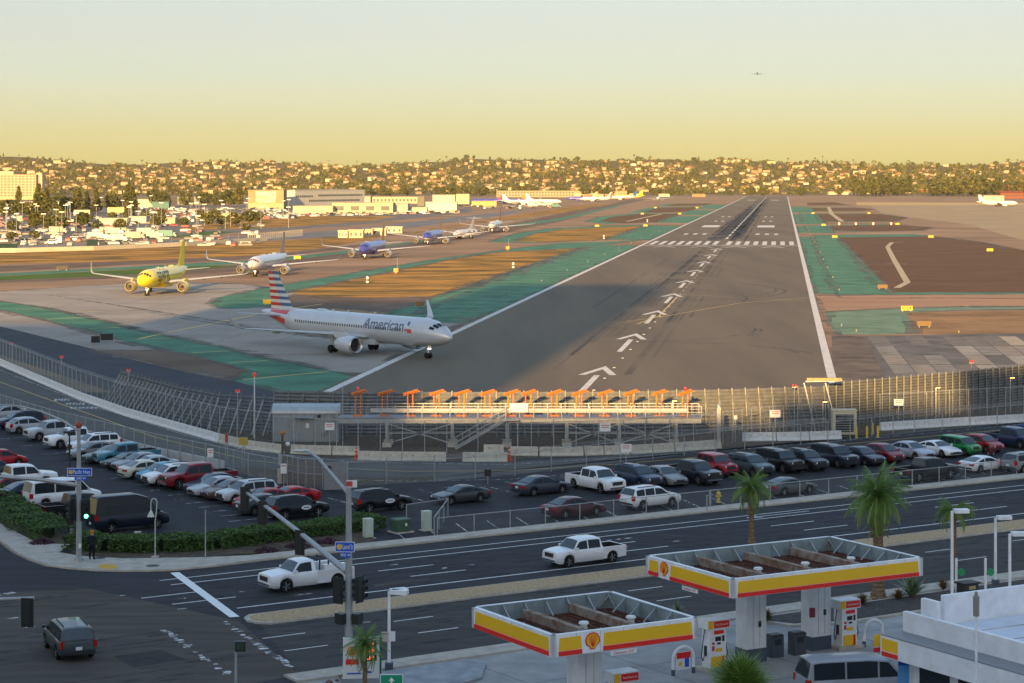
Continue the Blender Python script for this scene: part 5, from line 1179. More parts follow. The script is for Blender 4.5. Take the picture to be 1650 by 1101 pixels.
# ---------------------------------------------------------------- people
def person(p, rz, label, top, legs, hat, scale=1.0, arm=0):
    V = {'pel': (0, 0, .95, .155, .115), 'sp': (0, .0, 1.15, .15, .11), 'ch': (0, .0, 1.36, .185, .125), 'nk': (0, 0, 1.52, .062, .062), 'hd': (0, .02, 1.60, .085, .095), 'ht': (0, .02, 1.72, .09, .10), 'top': (0, 0, 1.79, .06, .065)}
    for s, sg in (('l', -1), ('r', 1)):
        V.update({s + 'h': (sg * .10, 0, .88, .10, .11), s + 'k': (sg * .115, .02, .50, .072, .075), s + 'a': (sg * .125, -.02, .10, .05, .055), s + 'f': (sg * .14, .14, .035, .048, .035),
                  s + 's': (sg * .20, 0, 1.43, .075, .075), s + 'e': (sg * (.27), -.03, 1.13, .05, .05), s + 'w': (sg * .24, .10 + arm, .90 + arm, .036, .036), s + 'n': (sg * .23, .13 + arm, .82 + arm * 1.2, .042, .028)})
    E = [('pel', 'sp'), ('sp', 'ch'), ('ch', 'nk'), ('nk', 'hd'), ('hd', 'ht'), ('ht', 'top')]
    for s in 'lr': E += [('pel', s + 'h'), (s + 'h', s + 'k'), (s + 'k', s + 'a'), (s + 'a', s + 'f'), ('ch', s + 's'), (s + 's', s + 'e'), (s + 'e', s + 'w'), (s + 'w', s + 'n')]
    ks = list(V); me = bpy.data.meshes.new('body'); me.from_pydata([V[k][:3] for k in ks], [(ks.index(a), ks.index(b)) for a, b in E], [])
    ob = bpy.data.objects.new('t', me); C.objects.link(ob); ob.modifiers.new('s', 'SKIN'); 
    for i, k in enumerate(ks): me.skin_vertices[0].data[i].radius = V[k][3:]
    me.skin_vertices[0].data[0].use_root = True
    sb = ob.modifiers.new('b', 'SUBSURF'); sb.levels = 2; sb.render_levels = 2
    dg = bpy.context.evaluated_depsgraph_get(); m2 = bpy.data.meshes.new_from_object(ob.evaluated_get(dg)); bpy.data.objects.remove(ob)
    m2.materials.clear(); sk = mat('skin', (.40, .24, .17), .6)
    for m in (top, legs, sk, m_blk): m2.materials.append(m)
    for f in m2.polygons:
        c = f.center; f.material_index = 3 if c.z < .09 else 1 if c.z < .92 and abs(c.x) < .22 else 2 if c.z > 1.5 or (c.z < .93 + arm and abs(c.x) > .17) else 0; f.use_smooth = True
    t = thing('person', label, 'person', p, rz, scale=scale); put('body', m2, t)
    mb = MB(); mb.lathe([(1.66, .125), (1.72, .128), (1.80, .10), (1.84, .03)], 12, 0, 'z', (0, .0, 0)); mb.build('hat', hat, t, 60)
    for sg in (-1, 1):
        for k in range(5):
            mb = MB(); b = Vector((sg * .23 + (k - 2) * .018 * (1 if k else 1.6), .14 + arm, .80 + arm * 1.2)); mb.path([b, b + Vector((0, .015, -.04)), b + Vector((0, .035, -.075 if k else -.05))], [.010, .009, .006], 6); mb.build('finger', sk, t)
    mb = MB(); mb.lathe([(.0, .022), (.03, .012), (.035, .002)], 6, 0, 'y', (0, .095, 1.61)); mb.build('nose', sk, t)
    for sg in (-1, 1):
        mb = MB(); mb.lathe([(-.012, .028), (.012, .028)], 8, 0, 'x', (sg * .092, .0, 1.62), sy=.7); mb.build('ear', sk, t)
    return t
person(G(148, 906) + Vector((0, 0, .13)), R(-10), 'person in dark jacket and trousers with orange beanie waiting at the corner', mat('dark_jacket', (.02, .022, .03), .9), mat('black_trousers', (.012, .012, .015), .9), mat('orange_beanie', (.55, .17, .03), .9), 1.08)
person(G(1597, 748), R(160), 'person in maroon top and straw hat beside the bright red hatchback', mat('maroon_top', (.10, .03, .035), .9), mat('dark_jeans', (.03, .03, .05), .9), mat('straw_hat', (.28, .18, .10), .9), 1.0, .12)
# ---------------------------------------------------------------- fuel station
m_swh = mat('station_white', (.80, .80, .81), .45, nscale=1.1, namt=.10, detail=9)
m_sye = mat('station_yellow', (.86, .50, .01), .4)
m_sre = mat('station_red', (.78, .02, .012), .4)
m_stl = mat('canopy_inner_steel', (.26, .32, .34), .55, .2, nscale=1.2, namt=.2)
m_rust = mat('rusty_deck', (.085, .035, .022), .9, nscale=2.2, namt=.5, bump=.3, stretch=(4, .4, 1))
m_rust2 = mat('rusty_beam', (.20, .10, .055), .9, nscale=2, col2=(.34, .30, .26))
def shell(parent, p, r, rot):
    """scallop emblem: yellow fan with red rim and ribs"""
    def outline(k):
        pts = []
        n = 15
        for i in range(n + 1):
            a = R(-25 + 230 * i / n); rr = r * k * (1.0 if i % 2 else .94); pts.append((math.cos(a) * rr, math.sin(a) * rr * .95 + r * .12))
        pts += [(-r * .38 * k, -r * .62 * k), (-r * .30 * k, -r * .86 * k), (r * .30 * k, -r * .86 * k), (r * .38 * k, -r * .62 * k)]
        return pts
    mb = MB(); mb.prism_y(outline(1.0), 0, -.02); o = mb.build('scallop_emblem', m_sre, parent, loc=p, rot=rot)
    mb = MB(); mb.prism_y(outline(.84), -.021, -.03); mb.build('emblem_face', m_sye, o)
    for k in range(7):
        a = R(30 + 20 * k); mb = MB(); mb.bar((math.cos(a) * r * .1, -.034, -r * .55), (math.cos(a) * r * .70, -.034, math.sin(a) * r * .72 + r * .08), r * .07, .006); mb.build('emblem_rib', m_sre, o)
    return o
def canopy(c, u_len, v_len, zt, label, emblems, clear):
    ang = math.atan2(.5, .866); t = thing('fuel_canopy', label, 'canopy', (c[0], c[1], 0), ang); hu, hv = u_len / 2, v_len / 2; fh = .95; zb = zt - fh
    for nm, cx, cy, L, rz in (('front', 0, -hv, u_len, 0), ('back', 0, hv, u_len, math.pi), ('left', -hu, 0, v_len, -math.pi / 2), ('right', hu, 0, v_len, math.pi / 2)):
        mb = MB(); mb.box((0, .09, zb + fh / 2), (L - .0, .18, fh)); f = mb.build('fascia', m_swh, t, loc=(cx, cy, 0), rz=rz)
        gap = emblems.get(nm)
        spans = [(-L / 2 + .3, L / 2 - .3)] if gap is None else [(-L / 2 + .3, gap - .55), (gap + .55, L / 2 - .3)]
        for a, b in spans:
            mb = MB(); mb.prism_y([(a, zb + .24), (b, zb + .24), (b - .04, zb + .79), (a + .04, zb + .79)], -.012, .02); mb.build('yellow_panel', m_sye, f)
            mb = MB(); mb.prism_y([(a, zb + .03), (b, zb + .03), (b, zb + .22), (a, zb + .22)], -.06, .02); mb.build('red_bar', m_sre, f)
        for k in range(1, int(L / 1.2)):
            x = -L / 2 + 1.2 * k; mb = MB(); mb.box((x, -.003, zb + fh / 2), (.012, .012, fh - .02)); mb.build('panel_joint', m_galv, f)
        if gap is not None: shell(f, (gap, -.01, zb + .48), .38, (0, 0, 0))
        # inner steel side with ribs and struts
        mb = MB(); mb.box((0, .22, zb + fh / 2 + .02), (L - .5, .05, fh - .06)); mb.build('inner_sheet', m_stl, f)
        n = max(3, round(L / 1.35))
        for k in range(n + 1):
            x = -L / 2 + .35 + (L - .7) * k / n
            mb = MB(); mb.box((x, .28, zb + fh / 2), (.08, .1, fh)); mb.build('rib', m_stl, f)
            mb = MB(); mb.bar((x, .30, zt - .1), (x, .95, zb + .3), .06); mb.build('strut', m_galv, f)
    mb = MB(); mb.box((0, 0, zb + .06), (u_len - .4, v_len - .4, .1)); mb.build('soffit', m_swh, t)
    n = int(u_len / .42)
    for k in range(n):
        x = -hu + .6 + (u_len - 1.2) * k / (n - 1); mb = MB(); mb.box((x, 0, zb + .25), (.26, v_len - 1.3, .10)); mb.build('deck_rib', m_rust, t)
    mb = MB(); mb.box((0, 0, zb + .17), (u_len - .6, v_len - .6, .1)); mb.build('roof_deck', m_rust, t)
    for k in range(2 if u_len < 9 else 3):
        x = -hu + u_len * (k + 1) / (3 if u_len < 9 else 4); mb = MB(); mb.box((x, 0, zb + .48), (.32, v_len - 1.1, .4)); mb.build('roof_beam', m_rust2, t)
        mb = MB(); mb.lathe([(zb + .3, .16), (zb + .55, .16), (zb + .57, .24), (zb + .66, .2)], 10, 0, 'z', (x + .9, -.6, 0)); mb.build('roof_vent', m_signw, t)
    if clear:
        fx, fs = clear; mb = MB(); mb.box((0, 0, 0), (1.35, .04, .2)); s = mb.build('clearance_sign', m_signw, t, loc=fx, rz=fs); put('lettering', text_mesh("Clearance 13'6\"", .17, m_redtxt, .003), s, loc=(0, -.025, 0), rot=(R(90), 0, 0))
    return t
def col(t_c, p, w=1.25, d=.95, h=4.65, lab='', faces=True):
    ang = math.atan2(.5, .866); t = thing('canopy_column', lab, 'column', (p[0], p[1], 0), ang)
    mb = MB(); mb.box((0, 0, h / 2 + .35), (w, d, h - .7)); mb.build('cladding', m_swh, t); mb = MB(); mb.box((0, 0, .36), (w + .04, d + .04, .75)); mb.build('dark_base', mat('slate_blue_paint', (.06, .085, .12), .6), t)
    for sx in (-w / 6, w / 6):
        mb = MB(); mb.box((sx, -d / 2 - .004, h / 2 + .4), (.015, .012, h - .9)); mb.build('panel_joint', mat('joint_dark', (.25, .26, .27), .7), t)
    for fx, fy, rz in ((0.1, -d / 2 - .13, 0), (-w / 2 - .13, 0, -math.pi / 2)):
        mb = MB(); mb.box((0, 0, 0), (.36, .24, .42)); o = mb.build('pump_number', m_sye, t, loc=(fx, fy, h - .3), rz=rz); put('lettering', text_mesh('3', .3, m_redtxt, .003), o, loc=(0, -.125, 0), rot=(R(90), 0, 0))
    mb = MB(); mb.box((.2, -d / 2 - .03, 2.0), (.14, .05, .3)); mb.build('control_box', m_blk, t)
canopy((3.2, 95.6), 7.5, 7.1, 5.6, 'smaller square fuel canopy with yellow and red fascia', {'front': -1.75}, ((-.2, -3.62, 4.52), 0))
canopy((14.0, 109.7), 12.0, 7.6, 5.6, 'larger fuel canopy with open rusty roof', {'left': .9 - 3.0}, ((-6.08, -.3, 4.52), -math.pi / 2))
col(None, (3.25, 95.9), lab='white column under the smaller fuel canopy'); col(None, (12.4, 110.6), lab='white canopy column beside the pump with black hoses'); col(None, (16.2, 113.6), lab='white canopy column with red extinguisher box')
mb = MB(); mb.box((0, 0, 0), (.3, .12, .5)); mb.build('extinguisher_box', mat('deep_red', (.25, .02, .03), .5), loc=(15.9, 112.9, 2.05), rz=.52, label='dark red extinguisher box on the canopy column by the far pump', cat='box')
def pump(p, label):
    ang = math.atan2(.5, .866); t = thing('fuel_pump', label, 'fuel pump', (p[0], p[1], .015), ang)
    mb = MB(); mb.box((0, 0, .08), (1.7, 1.1, .16)); mb.build('island', m_conc, t)
    mb = MB(); mb.box((0, 0, 1.15), (1.0, .7, 2.0)); mb.build('cabinet', m_swh, t)
    mb = MB(); mb.box((0, 0, 2.36), (1.35, .86, .46)); top = mb.build('topper', m_swh, t)
    for sg in (-1, 1):
        rz = 0 if sg < 0 else math.pi
        f = put('front_panel', None, None) if False else None
        mb = MB(); mb.box((.16 * -sg, sg * .445, 2.36), (.92, .03, .34)); r = mb.build('red_header', m_sre, top); put('lettering', text_mesh('Fuel Rewards', .14, m_txtw, .003), r, loc=(.16 * -sg, sg * .465, 2.36), rot=(R(90), 0, rz))
        mb = MB(); mb.box((.52 * sg, sg * .44, 2.36), (.30, .03, .40)); mb.build('yellow_number_tab', m_sye, top)
        mb = MB(); mb.box((0, sg * .36, .45), (.86, .03, .55)); mb.build('yellow_skirt', m_sye, t); mb = MB(); mb.box((-.3 * sg, sg * .38, .45), (.12, .03, .55)); mb.build('red_stripe', m_sre, t)
        mb = MB(); mb.box((.05, sg * .36, 1.95), (.6, .03, .18)); mb.build('brand_strip', m_sre, t)
        for x, z, w, h, m in ((0, 1.62, .34, .22, m_blk), (.05, 1.38, .2, .1, m_blk), (-.3, 1.4, .14, .12, m_redtxt), (-.3, 1.15, .14, .24, m_redtxt), (.05, 1.05, .4, .18, m_sye), (.32, 1.62, .12, .3, m_blk)):
            mb = MB(); mb.box((x * -sg, sg * .362, z), (w, .03, h)); mb.build('display' if m is m_blk else 'label_panel', m, t)
    for sx in (-1, 1):
        mb = MB(); mb.box((sx * .53, 0, 1.0), (.08, .16, .5)); mb.build('nozzle', m_blk, t)
        mb = MB(); mb.path([(sx * .56, 0, 2.2), (sx * .68, 0, 1.5), (sx * .82, -.05, .75), (sx * .72, -.05, .5), (sx * .58, 0, .8)], .025, 6); mb.build('hose', m_blk, t)
pump((10.3, 108.7), 'fuel pump between the two canopies with hanging hoses'); pump((17.8, 113.8), 'fuel pump beside the empty white hoop'); pump((5.0, 97.2), 'fuel pump under the smaller canopy')
def hoop(p, label, board):
    t = thing('hoop_guard', label, 'hoop barrier', (p[0], p[1], 0), .52); mb = MB(); pts = [(-.62, 0, .3), (-.62, 0, .85)] + [(-.62 * math.cos(R(a)), 0, .85 + .55 * math.sin(R(a))) for a in range(15, 180, 15)] + [(.62, 0, .85), (.62, 0, .3)]
    mb.path(pts, .085, 10); mb.build('hoop', m_swh, t, 50)
    for sx in (-.62, .62):
        mb = MB(); mb.tube((sx, 0, 0), (sx, 0, .32), .1, .1, 10); mb.build('foot', mat('slate_blue_paint'), t)
    if board:
        mb = MB(); mb.box((0, 0, .7), (.9, .04, .9)); o = mb.build('advert_board', m_signw, t); mb = MB(); mb.box((0, -.025, .98), (.85, .01, .3)); mb.build('red_banner', m_sre, o); mb = MB(); mb.box((.2, -.026, .6), (.25, .01, .45)); mb.build('picture', m_blue, o); mb = MB(); mb.box((-.2, -.026, .55), (.2, .01, .2)); mb.build('yellow_spot', m_sye, o)
hoop((8.65, 107.6), 'white hoop guard holding a small advert board', True); hoop((19.35, 114.2), 'empty white hoop guard beside the far pump', False)
for p, lb in (((13.75, 111.6), 'dark grey waste bin against the column beside the hanging hoses'), ((15.0, 112.2), 'dark grey waste bin against the column with the extinguisher box')):
    t = thing('waste_bin', lb, 'bin', (p[0], p[1], .015), .52); mb = MB(); mb.box((0, 0, .55), (.75, .6, 1.1)); mb.build('body', mat('bin_slate', (.06, .075, .095), .6), t); mb = MB(); mb.box((0, 0, 1.14), (.8, .65, .1), taper=.8); mb.build('lid', m_blk, t); mb = MB(); mb.box((0, -.31, .8), (.4, .02, .3)); mb.build('flap', m_blk, t)
# store: roof, parapets, awning with fascia
t = thing('station_store', 'white flat roofed station store with yellow ended awning', 'building', (18.1, 98.7, 0), math.atan2(.5, .866)); UL, VL = 16.0, 17.0
mb = MB(); mb.box((UL / 2, -VL / 2, 2.05), (UL, VL, 4.1)); mb.build('wall', m_swh, t)
mb = MB(); mb.box((UL / 2, -VL / 2, 4.14), (UL - .5, VL - .5, .08)); mb.build('roof', mat('blue_white_roof', (.62, .66, .74), .7, nscale=.5, namt=.1), t)
mb = MB(); mb.box((.12, -VL / 2, 4.55), (.24, VL, .9)); mb.build('front_parapet', m_swh, t)
mb = MB(); mb.box((UL / 2 + 1.2, -.0, 4.75), (UL - 2.4, .24, 1.5)); mb.build('rear_parapet', m_swh, t)
mb = MB(); mb.box((1.2, -.55, 4.75), (.24, 1.1, 1.5)); mb.build('parapet_return', m_swh, t)
aw = MB(); aw.box((-.65, -VL / 2 + .05, 3.55), (1.3, VL, .95)); aw = aw.build('awning', m_swh, t)
mb = MB(); mb.box((-1.31, -.62, 3.65), (.03, 1.1, .55)); mb.build('yellow_panel', m_sye, aw); mb = MB(); mb.box((-1.32, -.62, 3.22), (.05, 1.1, .2)); mb.build('red_bar', m_sre, aw)
mb = MB(); mb.box((-.65, .56, 3.65), (1.2, .03, .55)); mb.build('yellow_panel', m_sye, aw); mb = MB(); mb.box((-.65, .58, 3.22), (1.2, .05, .2)); mb.build('red_bar', m_sre, aw)
mb = MB(); mb.box((-.62, -VL / 2 + .05, 4.06), (1.32, VL + .02, .05)); mb.build('awning_flashing', mat('flashing_grey', (.25, .25, .26), .6), aw)
for k in range(5):
    mb = MB(); mb.box((-.02, -2.2 - 2.6 * k, 1.6), (.06, 2.0, 2.4)); w = mb.build('shop_window', m_glass, t); mb = MB(); mb.box((-.05, -2.2 - 2.6 * k, .38), (.06, 2.1, .08)); mb.build('sill', m_galv, w)
mb = MB(); mb.path([(5.5, -5.5, 4.2), (8.5, -4.8, 4.2), (8.0, -7.2, 4.2)], .05, 6); mb.build('roof_conduit', m_galv, t)
for p, d in (((9, -9, 4.55), (1.6, 1.2, .8)), ((12.5, -5, 4.4), (.9, .9, .5)), ((6, -12, 4.5), (1.4, 1.0, .7))):
    mb = MB(); mb.box(p, d); o = mb.build('roof_unit', m_galv, t); mb = MB(); mb.lathe([(p[2] + d[2] / 2, .3), (p[2] + d[2] / 2 + .08, .3)], 12, 0, 'z', (p[0], p[1], 0)); mb.build('fan_grille', m_blk, o)
for k in range(1, 8):
    mb = MB(); mb.box((UL / 2, -2.1 * k, 4.19), (UL - .6, .06, .03)); mb.build('roof_seam', m_conc, t)
t = thing('roof_flue', 'grey metal flue on a thin white pole rising over the store roof', 'flue', (X(1573, 92), 92, 0)); mb = MB(); mb.tube((0, 0, 0), (0, 0, 6.6), .07, .05, 10); mb.build('pole', m_swh, t); mb = MB(); mb.lathe([(6.15, .14), (7.0, .14), (7.05, .08), (7.2, .06)], 10, 0, 'z'); mb.build('camera_housing', mat('flue_grey', (.25, .24, .22), .6), t)
# low enclosure in front of the store
t = thing('bin_enclosure', 'white walled low enclosure in front of the store', 'enclosure', (X(1528, 88), 88.6, 0), .52 - R(90) + R(90))
for c, d in (((0, -1.2, .9), (4.0, .15, 1.8)), ((0, 1.2, .9), (4.0, .15, 1.8)), ((-2.0, 0, .9), (.15, 2.25, 1.8)), ((2.0, 0, .9), (.15, 2.25, 1.8))):
    mb = MB(); mb.box(c, d); mb.build('wall', m_swh, t)
for q, zt in (((1516, 88), 3.05), ((1535, 88), 3.6), ((1403, 96), 1.2), ((1436, 96), 1.3)):
    t = thing('white_bollard_pole', 'slim white pole in front of the store', 'pole', (X(q[0], q[1]), q[1], 0), 0, 'slim white poles by the store'); mb = MB(); mb.lathe([(0, .09), (zt, .06), (zt + .06, .02)], 10, 0, 'z'); mb.build('pole', m_swh, t)
t = thing('blue_flag_sign', 'tall narrow blue flag sign at the store corner', 'sign', (X(1456, 98), 98, 0)); mb = MB(); mb.box((0, 0, Z(1080, 98)), (.5, .04, 2.6)); o = mb.build('board', mat('flag_blue', (.10, .35, .75), .5), t); mb = MB(); mb.box((0, -.03, Z(1058, 98)), (.5, .02, .8)); mb.build('dark_header', m_blue, o); mb = MB(); mb.bar((0, .05, 0), (0, .05, 3.2), .05); mb.build('post', m_galv, t)
# light poles
def light_pole(p, h, label, heads, base=True):
    t = thing('light_pole', label, 'lamp post', p); mb = MB(); mb.box((0, 0, h / 2), (.16, .16, h), taper=.85); mb.build('pole', m_swh, t)
    for a in heads:
        mb = MB(); d = Vector((math.cos(a), math.sin(a), 0)); mb.box(d * .55 + Vector((0, 0, h)), (.85, .5, .22), rz=a); mb.build('lamp_head', m_swh, t)
    mb = MB(); mb.box((0, 0, .2), (.4, .4, .4)); mb.build('base', mat('slate_blue_paint'), t)
light_pole(G(627, 1080), 4.0, 'white twin headed light pole by the price sign', (-.2, .5))
light_pole((X(1534, 124), 124, 0), 5.7, 'white light pole in front of the parted palm', (.1,)); light_pole((X(1604, 131), 131, 0), 4.2, 'white light pole behind the store with grey base', (.1,)); light_pole((X(1627, 122), 122, 0), 4.7, 'white light pole closest to the store parapet', (.1,))
t = thing('double_notice', 'white notice clamped to the twin headed light pole', 'sign', G(627, 1080) + Vector((0, -.12, 0))); mb = MB(); mb.box((.16, 0, 1.75), (.32, .03, .5)); mb.build('board', m_signw, t); mb = MB(); mb.box((-.22, .02, 1.72), (.35, .03, .5)); mb.build('board', mat('tan_notice', (.5, .42, .36), .6), t)
# price sign
ps = Vector((X(582, 103.5), 103.5, 0)); t = thing('price_sign', 'fuel price monument sign with shell emblem and red numerals', 'sign', ps, .12)
mb = MB(); mb.box((0, 0, 1.75), (1.75, .35, 2.0)); mb.build('cabinet', m_signw, t); mb = MB(); mb.box((0, .05, .4), (1.9, .5, .8)); mb.build('plinth', m_stl, t)
shell(t, (-.45, -.185, 2.1), .25, (0, 0, 0)); mb = MB(); mb.box((-.45, -.185, 1.62), (.62, .02, .26)); mb.build('red_panel', m_sre, t)
m_led = mat('led_red', (.8, .08, .02), .4, emit=(1, .10, .03), estr=2.2)
for k, tx in enumerate(('2.99', '3.09', '3.19')):
    mb = MB(); mb.box((.38, -.183, 2.45 - .33 * k), (.72, .02, .28)); o = mb.build('price_panel', m_blk, t); put('lettering', text_mesh(tx, .26, m_led, .003, .004), o, loc=(.38, -.2, 2.45 - .33 * k), rot=(R(90), 0, 0))
mb = MB(); mb.box((-.35, -.183, 1.05), (.7, .01, .07)); mb.build('print_line', m_blue, t); mb = MB(); mb.box((.35, -.183, 1.1), (.3, .01, .1)); mb.build('print_line', m_blue, t)
mb = MB(); mb.box((.92, .1, 1.7), (.12, .5, 2.2)); mb.build('green_side', mat('side_green', (.03, .14, .07), .5), t)
gsn = thing('route_sign', 'green route sign with white upward arrow on a post', 'sign', (X(631, 93), 93, 0)); zz = Z(1105, 93); mb = MB(); mb.box((0, 0, zz), (1.0, .04, 1.0)); mb.build('border', m_txtw, gsn); mb = MB(); mb.box((0, -.012, zz), (.94, .04, .94)); o = mb.build('board', mat('route_green', (.0, .28, .14), .5), gsn)
mb = MB(); mb.prism_y([(-.04, zz - .3), (.04, zz - .3), (.04, zz + .22), (.13, zz + .2), (0, zz + .38), (-.13, zz + .2), (-.04, zz + .22)], -.034, -.04); mb.build('arrow', m_txtw, o); mb = MB(); mb.bar((0, .05, 0), (0, .05, zz + .4), .07); mb.build('post', m_galv, gsn)
# ticket kiosk and two green roundels beyond the store
t = thing('ticket_kiosk', 'small dark kiosk with green panel beyond the store', 'kiosk', (X(1562, 124), 124.5, 0), .5); mb = MB(); mb.box((0, 0, .75), (1.05, .7, 1.3)); mb.build('body', mat('kiosk_dark', (.03, .03, .03), .5), t); mb = MB(); mb.box((0, 0, 1.45), (1.25, .9, .1)); mb.build('roof', m_blk, t); mb = MB(); mb.box((.1, -.36, .85), (.7, .04, .35)); mb.build('green_panel', mat('panel_green', (.02, .3, .1), .5), t); mb = MB(); mb.box((.05, -.36, 1.2), (.5, .04, .2)); mb.build('tan_panel', mat('panel_tan', (.4, .3, .15), .5), t)
for q, lb in (((1545, 126), 'green round sign on a pale post beside the kiosk and tall light pole'), ((1592, 126), 'green round sign on a pale post between the kiosk and the short light poles')):
    t = thing('round_sign', lb, 'sign', (X(*q), q[1], 0)); mb = MB(); mb.tube((-.15, 0, 0), (-.15, 0, 2.6), .08, .08, 8); mb.build('post', m_swh, t); mb = MB(); mb.lathe([(-.1, .22), (-.06, .22)], 18, 0, 'y', (.12, -.05, 1.8)); mb.build('disc', MATS['panel_green'], t)
# ---------------------------------------------------------------- aircraft
m_eng = mat('engine_lip', (.5, .5, .5), .25, .8); m_fan = mat('engine_fan', (.03, .03, .033), .5); m_gear = mat('gear_strut', (.55, .55, .54), .4, .3)
m_wing = mat('wing_grey', (.42, .43, .44), .4, nscale=.6, namt=.06)
def livery(name, col, metal=0, rough=.3): return mat(name, col, rough, metal, nscale=.5, namt=.04, coat=.3)
m_silver = livery('silver_fuselage', (.55, .57, .60), .25); m_yellow = livery('yellow_fuselage', (.88, .66, .010)); m_lwhite = livery('white_fuselage', (.54, .55, .56)); m_lblue = livery('royal_blue_fuselage', (.045, .055, .33)); m_lred = livery('livery_red', (.55, .025, .02)); m_lor = livery('livery_orange', (.70, .20, .02)); m_lnavy = livery('livery_navy', (.02, .06, .16)); m_lgold = livery('livery_gold', (.50, .26, .06)); m_lcream = livery('livery_cream', (.68, .62, .52)); m_lgrey = livery('livery_grey', (.42, .44, .47))
def airplane(p, heading, label, L=37.6, span=35.8, r=1.98, zc=3.6, body=None, belly=None, fin=None, eng=None, text=None, tmat=None, tside=1, tsize=1.9, tx=None, winglet='shark', rear=False, gear=True, detail=True, nose=None, pitch=0, z=0.03, group=None, engine_x=None, tailband=None, wingmat=None):
    """x forward from the nose gear-less origin under the nose; built nose at x=0, tail at x=-L"""
    body = body or m_lwhite; fin = fin or body; eng = eng or body; wm = wingmat or m_wing
    t = thing('airliner', label, 'airplane', (p[0], p[1], z), R(heading), group); t.rotation_euler = (0, -R(pitch), R(heading))
    st = [(0, .03, -.55), (.25, .38, -.5), (.7, .75, -.4), (1.4, 1.14, -.27), (2.4, 1.5, -.15), (3.6, 1.78, -.06), (5.2, 1.95, -.01), (6.5, r, 0), (L * .3, r, 0), (L * .45, r, 0), (L * .62, r, 0), (L - 12.5, r * .985, .03), (L - 10, r * .92, .13), (L - 7.5, r * .78, .32), (L - 5, r * .58, .62), (L - 2.6, r * .36, .95), (L - .9, r * .20, 1.15), (L, r * .09, 1.22)]
    sc_ = r / 1.98; st = [(x, rr * (sc_ if x < 6 else 1), dz * (sc_ if x < 6 else 1)) for x, rr, dz in st]
    N = 28 if detail else 14
    def rad(x):
        for a, b in zip(st[:-1], st[1:]):
            if a[0] <= x <= b[0]: f = (x - a[0]) / (b[0] - a[0]); return a[1] + (b[1] - a[1]) * f, a[2] + (b[2] - a[2]) * f
        return st[-1][1:]
    def sp(x, ang, off=0.0):   # ang from straight up, towards +y (port side looking forward is +y)
        rr, dz = rad(x); return Vector((-x, math.sin(ang) * (rr + off), zc + dz + math.cos(ang) * (rr + off) * 1.02))
    xs = [s[0] for s in st]; secs = [[sp(x, 2 * math.pi * (k + .5) / N) for k in range(N)] for x in xs]
    mats_ = [body, belly or body, nose or body, tailband or body]
    def mf(i, k):
        a = 2 * math.pi * (k + 1) / N; low = math.cos(a) < -.25
        if tailband and L - 10.5 < xs[i] < L - 5: return 3
        if nose and xs[i] < 3.4: return 2
        return 1 if (belly and low) else 0
    mb = MB(); mb.loft(secs, mf=mf); fus = mb.build('fuselage', mats_, t, 50)
    def patch(mb, x0, x1, a0, a1, off=.015, nx=2, na=3):
        rows = [[sp(x0 + (x1 - x0) * i / nx, a0 + (a1 - a0) * j / na, off) for j in range(na + 1)] for i in range(nx + 1)]
        for i in range(nx):
            for j in range(na): mb.face([rows[i][j], rows[i + 1][j], rows[i + 1][j + 1], rows[i][j + 1]])
    if detail:
        for sg in (-1, 1):
            for x0, x1, a0, a1 in ((1.75, 2.55, .06, .42), (1.85, 2.75, .47, .80), (2.3, 3.1, .86, 1.12)):
                mb = MB(); patch(mb, x0 * sc_, x1 * sc_, sg * a0, sg * a1, .02); mb.build('cockpit_window', m_glass, fus)
            mb = MB()
            k = 0; x = 7.0
            while x < L - 11:
                patch(mb, x, x + .26, sg * 1.33, sg * 1.52, .012, 1, 1); x += .55
            mb.build('window_row', m_glass, fus, kind='stuff')
            for x in (5.4, L - 9.4):
                mb = MB()
                for q in ((x, x + .05, 1.15, 1.95), (x + .85, x + .9, 1.15, 1.95), (x, x + .9, 1.13, 1.17)): patch(mb, q[0], q[1], sg * q[2], sg * q[3], .01, 1, 5)
                mb.build('door_outline', m_lgrey, fus)
        mb = MB(); mb.box((-(L * .44), 0, zc - r * .93), (L * .2, r * 1.5, .75), taper=1.0); mb.build('belly_fairing', belly or body, t)
        for x in (L * .38, L * .52, L * .60):
            mb = MB(); mb.box((-x, 0, zc + r + .14), (.5, .05, .34)); mb.build('antenna_blade', body, fus)
        mb = MB(); mb.lathe([(-1.4, .1), (-.8, .45), (.6, .5), (1.5, .1)], 12, 0, 'x', (-L * .66, 0, zc + r + .0), sz=.6); mb.build('radome', body, fus, 60)
    # wings
    xr = L * .36; cr = r * 3.1; s2 = span / 2
    def sec(x, y, z, c, th):
        return [(-x, y, z), (-x - c * .08, y, z + th * .6), (-x - c * .35, y, z + th), (-x - c * .7, y, z + th * .6), (-x - c, y, z), (-x - c * .6, y, z - th * .35), (-x - c * .2, y, z - th * .5), (-x - c * .04, y, z - th * .35)]
    zw = zc - r * .62
    for sg in (-1, 1):
        S_ = [sec(xr, sg * r * .5, zw - .05, cr, .48), sec(xr + s2 * .17, sg * s2 * .35, zw + .55, cr * .62, .30), sec(xr + s2 * .47, sg * s2 * .96, zw + 1.55, cr * .27, .12), sec(xr + s2 * .50, sg * s2 * .995, zw + 1.75, cr * .23, .09)]
        mb = MB(); mb.loft(S_); w = mb.build('wing', wm, t, 40)
        if winglet == 'shark':
            mb = MB(); mb.loft([sec(xr + s2 * .50, sg * s2 * .99, zw + 1.72, cr * .23, .09), sec(xr + s2 * .54, sg * s2 * 1.015, zw + 2.3, cr * .19, .07), sec(xr + s2 * .62, sg * s2 * 1.035, zw + 4.1, cr * .08, .04)]); mb.build('winglet', body if winglet else wm, w, 40)
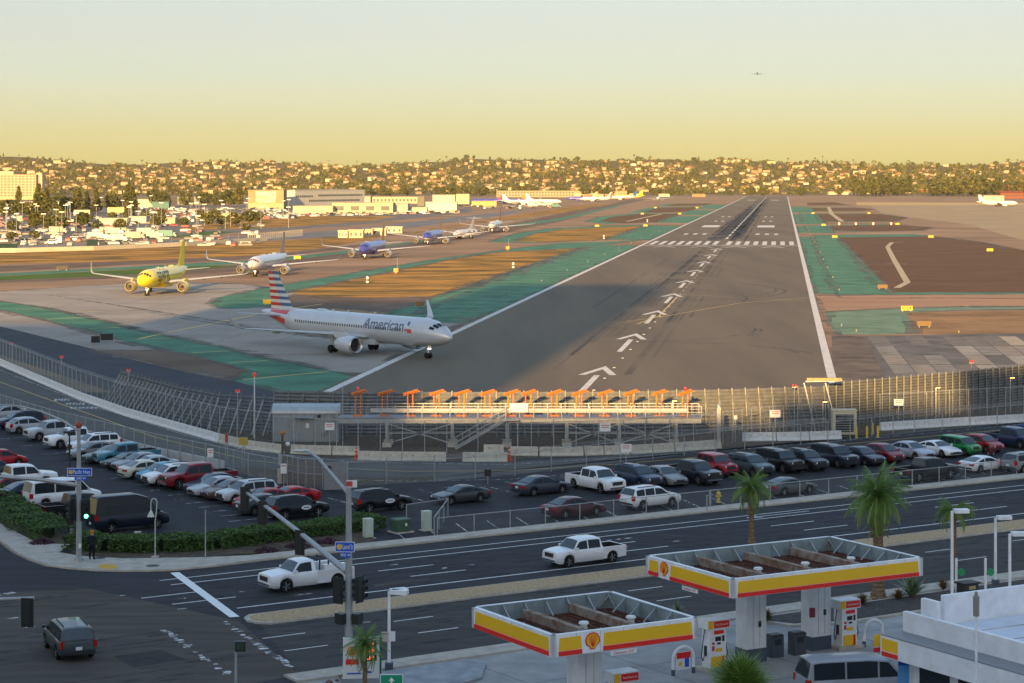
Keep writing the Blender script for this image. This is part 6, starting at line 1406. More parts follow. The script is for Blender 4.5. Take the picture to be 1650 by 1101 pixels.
        for fy in (.28, .48, .68):
            y = s2 * fy; c = cr * (1 - fy * .82); x = xr + s2 * .49 * fy + c * .55; mb = MB(); mb.lathe([(-1.2, .02), (-.5, .16), (.7, .17), (1.6, .02)], 8, 0, 'x', (-x - c * .35, sg * y, zw + .2 + 1.35 * fy - .28), sz=1.2); mb.build('flap_fairing', wm, w)
        # engine
        if not rear:
            ex, ey, ez = (engine_x or xr - .6), s2 * .325, zw - 1.0 + .25; er = 1.15 * (r / 1.98)
            c = (-ex, sg * ey, ez)
            mb = MB(); mb.lathe([(1.35, er * .80), (1.6, er * .90), (1.55, er * .98), (1.0, er * 1.08), (0, er * 1.08), (-1.4, er * .95), (-2.4, er * .72), (-2.4, er * .6), (-1.6, er * .55)], 22, 0, 'x', c); mb.f = [f for f in mb.f if len(f) == 4]; mb.m = [0] * len(mb.f); n = mb.build('engine_nacelle', eng, t, 40)
            mb = MB(); mb.lathe([(1.2, er * .78), (1.62, er * .88), (1.66, er * .93), (1.58, er * .99), (1.4, er * 1.02)], 22, 0, 'x', c); mb.f = [f for f in mb.f if len(f) == 4]; mb.m = [0] * len(mb.f); mb.build('intake_lip', m_eng, n, 60)
            mb = MB(); mb.lathe([(.75, er * .80), (.8, er * .3), (1.15, .03)], 22, 0, 'x', c); mb.build('fan', m_fan, n)
            mb = MB(); mb.lathe([(-1.5, er * .5), (-3.0, er * .3), (-3.6, .05)], 16, 0, 'x', c); mb.build('exhaust_cone', m_eng, n)
            mb = MB(); mb.loft([[(-ex + .4, sg * ey - .12, ez + er * .9), (-ex - 3.2, sg * ey - .12, ez + er * .75), (-ex - 3.2, sg * ey + .12, ez + er * .75), (-ex + .4, sg * ey + .12, ez + er * .9)], [(-ex - .9, sg * ey - .1, ez + er + .55), (-ex - 4.2, sg * ey - .1, ez + er + .5), (-ex - 4.2, sg * ey + .1, ez + er + .5), (-ex - .9, sg * ey + .1, ez + er + .55)]]); mb.build('pylon', eng, t)
        else:
            c = (-L * .72, sg * (r + 1.0), zc + .35); er = .72
            mb = MB(); mb.lathe([(1.4, er * .85), (1.6, er), (.6, er * 1.12), (-1, er), (-2.0, er * .7)], 18, 0, 'x', c); n = mb.build('engine_nacelle', eng, t, 40); mb = MB(); mb.lathe([(1.61, er * .9), (1.62, .02)], 18, 0, 'x', c); mb.build('fan', m_fan, n); mb = MB(); mb.box((-L * .73, sg * (r + .1), zc + .35), (2.2, 1.2, .25)); mb.build('pylon', eng, t)
        # tailplane
        hz = zc + .75 + (5.2 if rear else 0); hx = L - 7.2 + (2.2 if rear else 0); hs = span * .175
        mb = MB(); mb.loft([sec(hx, sg * .3, hz, 3.9 * sc_, .22), sec(hx + hs * .55, sg * hs, hz + .55 * (0 if rear else 1), 1.6 * sc_, .09)]); mb.build('tailplane', wm, t, 40)
    # fin, as spanwise bands
    fh = 6.1 * (1 if not rear else .85); f0 = zc + 1.1; NB = 13; secs = []
    fx0, fc0 = L - 8.4, 6.0
    for k in range(NB + 1):
        f = k / NB; xle = fx0 + 4.6 * f; c = fc0 - 3.7 * f; z = f0 + .2 + fh * f; th = .30 * (1 - .6 * f)
        secs.append([(-xle, 0, z), (-xle - c * .25, th * .5, z), (-xle - c * .5, th * .5, z), (-xle - c * .75, th * .35, z), (-xle - c, 0, z), (-xle - c * .75, -th * .35, z), (-xle - c * .5, -th * .5, z), (-xle - c * .25, -th * .5, z)])
    fm = fin if isinstance(fin, (list, tuple)) else [fin]
    def ff(i, k):
        if len(fm) == 1: return 0
        front = k in (0, 1, 6, 7)
        return (0 if i % 2 else 1) if not front else (2 if i % 2 else 3)
    mb = MB(); mb.loft(secs, mf=ff); fn = mb.build('tail_fin', fm, t, 30)
    mb = MB(); mb.loft([[(-(fx0 - 3.0), 0, zc + r * .93), (-(fx0 + 1.5), .16, zc + r * .8), (-(fx0 + 1.5), -.16, zc + r * .8)], [(-(fx0 - .1), 0, f0 + 1.0), (-(fx0 + 1.4), .12, f0 + 1.0), (-(fx0 + 1.4), -.12, f0 + 1.0)]]); mb.build('dorsal_fillet', body if len(fm) > 1 else fm[0], fn)
    if gear:
        def bogie(x, y, wr, gap, zt):
            mb = MB(); mb.tube((-x, y, wr), (-x, y, zt), .13, .16, 10); mb.bar((-x - .05, y, wr + .5), (-x - 1.1, y, zt), .09); g = mb.build('landing_gear', m_gear, t)
            mb = MB(); mb.tube((-x, y - gap, wr), (-x, y + gap, wr), .08, .08, 8); mb.build('axle', m_gear, g)
            for sg in (-1, 1):
                mb = MB(); mb.lathe([(-.2, wr * .6), (-.2, wr * .92), (-.12, wr), (.12, wr), (.2, wr * .92), (.2, wr * .6)], 16, 0, 'y', (-x, y + sg * gap, wr)); mb.lathe([(-.1, wr * .55), (.1, wr * .55)], 12, 1, 'y', (-x, y + sg * gap, wr)); mb.build('wheel', [m_tyre, m_gear], g, 40)
        bogie(5.0 * sc_, 0, .40, .26, zc - r * .7); mg = 5.0 * sc_ + L * .38
        for sg in (-1, 1): bogie(mg, sg * 3.7 * sc_, .58, .42, zc - r * .5)
        if detail:
            for sg in (-1, 1):
                mb = MB(); mb.lathe([(0, .1), (.06, .09)], 10, 0, 'x', (-5.0 * sc_ + .25, sg * .16, 1.35)); mb.build('taxi_lamp', mat('taxi_lamp_lit', (.9, .85, .7), .3, emit=(1, .85, .6), estr=2), t)
    if text:
        me = text_mesh(text, tsize, tmat, 0.0, tsize * .008, 'CENTER'); bm = bmesh.new(); bm.from_mesh(me)
        for k in range(-12, 13):
            bmesh.ops.bisect_plane(bm, geom=bm.verts[:] + bm.edges[:] + bm.faces[:], plane_co=(0, k * tsize * .06, 0), plane_no=(0, 1, 0))
        for v in bm.verts:
            u, h = v.co.x, v.co.y; x = tx + u * (1 if tside > 0 else -1); ang = tside * (1.18 - h / r); v.co = sp(x, ang, .03)
        bm.to_mesh(me); bm.free(); put('airline_name', me, fus)
    return t, sp, fus
RWH = math.degrees(math.atan2(-RD.y, -RD.x))       # taxi queue faces back down the runway
def at_gear(px, py, heading, sc_=1.0):
    g = G(px, py); h = R(heading); return (g.x + math.cos(h) * 5.0 * sc_, g.y + math.sin(h) * 5.0 * sc_)
m_fb = livery('fin_blue', (.02, .11, .24))
t, sp, fus = airplane(at_gear(690, 578, -47.8), -47.8, 'silver airliner with red white and blue striped tail turning onto the runway', L=44.5, body=m_silver, fin=[m_lcream, m_lred, m_lwhite, m_fb], text='American', tmat=mat('text_blue_grey', (.09, .14, .22), .4), tside=-1, tsize=2.35, tx=12.6, tailband=None)
mb = MB()                                            # flight symbol beside the name and the red tail band
def sympatch(x0, x1, a0, a1, m, nm, skew=0):
    mb = MB(); rows = [[sp(x0 + (x1 - x0) * i / 3 + skew * j / 4, -(a0 + (a1 - a0) * j / 4), .03) for j in range(5)] for i in range(4)]
    for i in range(3):
        for j in range(4): mb.face([rows[i][j], rows[i + 1][j], rows[i + 1][j + 1], rows[i][j + 1]])
    mb.build(nm, m, fus)
sympatch(7.15, 7.6, .78, 1.1, m_fb, 'flight_symbol', -.15); sympatch(6.9, 7.35, 1.1, 1.32, m_lwhite, 'flight_symbol', -.2); sympatch(6.5, 7.5, 1.34, 1.6, m_lred, 'flight_symbol', -.3)
sympatch(36.3, 41.5, .55, 1.05, m_lred, 'tail_band'); sympatch(36.6, 42.0, 1.45, 2.0, m_lred, 'tail_band')
airplane(at_gear(237, 477, RWH + 1), RWH + 1, 'bright yellow airliner with black lettering waiting on the taxiway', L=37.6, body=m_yellow, eng=m_yellow, text='spirit', tmat=mat('text_black', (.015, .015, .015), .4), tside=1, tsize=4.6, tx=11.5, wingmat=m_wing)
airplane(at_gear(411, 446, RWH, .95), RWH, 'white airliner with dark blue tail behind the yellow one', L=39.5, r=1.88, zc=3.3, body=m_lwhite, belly=m_lgrey, fin=livery('sunlit_navy_fin', (.34, .27, .22)))  # golden sunlight on the dark blue tail put into its colour
airplane(at_gear(588, 418, RWH, .95), RWH, 'royal blue airliner third in the taxi queue', L=39.5, r=1.88, zc=3.3, body=m_lblue, belly=m_lblue, fin=m_lgold, eng=m_lgrey)
airplane(at_gear(689, 395, RWH, .95), RWH, 'royal blue airliner fourth in the taxi queue', L=39.5, r=1.88, zc=3.3, body=m_lblue, belly=m_lgrey, fin=m_lgold, eng=m_lgrey)
airplane(at_gear(736, 386, RWH - 12, .7), RWH - 12, 'small white regional jet with tail engines in the taxi queue', L=27, span=21.5, r=1.35, zc=2.5, body=m_lwhite, fin=m_lgrey, rear=True, winglet=None)
airplane(at_gear(793, 375, RWH, .95), RWH, 'white airliner last in the taxi queue', L=38, r=1.88, zc=3.3, body=m_lwhite, fin=m_lred)
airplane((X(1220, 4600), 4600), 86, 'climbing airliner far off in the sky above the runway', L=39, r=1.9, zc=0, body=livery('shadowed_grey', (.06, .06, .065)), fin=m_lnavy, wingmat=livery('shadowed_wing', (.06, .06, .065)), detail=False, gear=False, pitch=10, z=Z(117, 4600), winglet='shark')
gp_ = 'airliners parked at the terminal gates'
for (px, py, hd, b, f, lb) in ((757, 329, 165, m_lblue, m_lred, 'blue airliner with red tail by the grey hangar at the gates'), (800, 328.5, 150, m_lblue, m_lor, 'blue airliner with orange red tail beside the ground carts'), (905, 330, -12, m_lwhite, m_lwhite, 'long white airliner side on at the gates'), (868, 331, -15, m_lwhite, m_lwhite, 'white airliner side on next to the ground carts'), (912, 324.5, 178, m_lblue, m_lor, 'blue airliner with orange tail beyond the white ones'), (935, 325, 178, m_lwhite, m_lred, 'white airliner with a red tail at the gates'), (980, 322.5, 195, m_lwhite, m_fb, 'white airliner with blue tail beside the yellow one'), (990, 321, 184, m_yellow, m_yellow, 'yellow airliner parked at the far gates'), (1060, 324.5, -95, m_lwhite, m_lred, 'white airliner taxiing head on far down the field'), (1640, 333, 2, m_lwhite, m_lwhite, 'white airliner parked across the field beside low red roofs')):
    airplane(G(px, py), hd, lb, L=38, r=1.9, zc=3.3, body=b, fin=f, detail=False, group=gp_)

# ---------------------------------------------------------------- airfield signs and small gear
m_sy = mat('taxi_sign_yellow', (.46, .33, .015), .6); m_sb = mat('taxi_sign_back', (.13, .085, .04), .7); m_bk2 = mat('sign_black', (.012, .012, .014), .6)
def taxi_sign(px, py, w, h, m, label, txt=None, rz=0, group=None):
    t = thing('taxiway_sign', label, 'sign', G(px, py), rz, group); mb = MB(); mb.box((0, 0, .25 + h / 2), (w, .25, h)); mb.build('panel', m, t)
    for sx in (-w * .35, w * .35): mb = MB(); mb.box((sx, 0, .13), (.08, .15, .26)); mb.build('leg', m_galv, t)
    if txt: put('lettering', text_mesh(txt, h * .9, m_bk2, .003, .01), t, loc=(0, -.135, .25 + h / 2), rot=(R(90), 0, 0))
taxi_sign(1461, 502.5, 2.2, .85, m_sy, 'yellow taxiway sign with black characters beside the brown taxiway', 'C C4', 0)
taxi_sign(1489, 528, 2.4, .85, m_sb, 'brown backed sign on the rusty pan with long shadow', None)
taxi_sign(1422, 466.5, 2.3, .85, m_sb, 'brown backed sign at the tip of the dark infield', None)
for q, lb in (((1595, 406), 'yellow sign out on the dark infield'), ((1345, 384), 'yellow sign at the near corner of the dark infield by the runway'), ((1500, 384), 'yellow sign on the far edge of the big dark infield'), ((1327, 364.5), 'yellow sign beside the row of red lights, runway end'), ((1446, 363), 'yellow sign beside the row of red lights, outer end'), ((1310, 345), 'yellow sign at the third infield by the runway'), ((1400, 345), 'yellow sign at the outer third infield'), ((1040, 365.5), 'yellow sign at the runway tip of the golden infield'), ((962, 366), 'yellow sign behind the golden infield'), ((1095, 346), 'yellow sign at the runway tip of the first brown infield past the golden one'), ((1035, 346), 'yellow sign behind the first brown infield past the golden one'), ((1123, 336), 'yellow sign at the runway tip of the second brown infield past the golden one'), ((1056, 336), 'yellow sign behind the second brown infield past the golden one'), ((479, 418.5), 'yellow sign behind the white airliner wing'), ((433, 492), 'yellow sign behind the striped tail')):
    taxi_sign(q[0], q[1], 2.2, .9, m_sy, lb)
for a, w, rz, lb in (((154, 555), 1.3, .25, 'black backed sign on the concrete edge, smaller of a pair'), ((172, 551), 1.9, .1, 'black backed sign on the concrete edge, larger of a pair'), ((100, 436), 3.4, 0, 'black backed sign on the far green verge'), ((677, 496), 1.6, .2, 'brown backed sign behind the front fuselage on the green shoulder')): taxi_sign(a[0], a[1], w, 1.0, m_bk2 if 'black' in lb else m_sb, lb, None, rz)
m_rl = mat('red_field_lamp', (.6, .1, .05), .4, emit=(1, .16, .06), estr=5)
for px in (1352, 1379, 1407, 1436):
    t = thing('runway_guard_light', 'lit red field lamp in the row across the connector taxiway', 'lamp', G(px, 362.5), 0, 'red lamps in a row'); mb = MB(); mb.lathe([(0, .25), (.5, .2), (.55, .45), (1.0, .5), (1.2, .2)], 10, 0, 'z'); mb.build('lamp', m_rl, t)
for q, lb in (((638, 441), 'orange approach box standing on the golden infield'), ((818, 403.5), 'orange and white marker box on the taxiway corner')):
    t = thing('field_marker', lb, 'marker', G(*q)); mb = MB(); mb.box((0, 0, .9), (1.2, .6, 1.0)); mb.build('box', m_org, t); mb = MB(); mb.tube((.3, 0, 1.3), (.4, 0, 4.2), .06, .04, 6); mb.build('mast', m_galv, t); mb = MB(); mb.box((0, 0, .2), (.3, .3, .4)); mb.build('stand', m_org, t)
for q in ((827, 432), (973, 385), (1043, 358), (592, 456)):
    t = thing('wind_marker', 'small white and dark field marker standing in the infield', 'marker', G(*q), 0, 'white field markers'); mb = MB(); mb.lathe([(0, .3), (.4, .35), (1.4, .3), (1.6, .1)], 10, 0, 'z'); mb.build('drum', m_signw, t); mb = MB(); mb.lathe([(.5, .37), (.9, .36)], 10, 0, 'z'); mb.build('dark_band', m_blk, t)
random.seed(11)
m_el = mat('edge_light_yellow', (.26, .22, .12), .6)
def edge_light(p):
    t = thing('edge_light', 'small pale edge light stub beside the painted shoulder', 'lamp', p, 0, 'edge light stubs'); mb = MB(); mb.lathe([(0, .09), (.25, .08), (.28, .13), (.42, .1)], 8, 0, 'z'); mb.build('lamp', m_el, t)
for s in range(150, 800, 62): edge_light(W(s, -35)); edge_light(W(s + 90, 36))
for q in ((152, 541), (211, 536), (300, 560), (1356, 526), (1380, 535), (1545, 537)): edge_light(G(*q))
# ---------------------------------------------------------------- far ground: hills, houses, trees, airport city
random.seed(21)
def sstep(a, b, x): t = max(0., min(1., (x - a) / (b - a))); return t * t * (3 - 2 * t)
def hill(x, y):
    base = 3280 + 120 * math.sin(x * .0016 + 1) - (120 if x < -300 else 0)
    h = 44 * sstep(base, 4300, y) ** 1.15 + 18 * sstep(4100, 4800, y)
    h *= 1 + .10 * math.sin(x * .0043 + .6) + .06 * math.sin(x * .011 + y * .003)
    h += 3.5 * math.sin(x * .013 + y * .006) * sstep(base, 4000, y) + 2.0 * math.sin(x * .031 - y * .011) * sstep(base, 4000, y)
    return max(0, h)
m_hill = mat('hill_scrub', (.15, .11, .05), .95, nscale=.02, col2=(.08, .072, .025), detail=9)
mb = MB(); nx, ny = 130, 44; x0, x1, y0, y1 = -2600, 2600, 3100, 5600
vs = [(x0 + (x1 - x0) * i / nx, y0 + (y1 - y0) * j / ny, hill(x0 + (x1 - x0) * i / nx, y0 + (y1 - y0) * j / ny) - .3 - (55 * sstep(4950, 5600, y0 + (y1 - y0) * j / ny))) for j in range(ny + 1) for i in range(nx + 1)]
mb.faces(vs, [(j * (nx + 1) + i, j * (nx + 1) + i + 1, (j + 1) * (nx + 1) + i + 1, (j + 1) * (nx + 1) + i) for j in range(ny) for i in range(nx)]); mb.build('hills', m_hill, smooth=60, kind='structure')
def on_hill(px, py):
    """hill point whose picture row is py"""
    d = 3150
    while d < 4790:
        x = X(px, d)
        if HY + (H - hill(x, d)) * F / d <= py: return x, d, hill(x, d)
        d += 18
    return None
WALL = [(.44, .36, .22), (.48, .43, .30), (.36, .27, .15), (.52, .48, .38), (.28, .20, .12), (.40, .32, .22)]
ROOF = [(.17, .08, .04), (.13, .10, .07), (.24, .19, .13), (.10, .08, .065), (.22, .11, .055)]
WN = ['cream', 'ivory', 'sand', 'white', 'brown', 'pinkish']; RN = ['red tiled', 'brown', 'pale grey', 'dark', 'orange tiled']
mw = [mat('house_wall_%d' % i, c, .9) for i, c in enumerate(WALL)]; mr = [mat('house_roof_%d' % i, c, .9) for i, c in enumerate(ROOF)]; m_hw = mat('house_window', (.05, .06, .07), .2)
def house_geo(mb, w, d, h, rh, flat, mi, M):
    def T(p): return M @ Vector(p)
    hw, hd = w / 2, d / 2
    def bx(a, b, m):
        vs = [T((x, y, z)) for z in (a[2], b[2]) for y in (a[1], b[1]) for x in (a[0], b[0])]; mb.faces(vs, [(0, 2, 3, 1), (4, 5, 7, 6), (0, 1, 5, 4), (2, 6, 7, 3), (0, 4, 6, 2), (1, 3, 7, 5)], m)
    bx((-hw, -hd, -3), (hw, hd, h), mi[0])
    if flat: bx((-hw - .4, -hd - .4, h), (hw + .4, hd + .4, h + .5), mi[1])
    else:
        o = .6; mb.faces([T(p) for p in ((-hw - o, -hd - o, h - .1), (hw + o, -hd - o, h - .1), (hw + o, hd + o, h - .1), (-hw - o, hd + o, h - .1), (-hw * .55, 0, h + rh), (hw * .55, 0, h + rh))], [(0, 1, 5, 4), (2, 3, 4, 5), (1, 2, 5), (3, 0, 4), (3, 2, 1, 0)], mi[1])
    n = max(2, int(w / 3.6))
    for fl in range(max(1, int(h / 3.2))):
        for k in range(n):
            x = -hw + w * (k + .5) / n; bx((x - .8, -hd - .06, .9 + fl * 3.1), (x + .8, -hd + .02, 2.3 + fl * 3.1), mi[2])
HV = []
for wi in range(6):
    for ri in range(5):
        mb = MB(); w, d, h = random.uniform(11, 19), random.uniform(8, 12), random.choice((3.4, 6.4, 6.6)); house_geo(mb, w, d, h, random.uniform(1.6, 2.8), random.random() < .25, (0, 1, 2), Matrix.Identity(4)); HV.append((mb.mesh('house', [mw[wi], mr[ri], m_hw]), wi, ri))
placed = []
def spot(pxr, pyr):
    for _ in range(40):
        px, py = random.uniform(*pxr), random.uniform(*pyr)
        q = on_hill(px, py)
        if q and all(abs(q[0] - a) > 7 or abs(q[1] - b) > 16 for a, b in placed): placed.append(q[:2]); return q
    return None
for k in range(300):
    q = spot((-20, 1680), (262, 311))
    if not q: continue
    if q[0] > X(1380, q[1]) and random.random() < .35: continue
    me, wi, ri = random.choice(HV)
    put('hillside_house', me, loc=(q[0], q[1], q[2] + .2), rz=random.gauss(0, .35), label='%s walled house with %s roof on the far hillside' % (WN[wi], RN[ri]), cat='house', group='houses on the far hillside', scale=random.uniform(.62, .95))
mb = MB()
for k in range(750):
    q = spot((-40, 1700), (261, 313))
    if not q: continue
    M = Matrix.Translation((q[0], q[1], q[2])) @ Matrix.Rotation(random.gauss(0, .4), 4, 'Z')
    wi, ri = random.randrange(6), random.randrange(5); house_geo(mb, random.uniform(6, 11), random.uniform(5, 8), random.choice((2.8, 3.2, 5)), random.uniform(1.2, 2.4), random.random() < .3, (wi, 6 + ri, 11), M)
mb.build('distant_houses', mw + mr + [m_hw], kind='stuff', label='mass of further small houses on the far hillside', cat='houses')
m_tr = [mat('tree_leaf_%d' % i, c, .85) for i, c in enumerate([(.105, .100, .028), (.075, .080, .024), (.14, .118, .034), (.048, .058, .02)])]
m_bark = mat('tree_bark', (.10, .07, .05), .95)
def crown(mb, c, r, h, n, ms, shape='round', size=.32):
    for _ in range(n):
        a = random.uniform(0, 2 * math.pi); u = random.random(); f = random.uniform(0, 1)
        if shape == 'pine': z = f; rr = r * (1.05 - z) ** .8 * (.35 + .65 * math.sqrt(u)) * (1 + .25 * math.sin(z * 17 + a * 2))
        elif shape == 'tall': z = f; rr = r * math.sqrt(u) * (math.sin(math.pi * (.12 + .84 * z)) ** .6) * (1 + .3 * math.sin(z * 9 + a * 3))
        else: z = .5 + .5 * random.uniform(-1, 1); rr = r * math.sqrt(max(0, 1 - (2 * z - 1) ** 2)) * (.55 + .45 * u) * (1 + .22 * math.sin(3 * a + z * 5))
        p = Vector(c) + Vector((math.cos(a) * rr, math.sin(a) * rr, z * h)); s = r * size * random.uniform(.5, 1.2)
        q = Vector((random.gauss(0, 1), random.gauss(0, 1), random.gauss(0, .7))).normalized(); v = q.cross(Vector((random.gauss(0, 1), random.gauss(0, 1), random.gauss(0, 1)))).normalized()
        mb.face([p - q * s, p + v * s * .7, p + q * s, p - v * s * .7], ms[random.randrange(len(ms))])
mb = MB(); cnt = 0
for k in range(5200):
    px = random.uniform(-40, 1690); py = 259 + 55 * random.random() ** 1.05; q = on_hill(px, py)
    if not q: continue
    r = random.uniform(2.0, 5.0) * (1.25 if px > 1350 else 1); h = r * random.uniform(1.1, 2.2); ms = random.choice(((0, 1), (1, 3), (0, 2), (1, 0, 3)))
    crown(mb, (q[0], q[1] + random.uniform(-14, 5), q[2] - .5), r, h, 22, ms, 'round', .5); cnt += 1
mb.build('hillside_trees', m_tr, kind='stuff', label='olive green mass of trees between the hillside houses', cat='trees')
# trees one can tell apart
TP = {}
def tree_proto(shape, seed):
    random.seed(seed); r, h, th = {'round': (1, 1.5, .35), 'pine': (.42, 1.9, .18), 'tall': (.55, 1.7, .45)}[shape]
    mb = MB(); mb.tube((0, 0, -.1), (0, 0, th + .6), .07, .03, 7)
    for k in range(5): a = k * 1.3; mb.tube((0, 0, th + .1 * k), (math.cos(a) * r * .6, math.sin(a) * r * .6, th + .3 + .12 * k), .03, .01, 5)
    tk = mb.mesh('trunk', m_bark); mb = MB(); crown(mb, (0, 0, th), r, h, 420 if shape != 'round' else 360, random.choice(((0, 1, 3), (1, 3), (0, 2, 1))), shape, .2 if shape == 'round' else .3); return tk, mb.mesh('crown', m_tr), th + h
for sh in ('round', 'pine', 'tall'): TP[sh] = [tree_proto(sh, i) for i in range(4)]
def tree(x, y, z, hgt, shape, label, group, wide=1.0):
    tk, cw, hh = random.choice(TP[shape]); s = hgt / hh; t = thing({'pine': 'pine_tree', 'tall': 'eucalyptus_tree', 'round': 'broadleaf_tree'}[shape], label, 'tree', (x, y, z), random.uniform(0, 6), group); t.scale = (s * wide, s * wide, s); put('trunk', tk, t); put('crown', cw, t)
random.seed(5)
for k in range(70):
    px = random.uniform(0, 1650); d = random.uniform(4550, 4760); x = X(px, d)
    tree(x, d, hill(x, d) - .5, random.uniform(5, 11), random.choice(('round', 'round', 'tall', 'pine')), 'dark tree standing up along the far ridge line', 'trees on the far ridge', 1.1)
PT = None
def far_palm(x, y, z, h):
    global PT
    if PT is None:
        mb = MB(); mb.tube((0, 0, 0), (0, 0, 1), .022, .014, 6); tk = mb.mesh('trunk', m_bark); mb = MB()
        for k in range(26):
            a = k * 2.4; el = R(75 - 110 * k / 26); d = Vector((math.cos(a) * math.cos(el), math.sin(a) * math.cos(el), math.sin(el))) * .16; s = Vector((-math.sin(a), math.cos(a), 0)) * .03
            mb.face([Vector((0, 0, 1)) - s * .3, Vector((0, 0, 1)) + d * .6 - s, Vector((0, 0, .97)) + d, Vector((0, 0, 1)) + d * .6 + s], k % 4)
        PT = tk, mb.mesh('crown', m_tr)
    t = thing('fan_palm', 'tall thin palm rising among the far buildings and trees', 'palm tree', (x, y, z), 0, 'tall far palms'); t.scale = (h, h, h); put('trunk', PT[0], t); put('crown', PT[1], t)
for k in range(70):
    px = random.uniform(0, 1650); q = on_hill(px, random.uniform(262, 285))
    if q: far_palm(q[0], q[1], q[2], random.uniform(12, 20))
for px in (262, 272, 281, 290, 300, 312, 322, 335, 346, 355, 366, 377, 388, 396, 150, 170, 226, 240): d = random.uniform(1950, 2150); far_palm(X(px, d), d, 0, random.uniform(15, 21))
for px, top, base, sh, wd in ((30, 301, 345, 'pine', 1), (62, 297, 348, 'pine', 1.3), (75, 304, 348, 'pine', 1.2), (125, 303, 346, 'pine', 1.5), (140, 309, 345, 'pine', 1.2), (155, 306, 344, 'pine', 1.3), (182, 312, 343, 'round', 1), (206, 298, 343, 'pine', 1.4), (214, 302, 343, 'pine', 1.2), (95, 315, 346, 'round', 1), (110, 318, 346, 'round', 1), (15, 322, 350, 'round', 1.2), (45, 326, 350, 'round', 1), (250, 305, 334, 'round', .9), (263, 310, 334, 'round', 1), (300, 312, 334, 'round', 1), (372, 306, 334, 'round', 1), (385, 303, 335, 'tall', 1), (350, 311, 334, 'round', 1), (330, 310, 333, 'round', 1), (715, 301, 318, 'round', 1), (725, 299, 318, 'round', 1), (20, 374, 388, 'round', 1.3), (55, 372, 386, 'round', 1.3)):
    d = H * F / (base - HY); tree(X(px, d), d, 0, Z(top, d), sh, {'pine': 'dark conical pine beside the far car parks', 'tall': 'tall loose tree by the mural building', 'round': 'green rounded tree among the far car parks'}[sh], 'trees beside the far car parks', wd)
for k in range(90):
    px = random.uniform(1020, 1660) if k < 30 else random.uniform(1370, 1690); d = random.uniform(3060, 3400); x = X(px, d)
    tree(x, d, max(0, hill(x, d)) - .3, random.uniform(8, 14) if px < 1370 else random.uniform(12, 30), random.choice(('round', 'tall', 'tall')) if px > 1370 else 'round', 'loose olive tree in the belt beyond the runway end', 'tree belt beyond the runway', 1.1)
for k in range(46):
    px = random.uniform(560, 1030); d = random.uniform(3080, 3300); x = X(px, d); tree(x, d, max(0, hill(x, d)), random.uniform(9, 17), random.choice(('round', 'round', 'tall')), 'dark green tree behind the terminal roofs', 'trees behind the terminals', 1.2)

for k in range(34):
    px, py = random.uniform(-5, 420), random.uniform(348, 374); g = G(px, py); tree(g.x, g.y, 0, random.uniform(4, 8), 'round', 'small green tree between rows of distant parked cars', 'small trees in the distant lots', 1.1)
# --- buildings of the airport and around it
m_bwall = {}
def bm_(c): return m_bwall.setdefault(c, mat('wall_%d' % len(m_bwall), tuple(q * .66 for q in c), .85, nscale=.2, namt=.08))
WME = {}
def building(px0, px1, top, base, col, label, rows=0, cols=0, depth=30, roofc=None, name='airport_building', ww=.55, wh=.5, z_lo=.12, wm=None, gable=False):
    d = H * F / (base - HY); xa, xb = X(px0, d), X(px1, d); h = Z(top, d); w = xb - xa
    t = thing(name, label, 'building', ((xa + xb) / 2, d + depth / 2, 0))
    mb = MB(); mb.box((0, 0, h / 2), (w, depth, h)); mb.build('wall', bm_(col), t)
    mb = MB()
    if gable: mb.loft([[(-w / 2 - .6, -depth / 2 - .6, h - .1), (-w / 2 - .6, depth / 2 + .6, h - .1), (-w / 2, 0, h + depth * .14)], [(w / 2 + .6, -depth / 2 - .6, h - .1), (w / 2 + .6, depth / 2 + .6, h - .1), (w / 2, 0, h + depth * .14)]])
    else: mb.box((0, 0, h + .25), (w + .6, depth + .6, .5))
    mb.build('roof', bm_(roofc or tuple(c * .85 for c in col)), t)
    if rows:
        cw, ch = w / cols * ww, (h * (1 - z_lo)) / rows * wh; key = (round(cw, 1), round(ch, 1))
        if key not in WME: mb = MB(); mb.box((0, 0, 0), (cw, .3, ch)); WME[key] = mb.mesh('window', wm or m_hw)
        for r in range(rows):
            for c in range(cols): put('window', WME[key], t, loc=(-w / 2 + w * (c + .5) / cols, -depth / 2 - .02, h * z_lo + h * (1 - z_lo) * (r + .45) / rows))
    return t, w, h, depth, d
t, w, h, dp_, d = building(-70, 58, 282, 322, (.58, .47, .30), 'tall tan hotel block with a grid of windows beyond the pines', 8, 22, 24, name='hotel', ww=.62, wh=.6)
mb = MB(); mb.box((-w * .12, 0, h + 2.2), (w * .66, 20, 4.2)); mb.build('penthouse', bm_((.66, .58, .42)), t); mb = MB(); mb.box((w / 2 + 3, 4, h / 2 + 1), (5.5, 16, h + 2)); mb.build('stair_tower', bm_((.60, .52, .40)), t)
t, w, h, dp_, d = building(400, 457, 307, 337, (.42, .33, .19), 'tan block with a large pale mural on its face', 0, 0, 26, name='mural_building')
mb = MB(); mb.box((0, -dp_ / 2 - .15, h * .66), (w * .58, .3, h * .62)); mu = mb.build('mural', mat('mural_paint', (.62, .58, .46), .8, nscale=.35, col2=(.40, .26, .16)), t)
mb = MB(); mb.box((0, -dp_ / 2 - .3, h * .16), (w * 1.0, .6, h * .3)); mb.build('base_wall', bm_((.58, .47, .28)), t)
t, w, h, dp_, d = building(457, 555, 307, 335, (.60, .60, .58), 'white office block with two rows of small windows', 0, 0, 30, name='office_building'); OFB = t
mb = MB(); mb.box((0, 0, 0), (w / 60, .3, 1.7)); wmn = mb.mesh('window', m_hw)
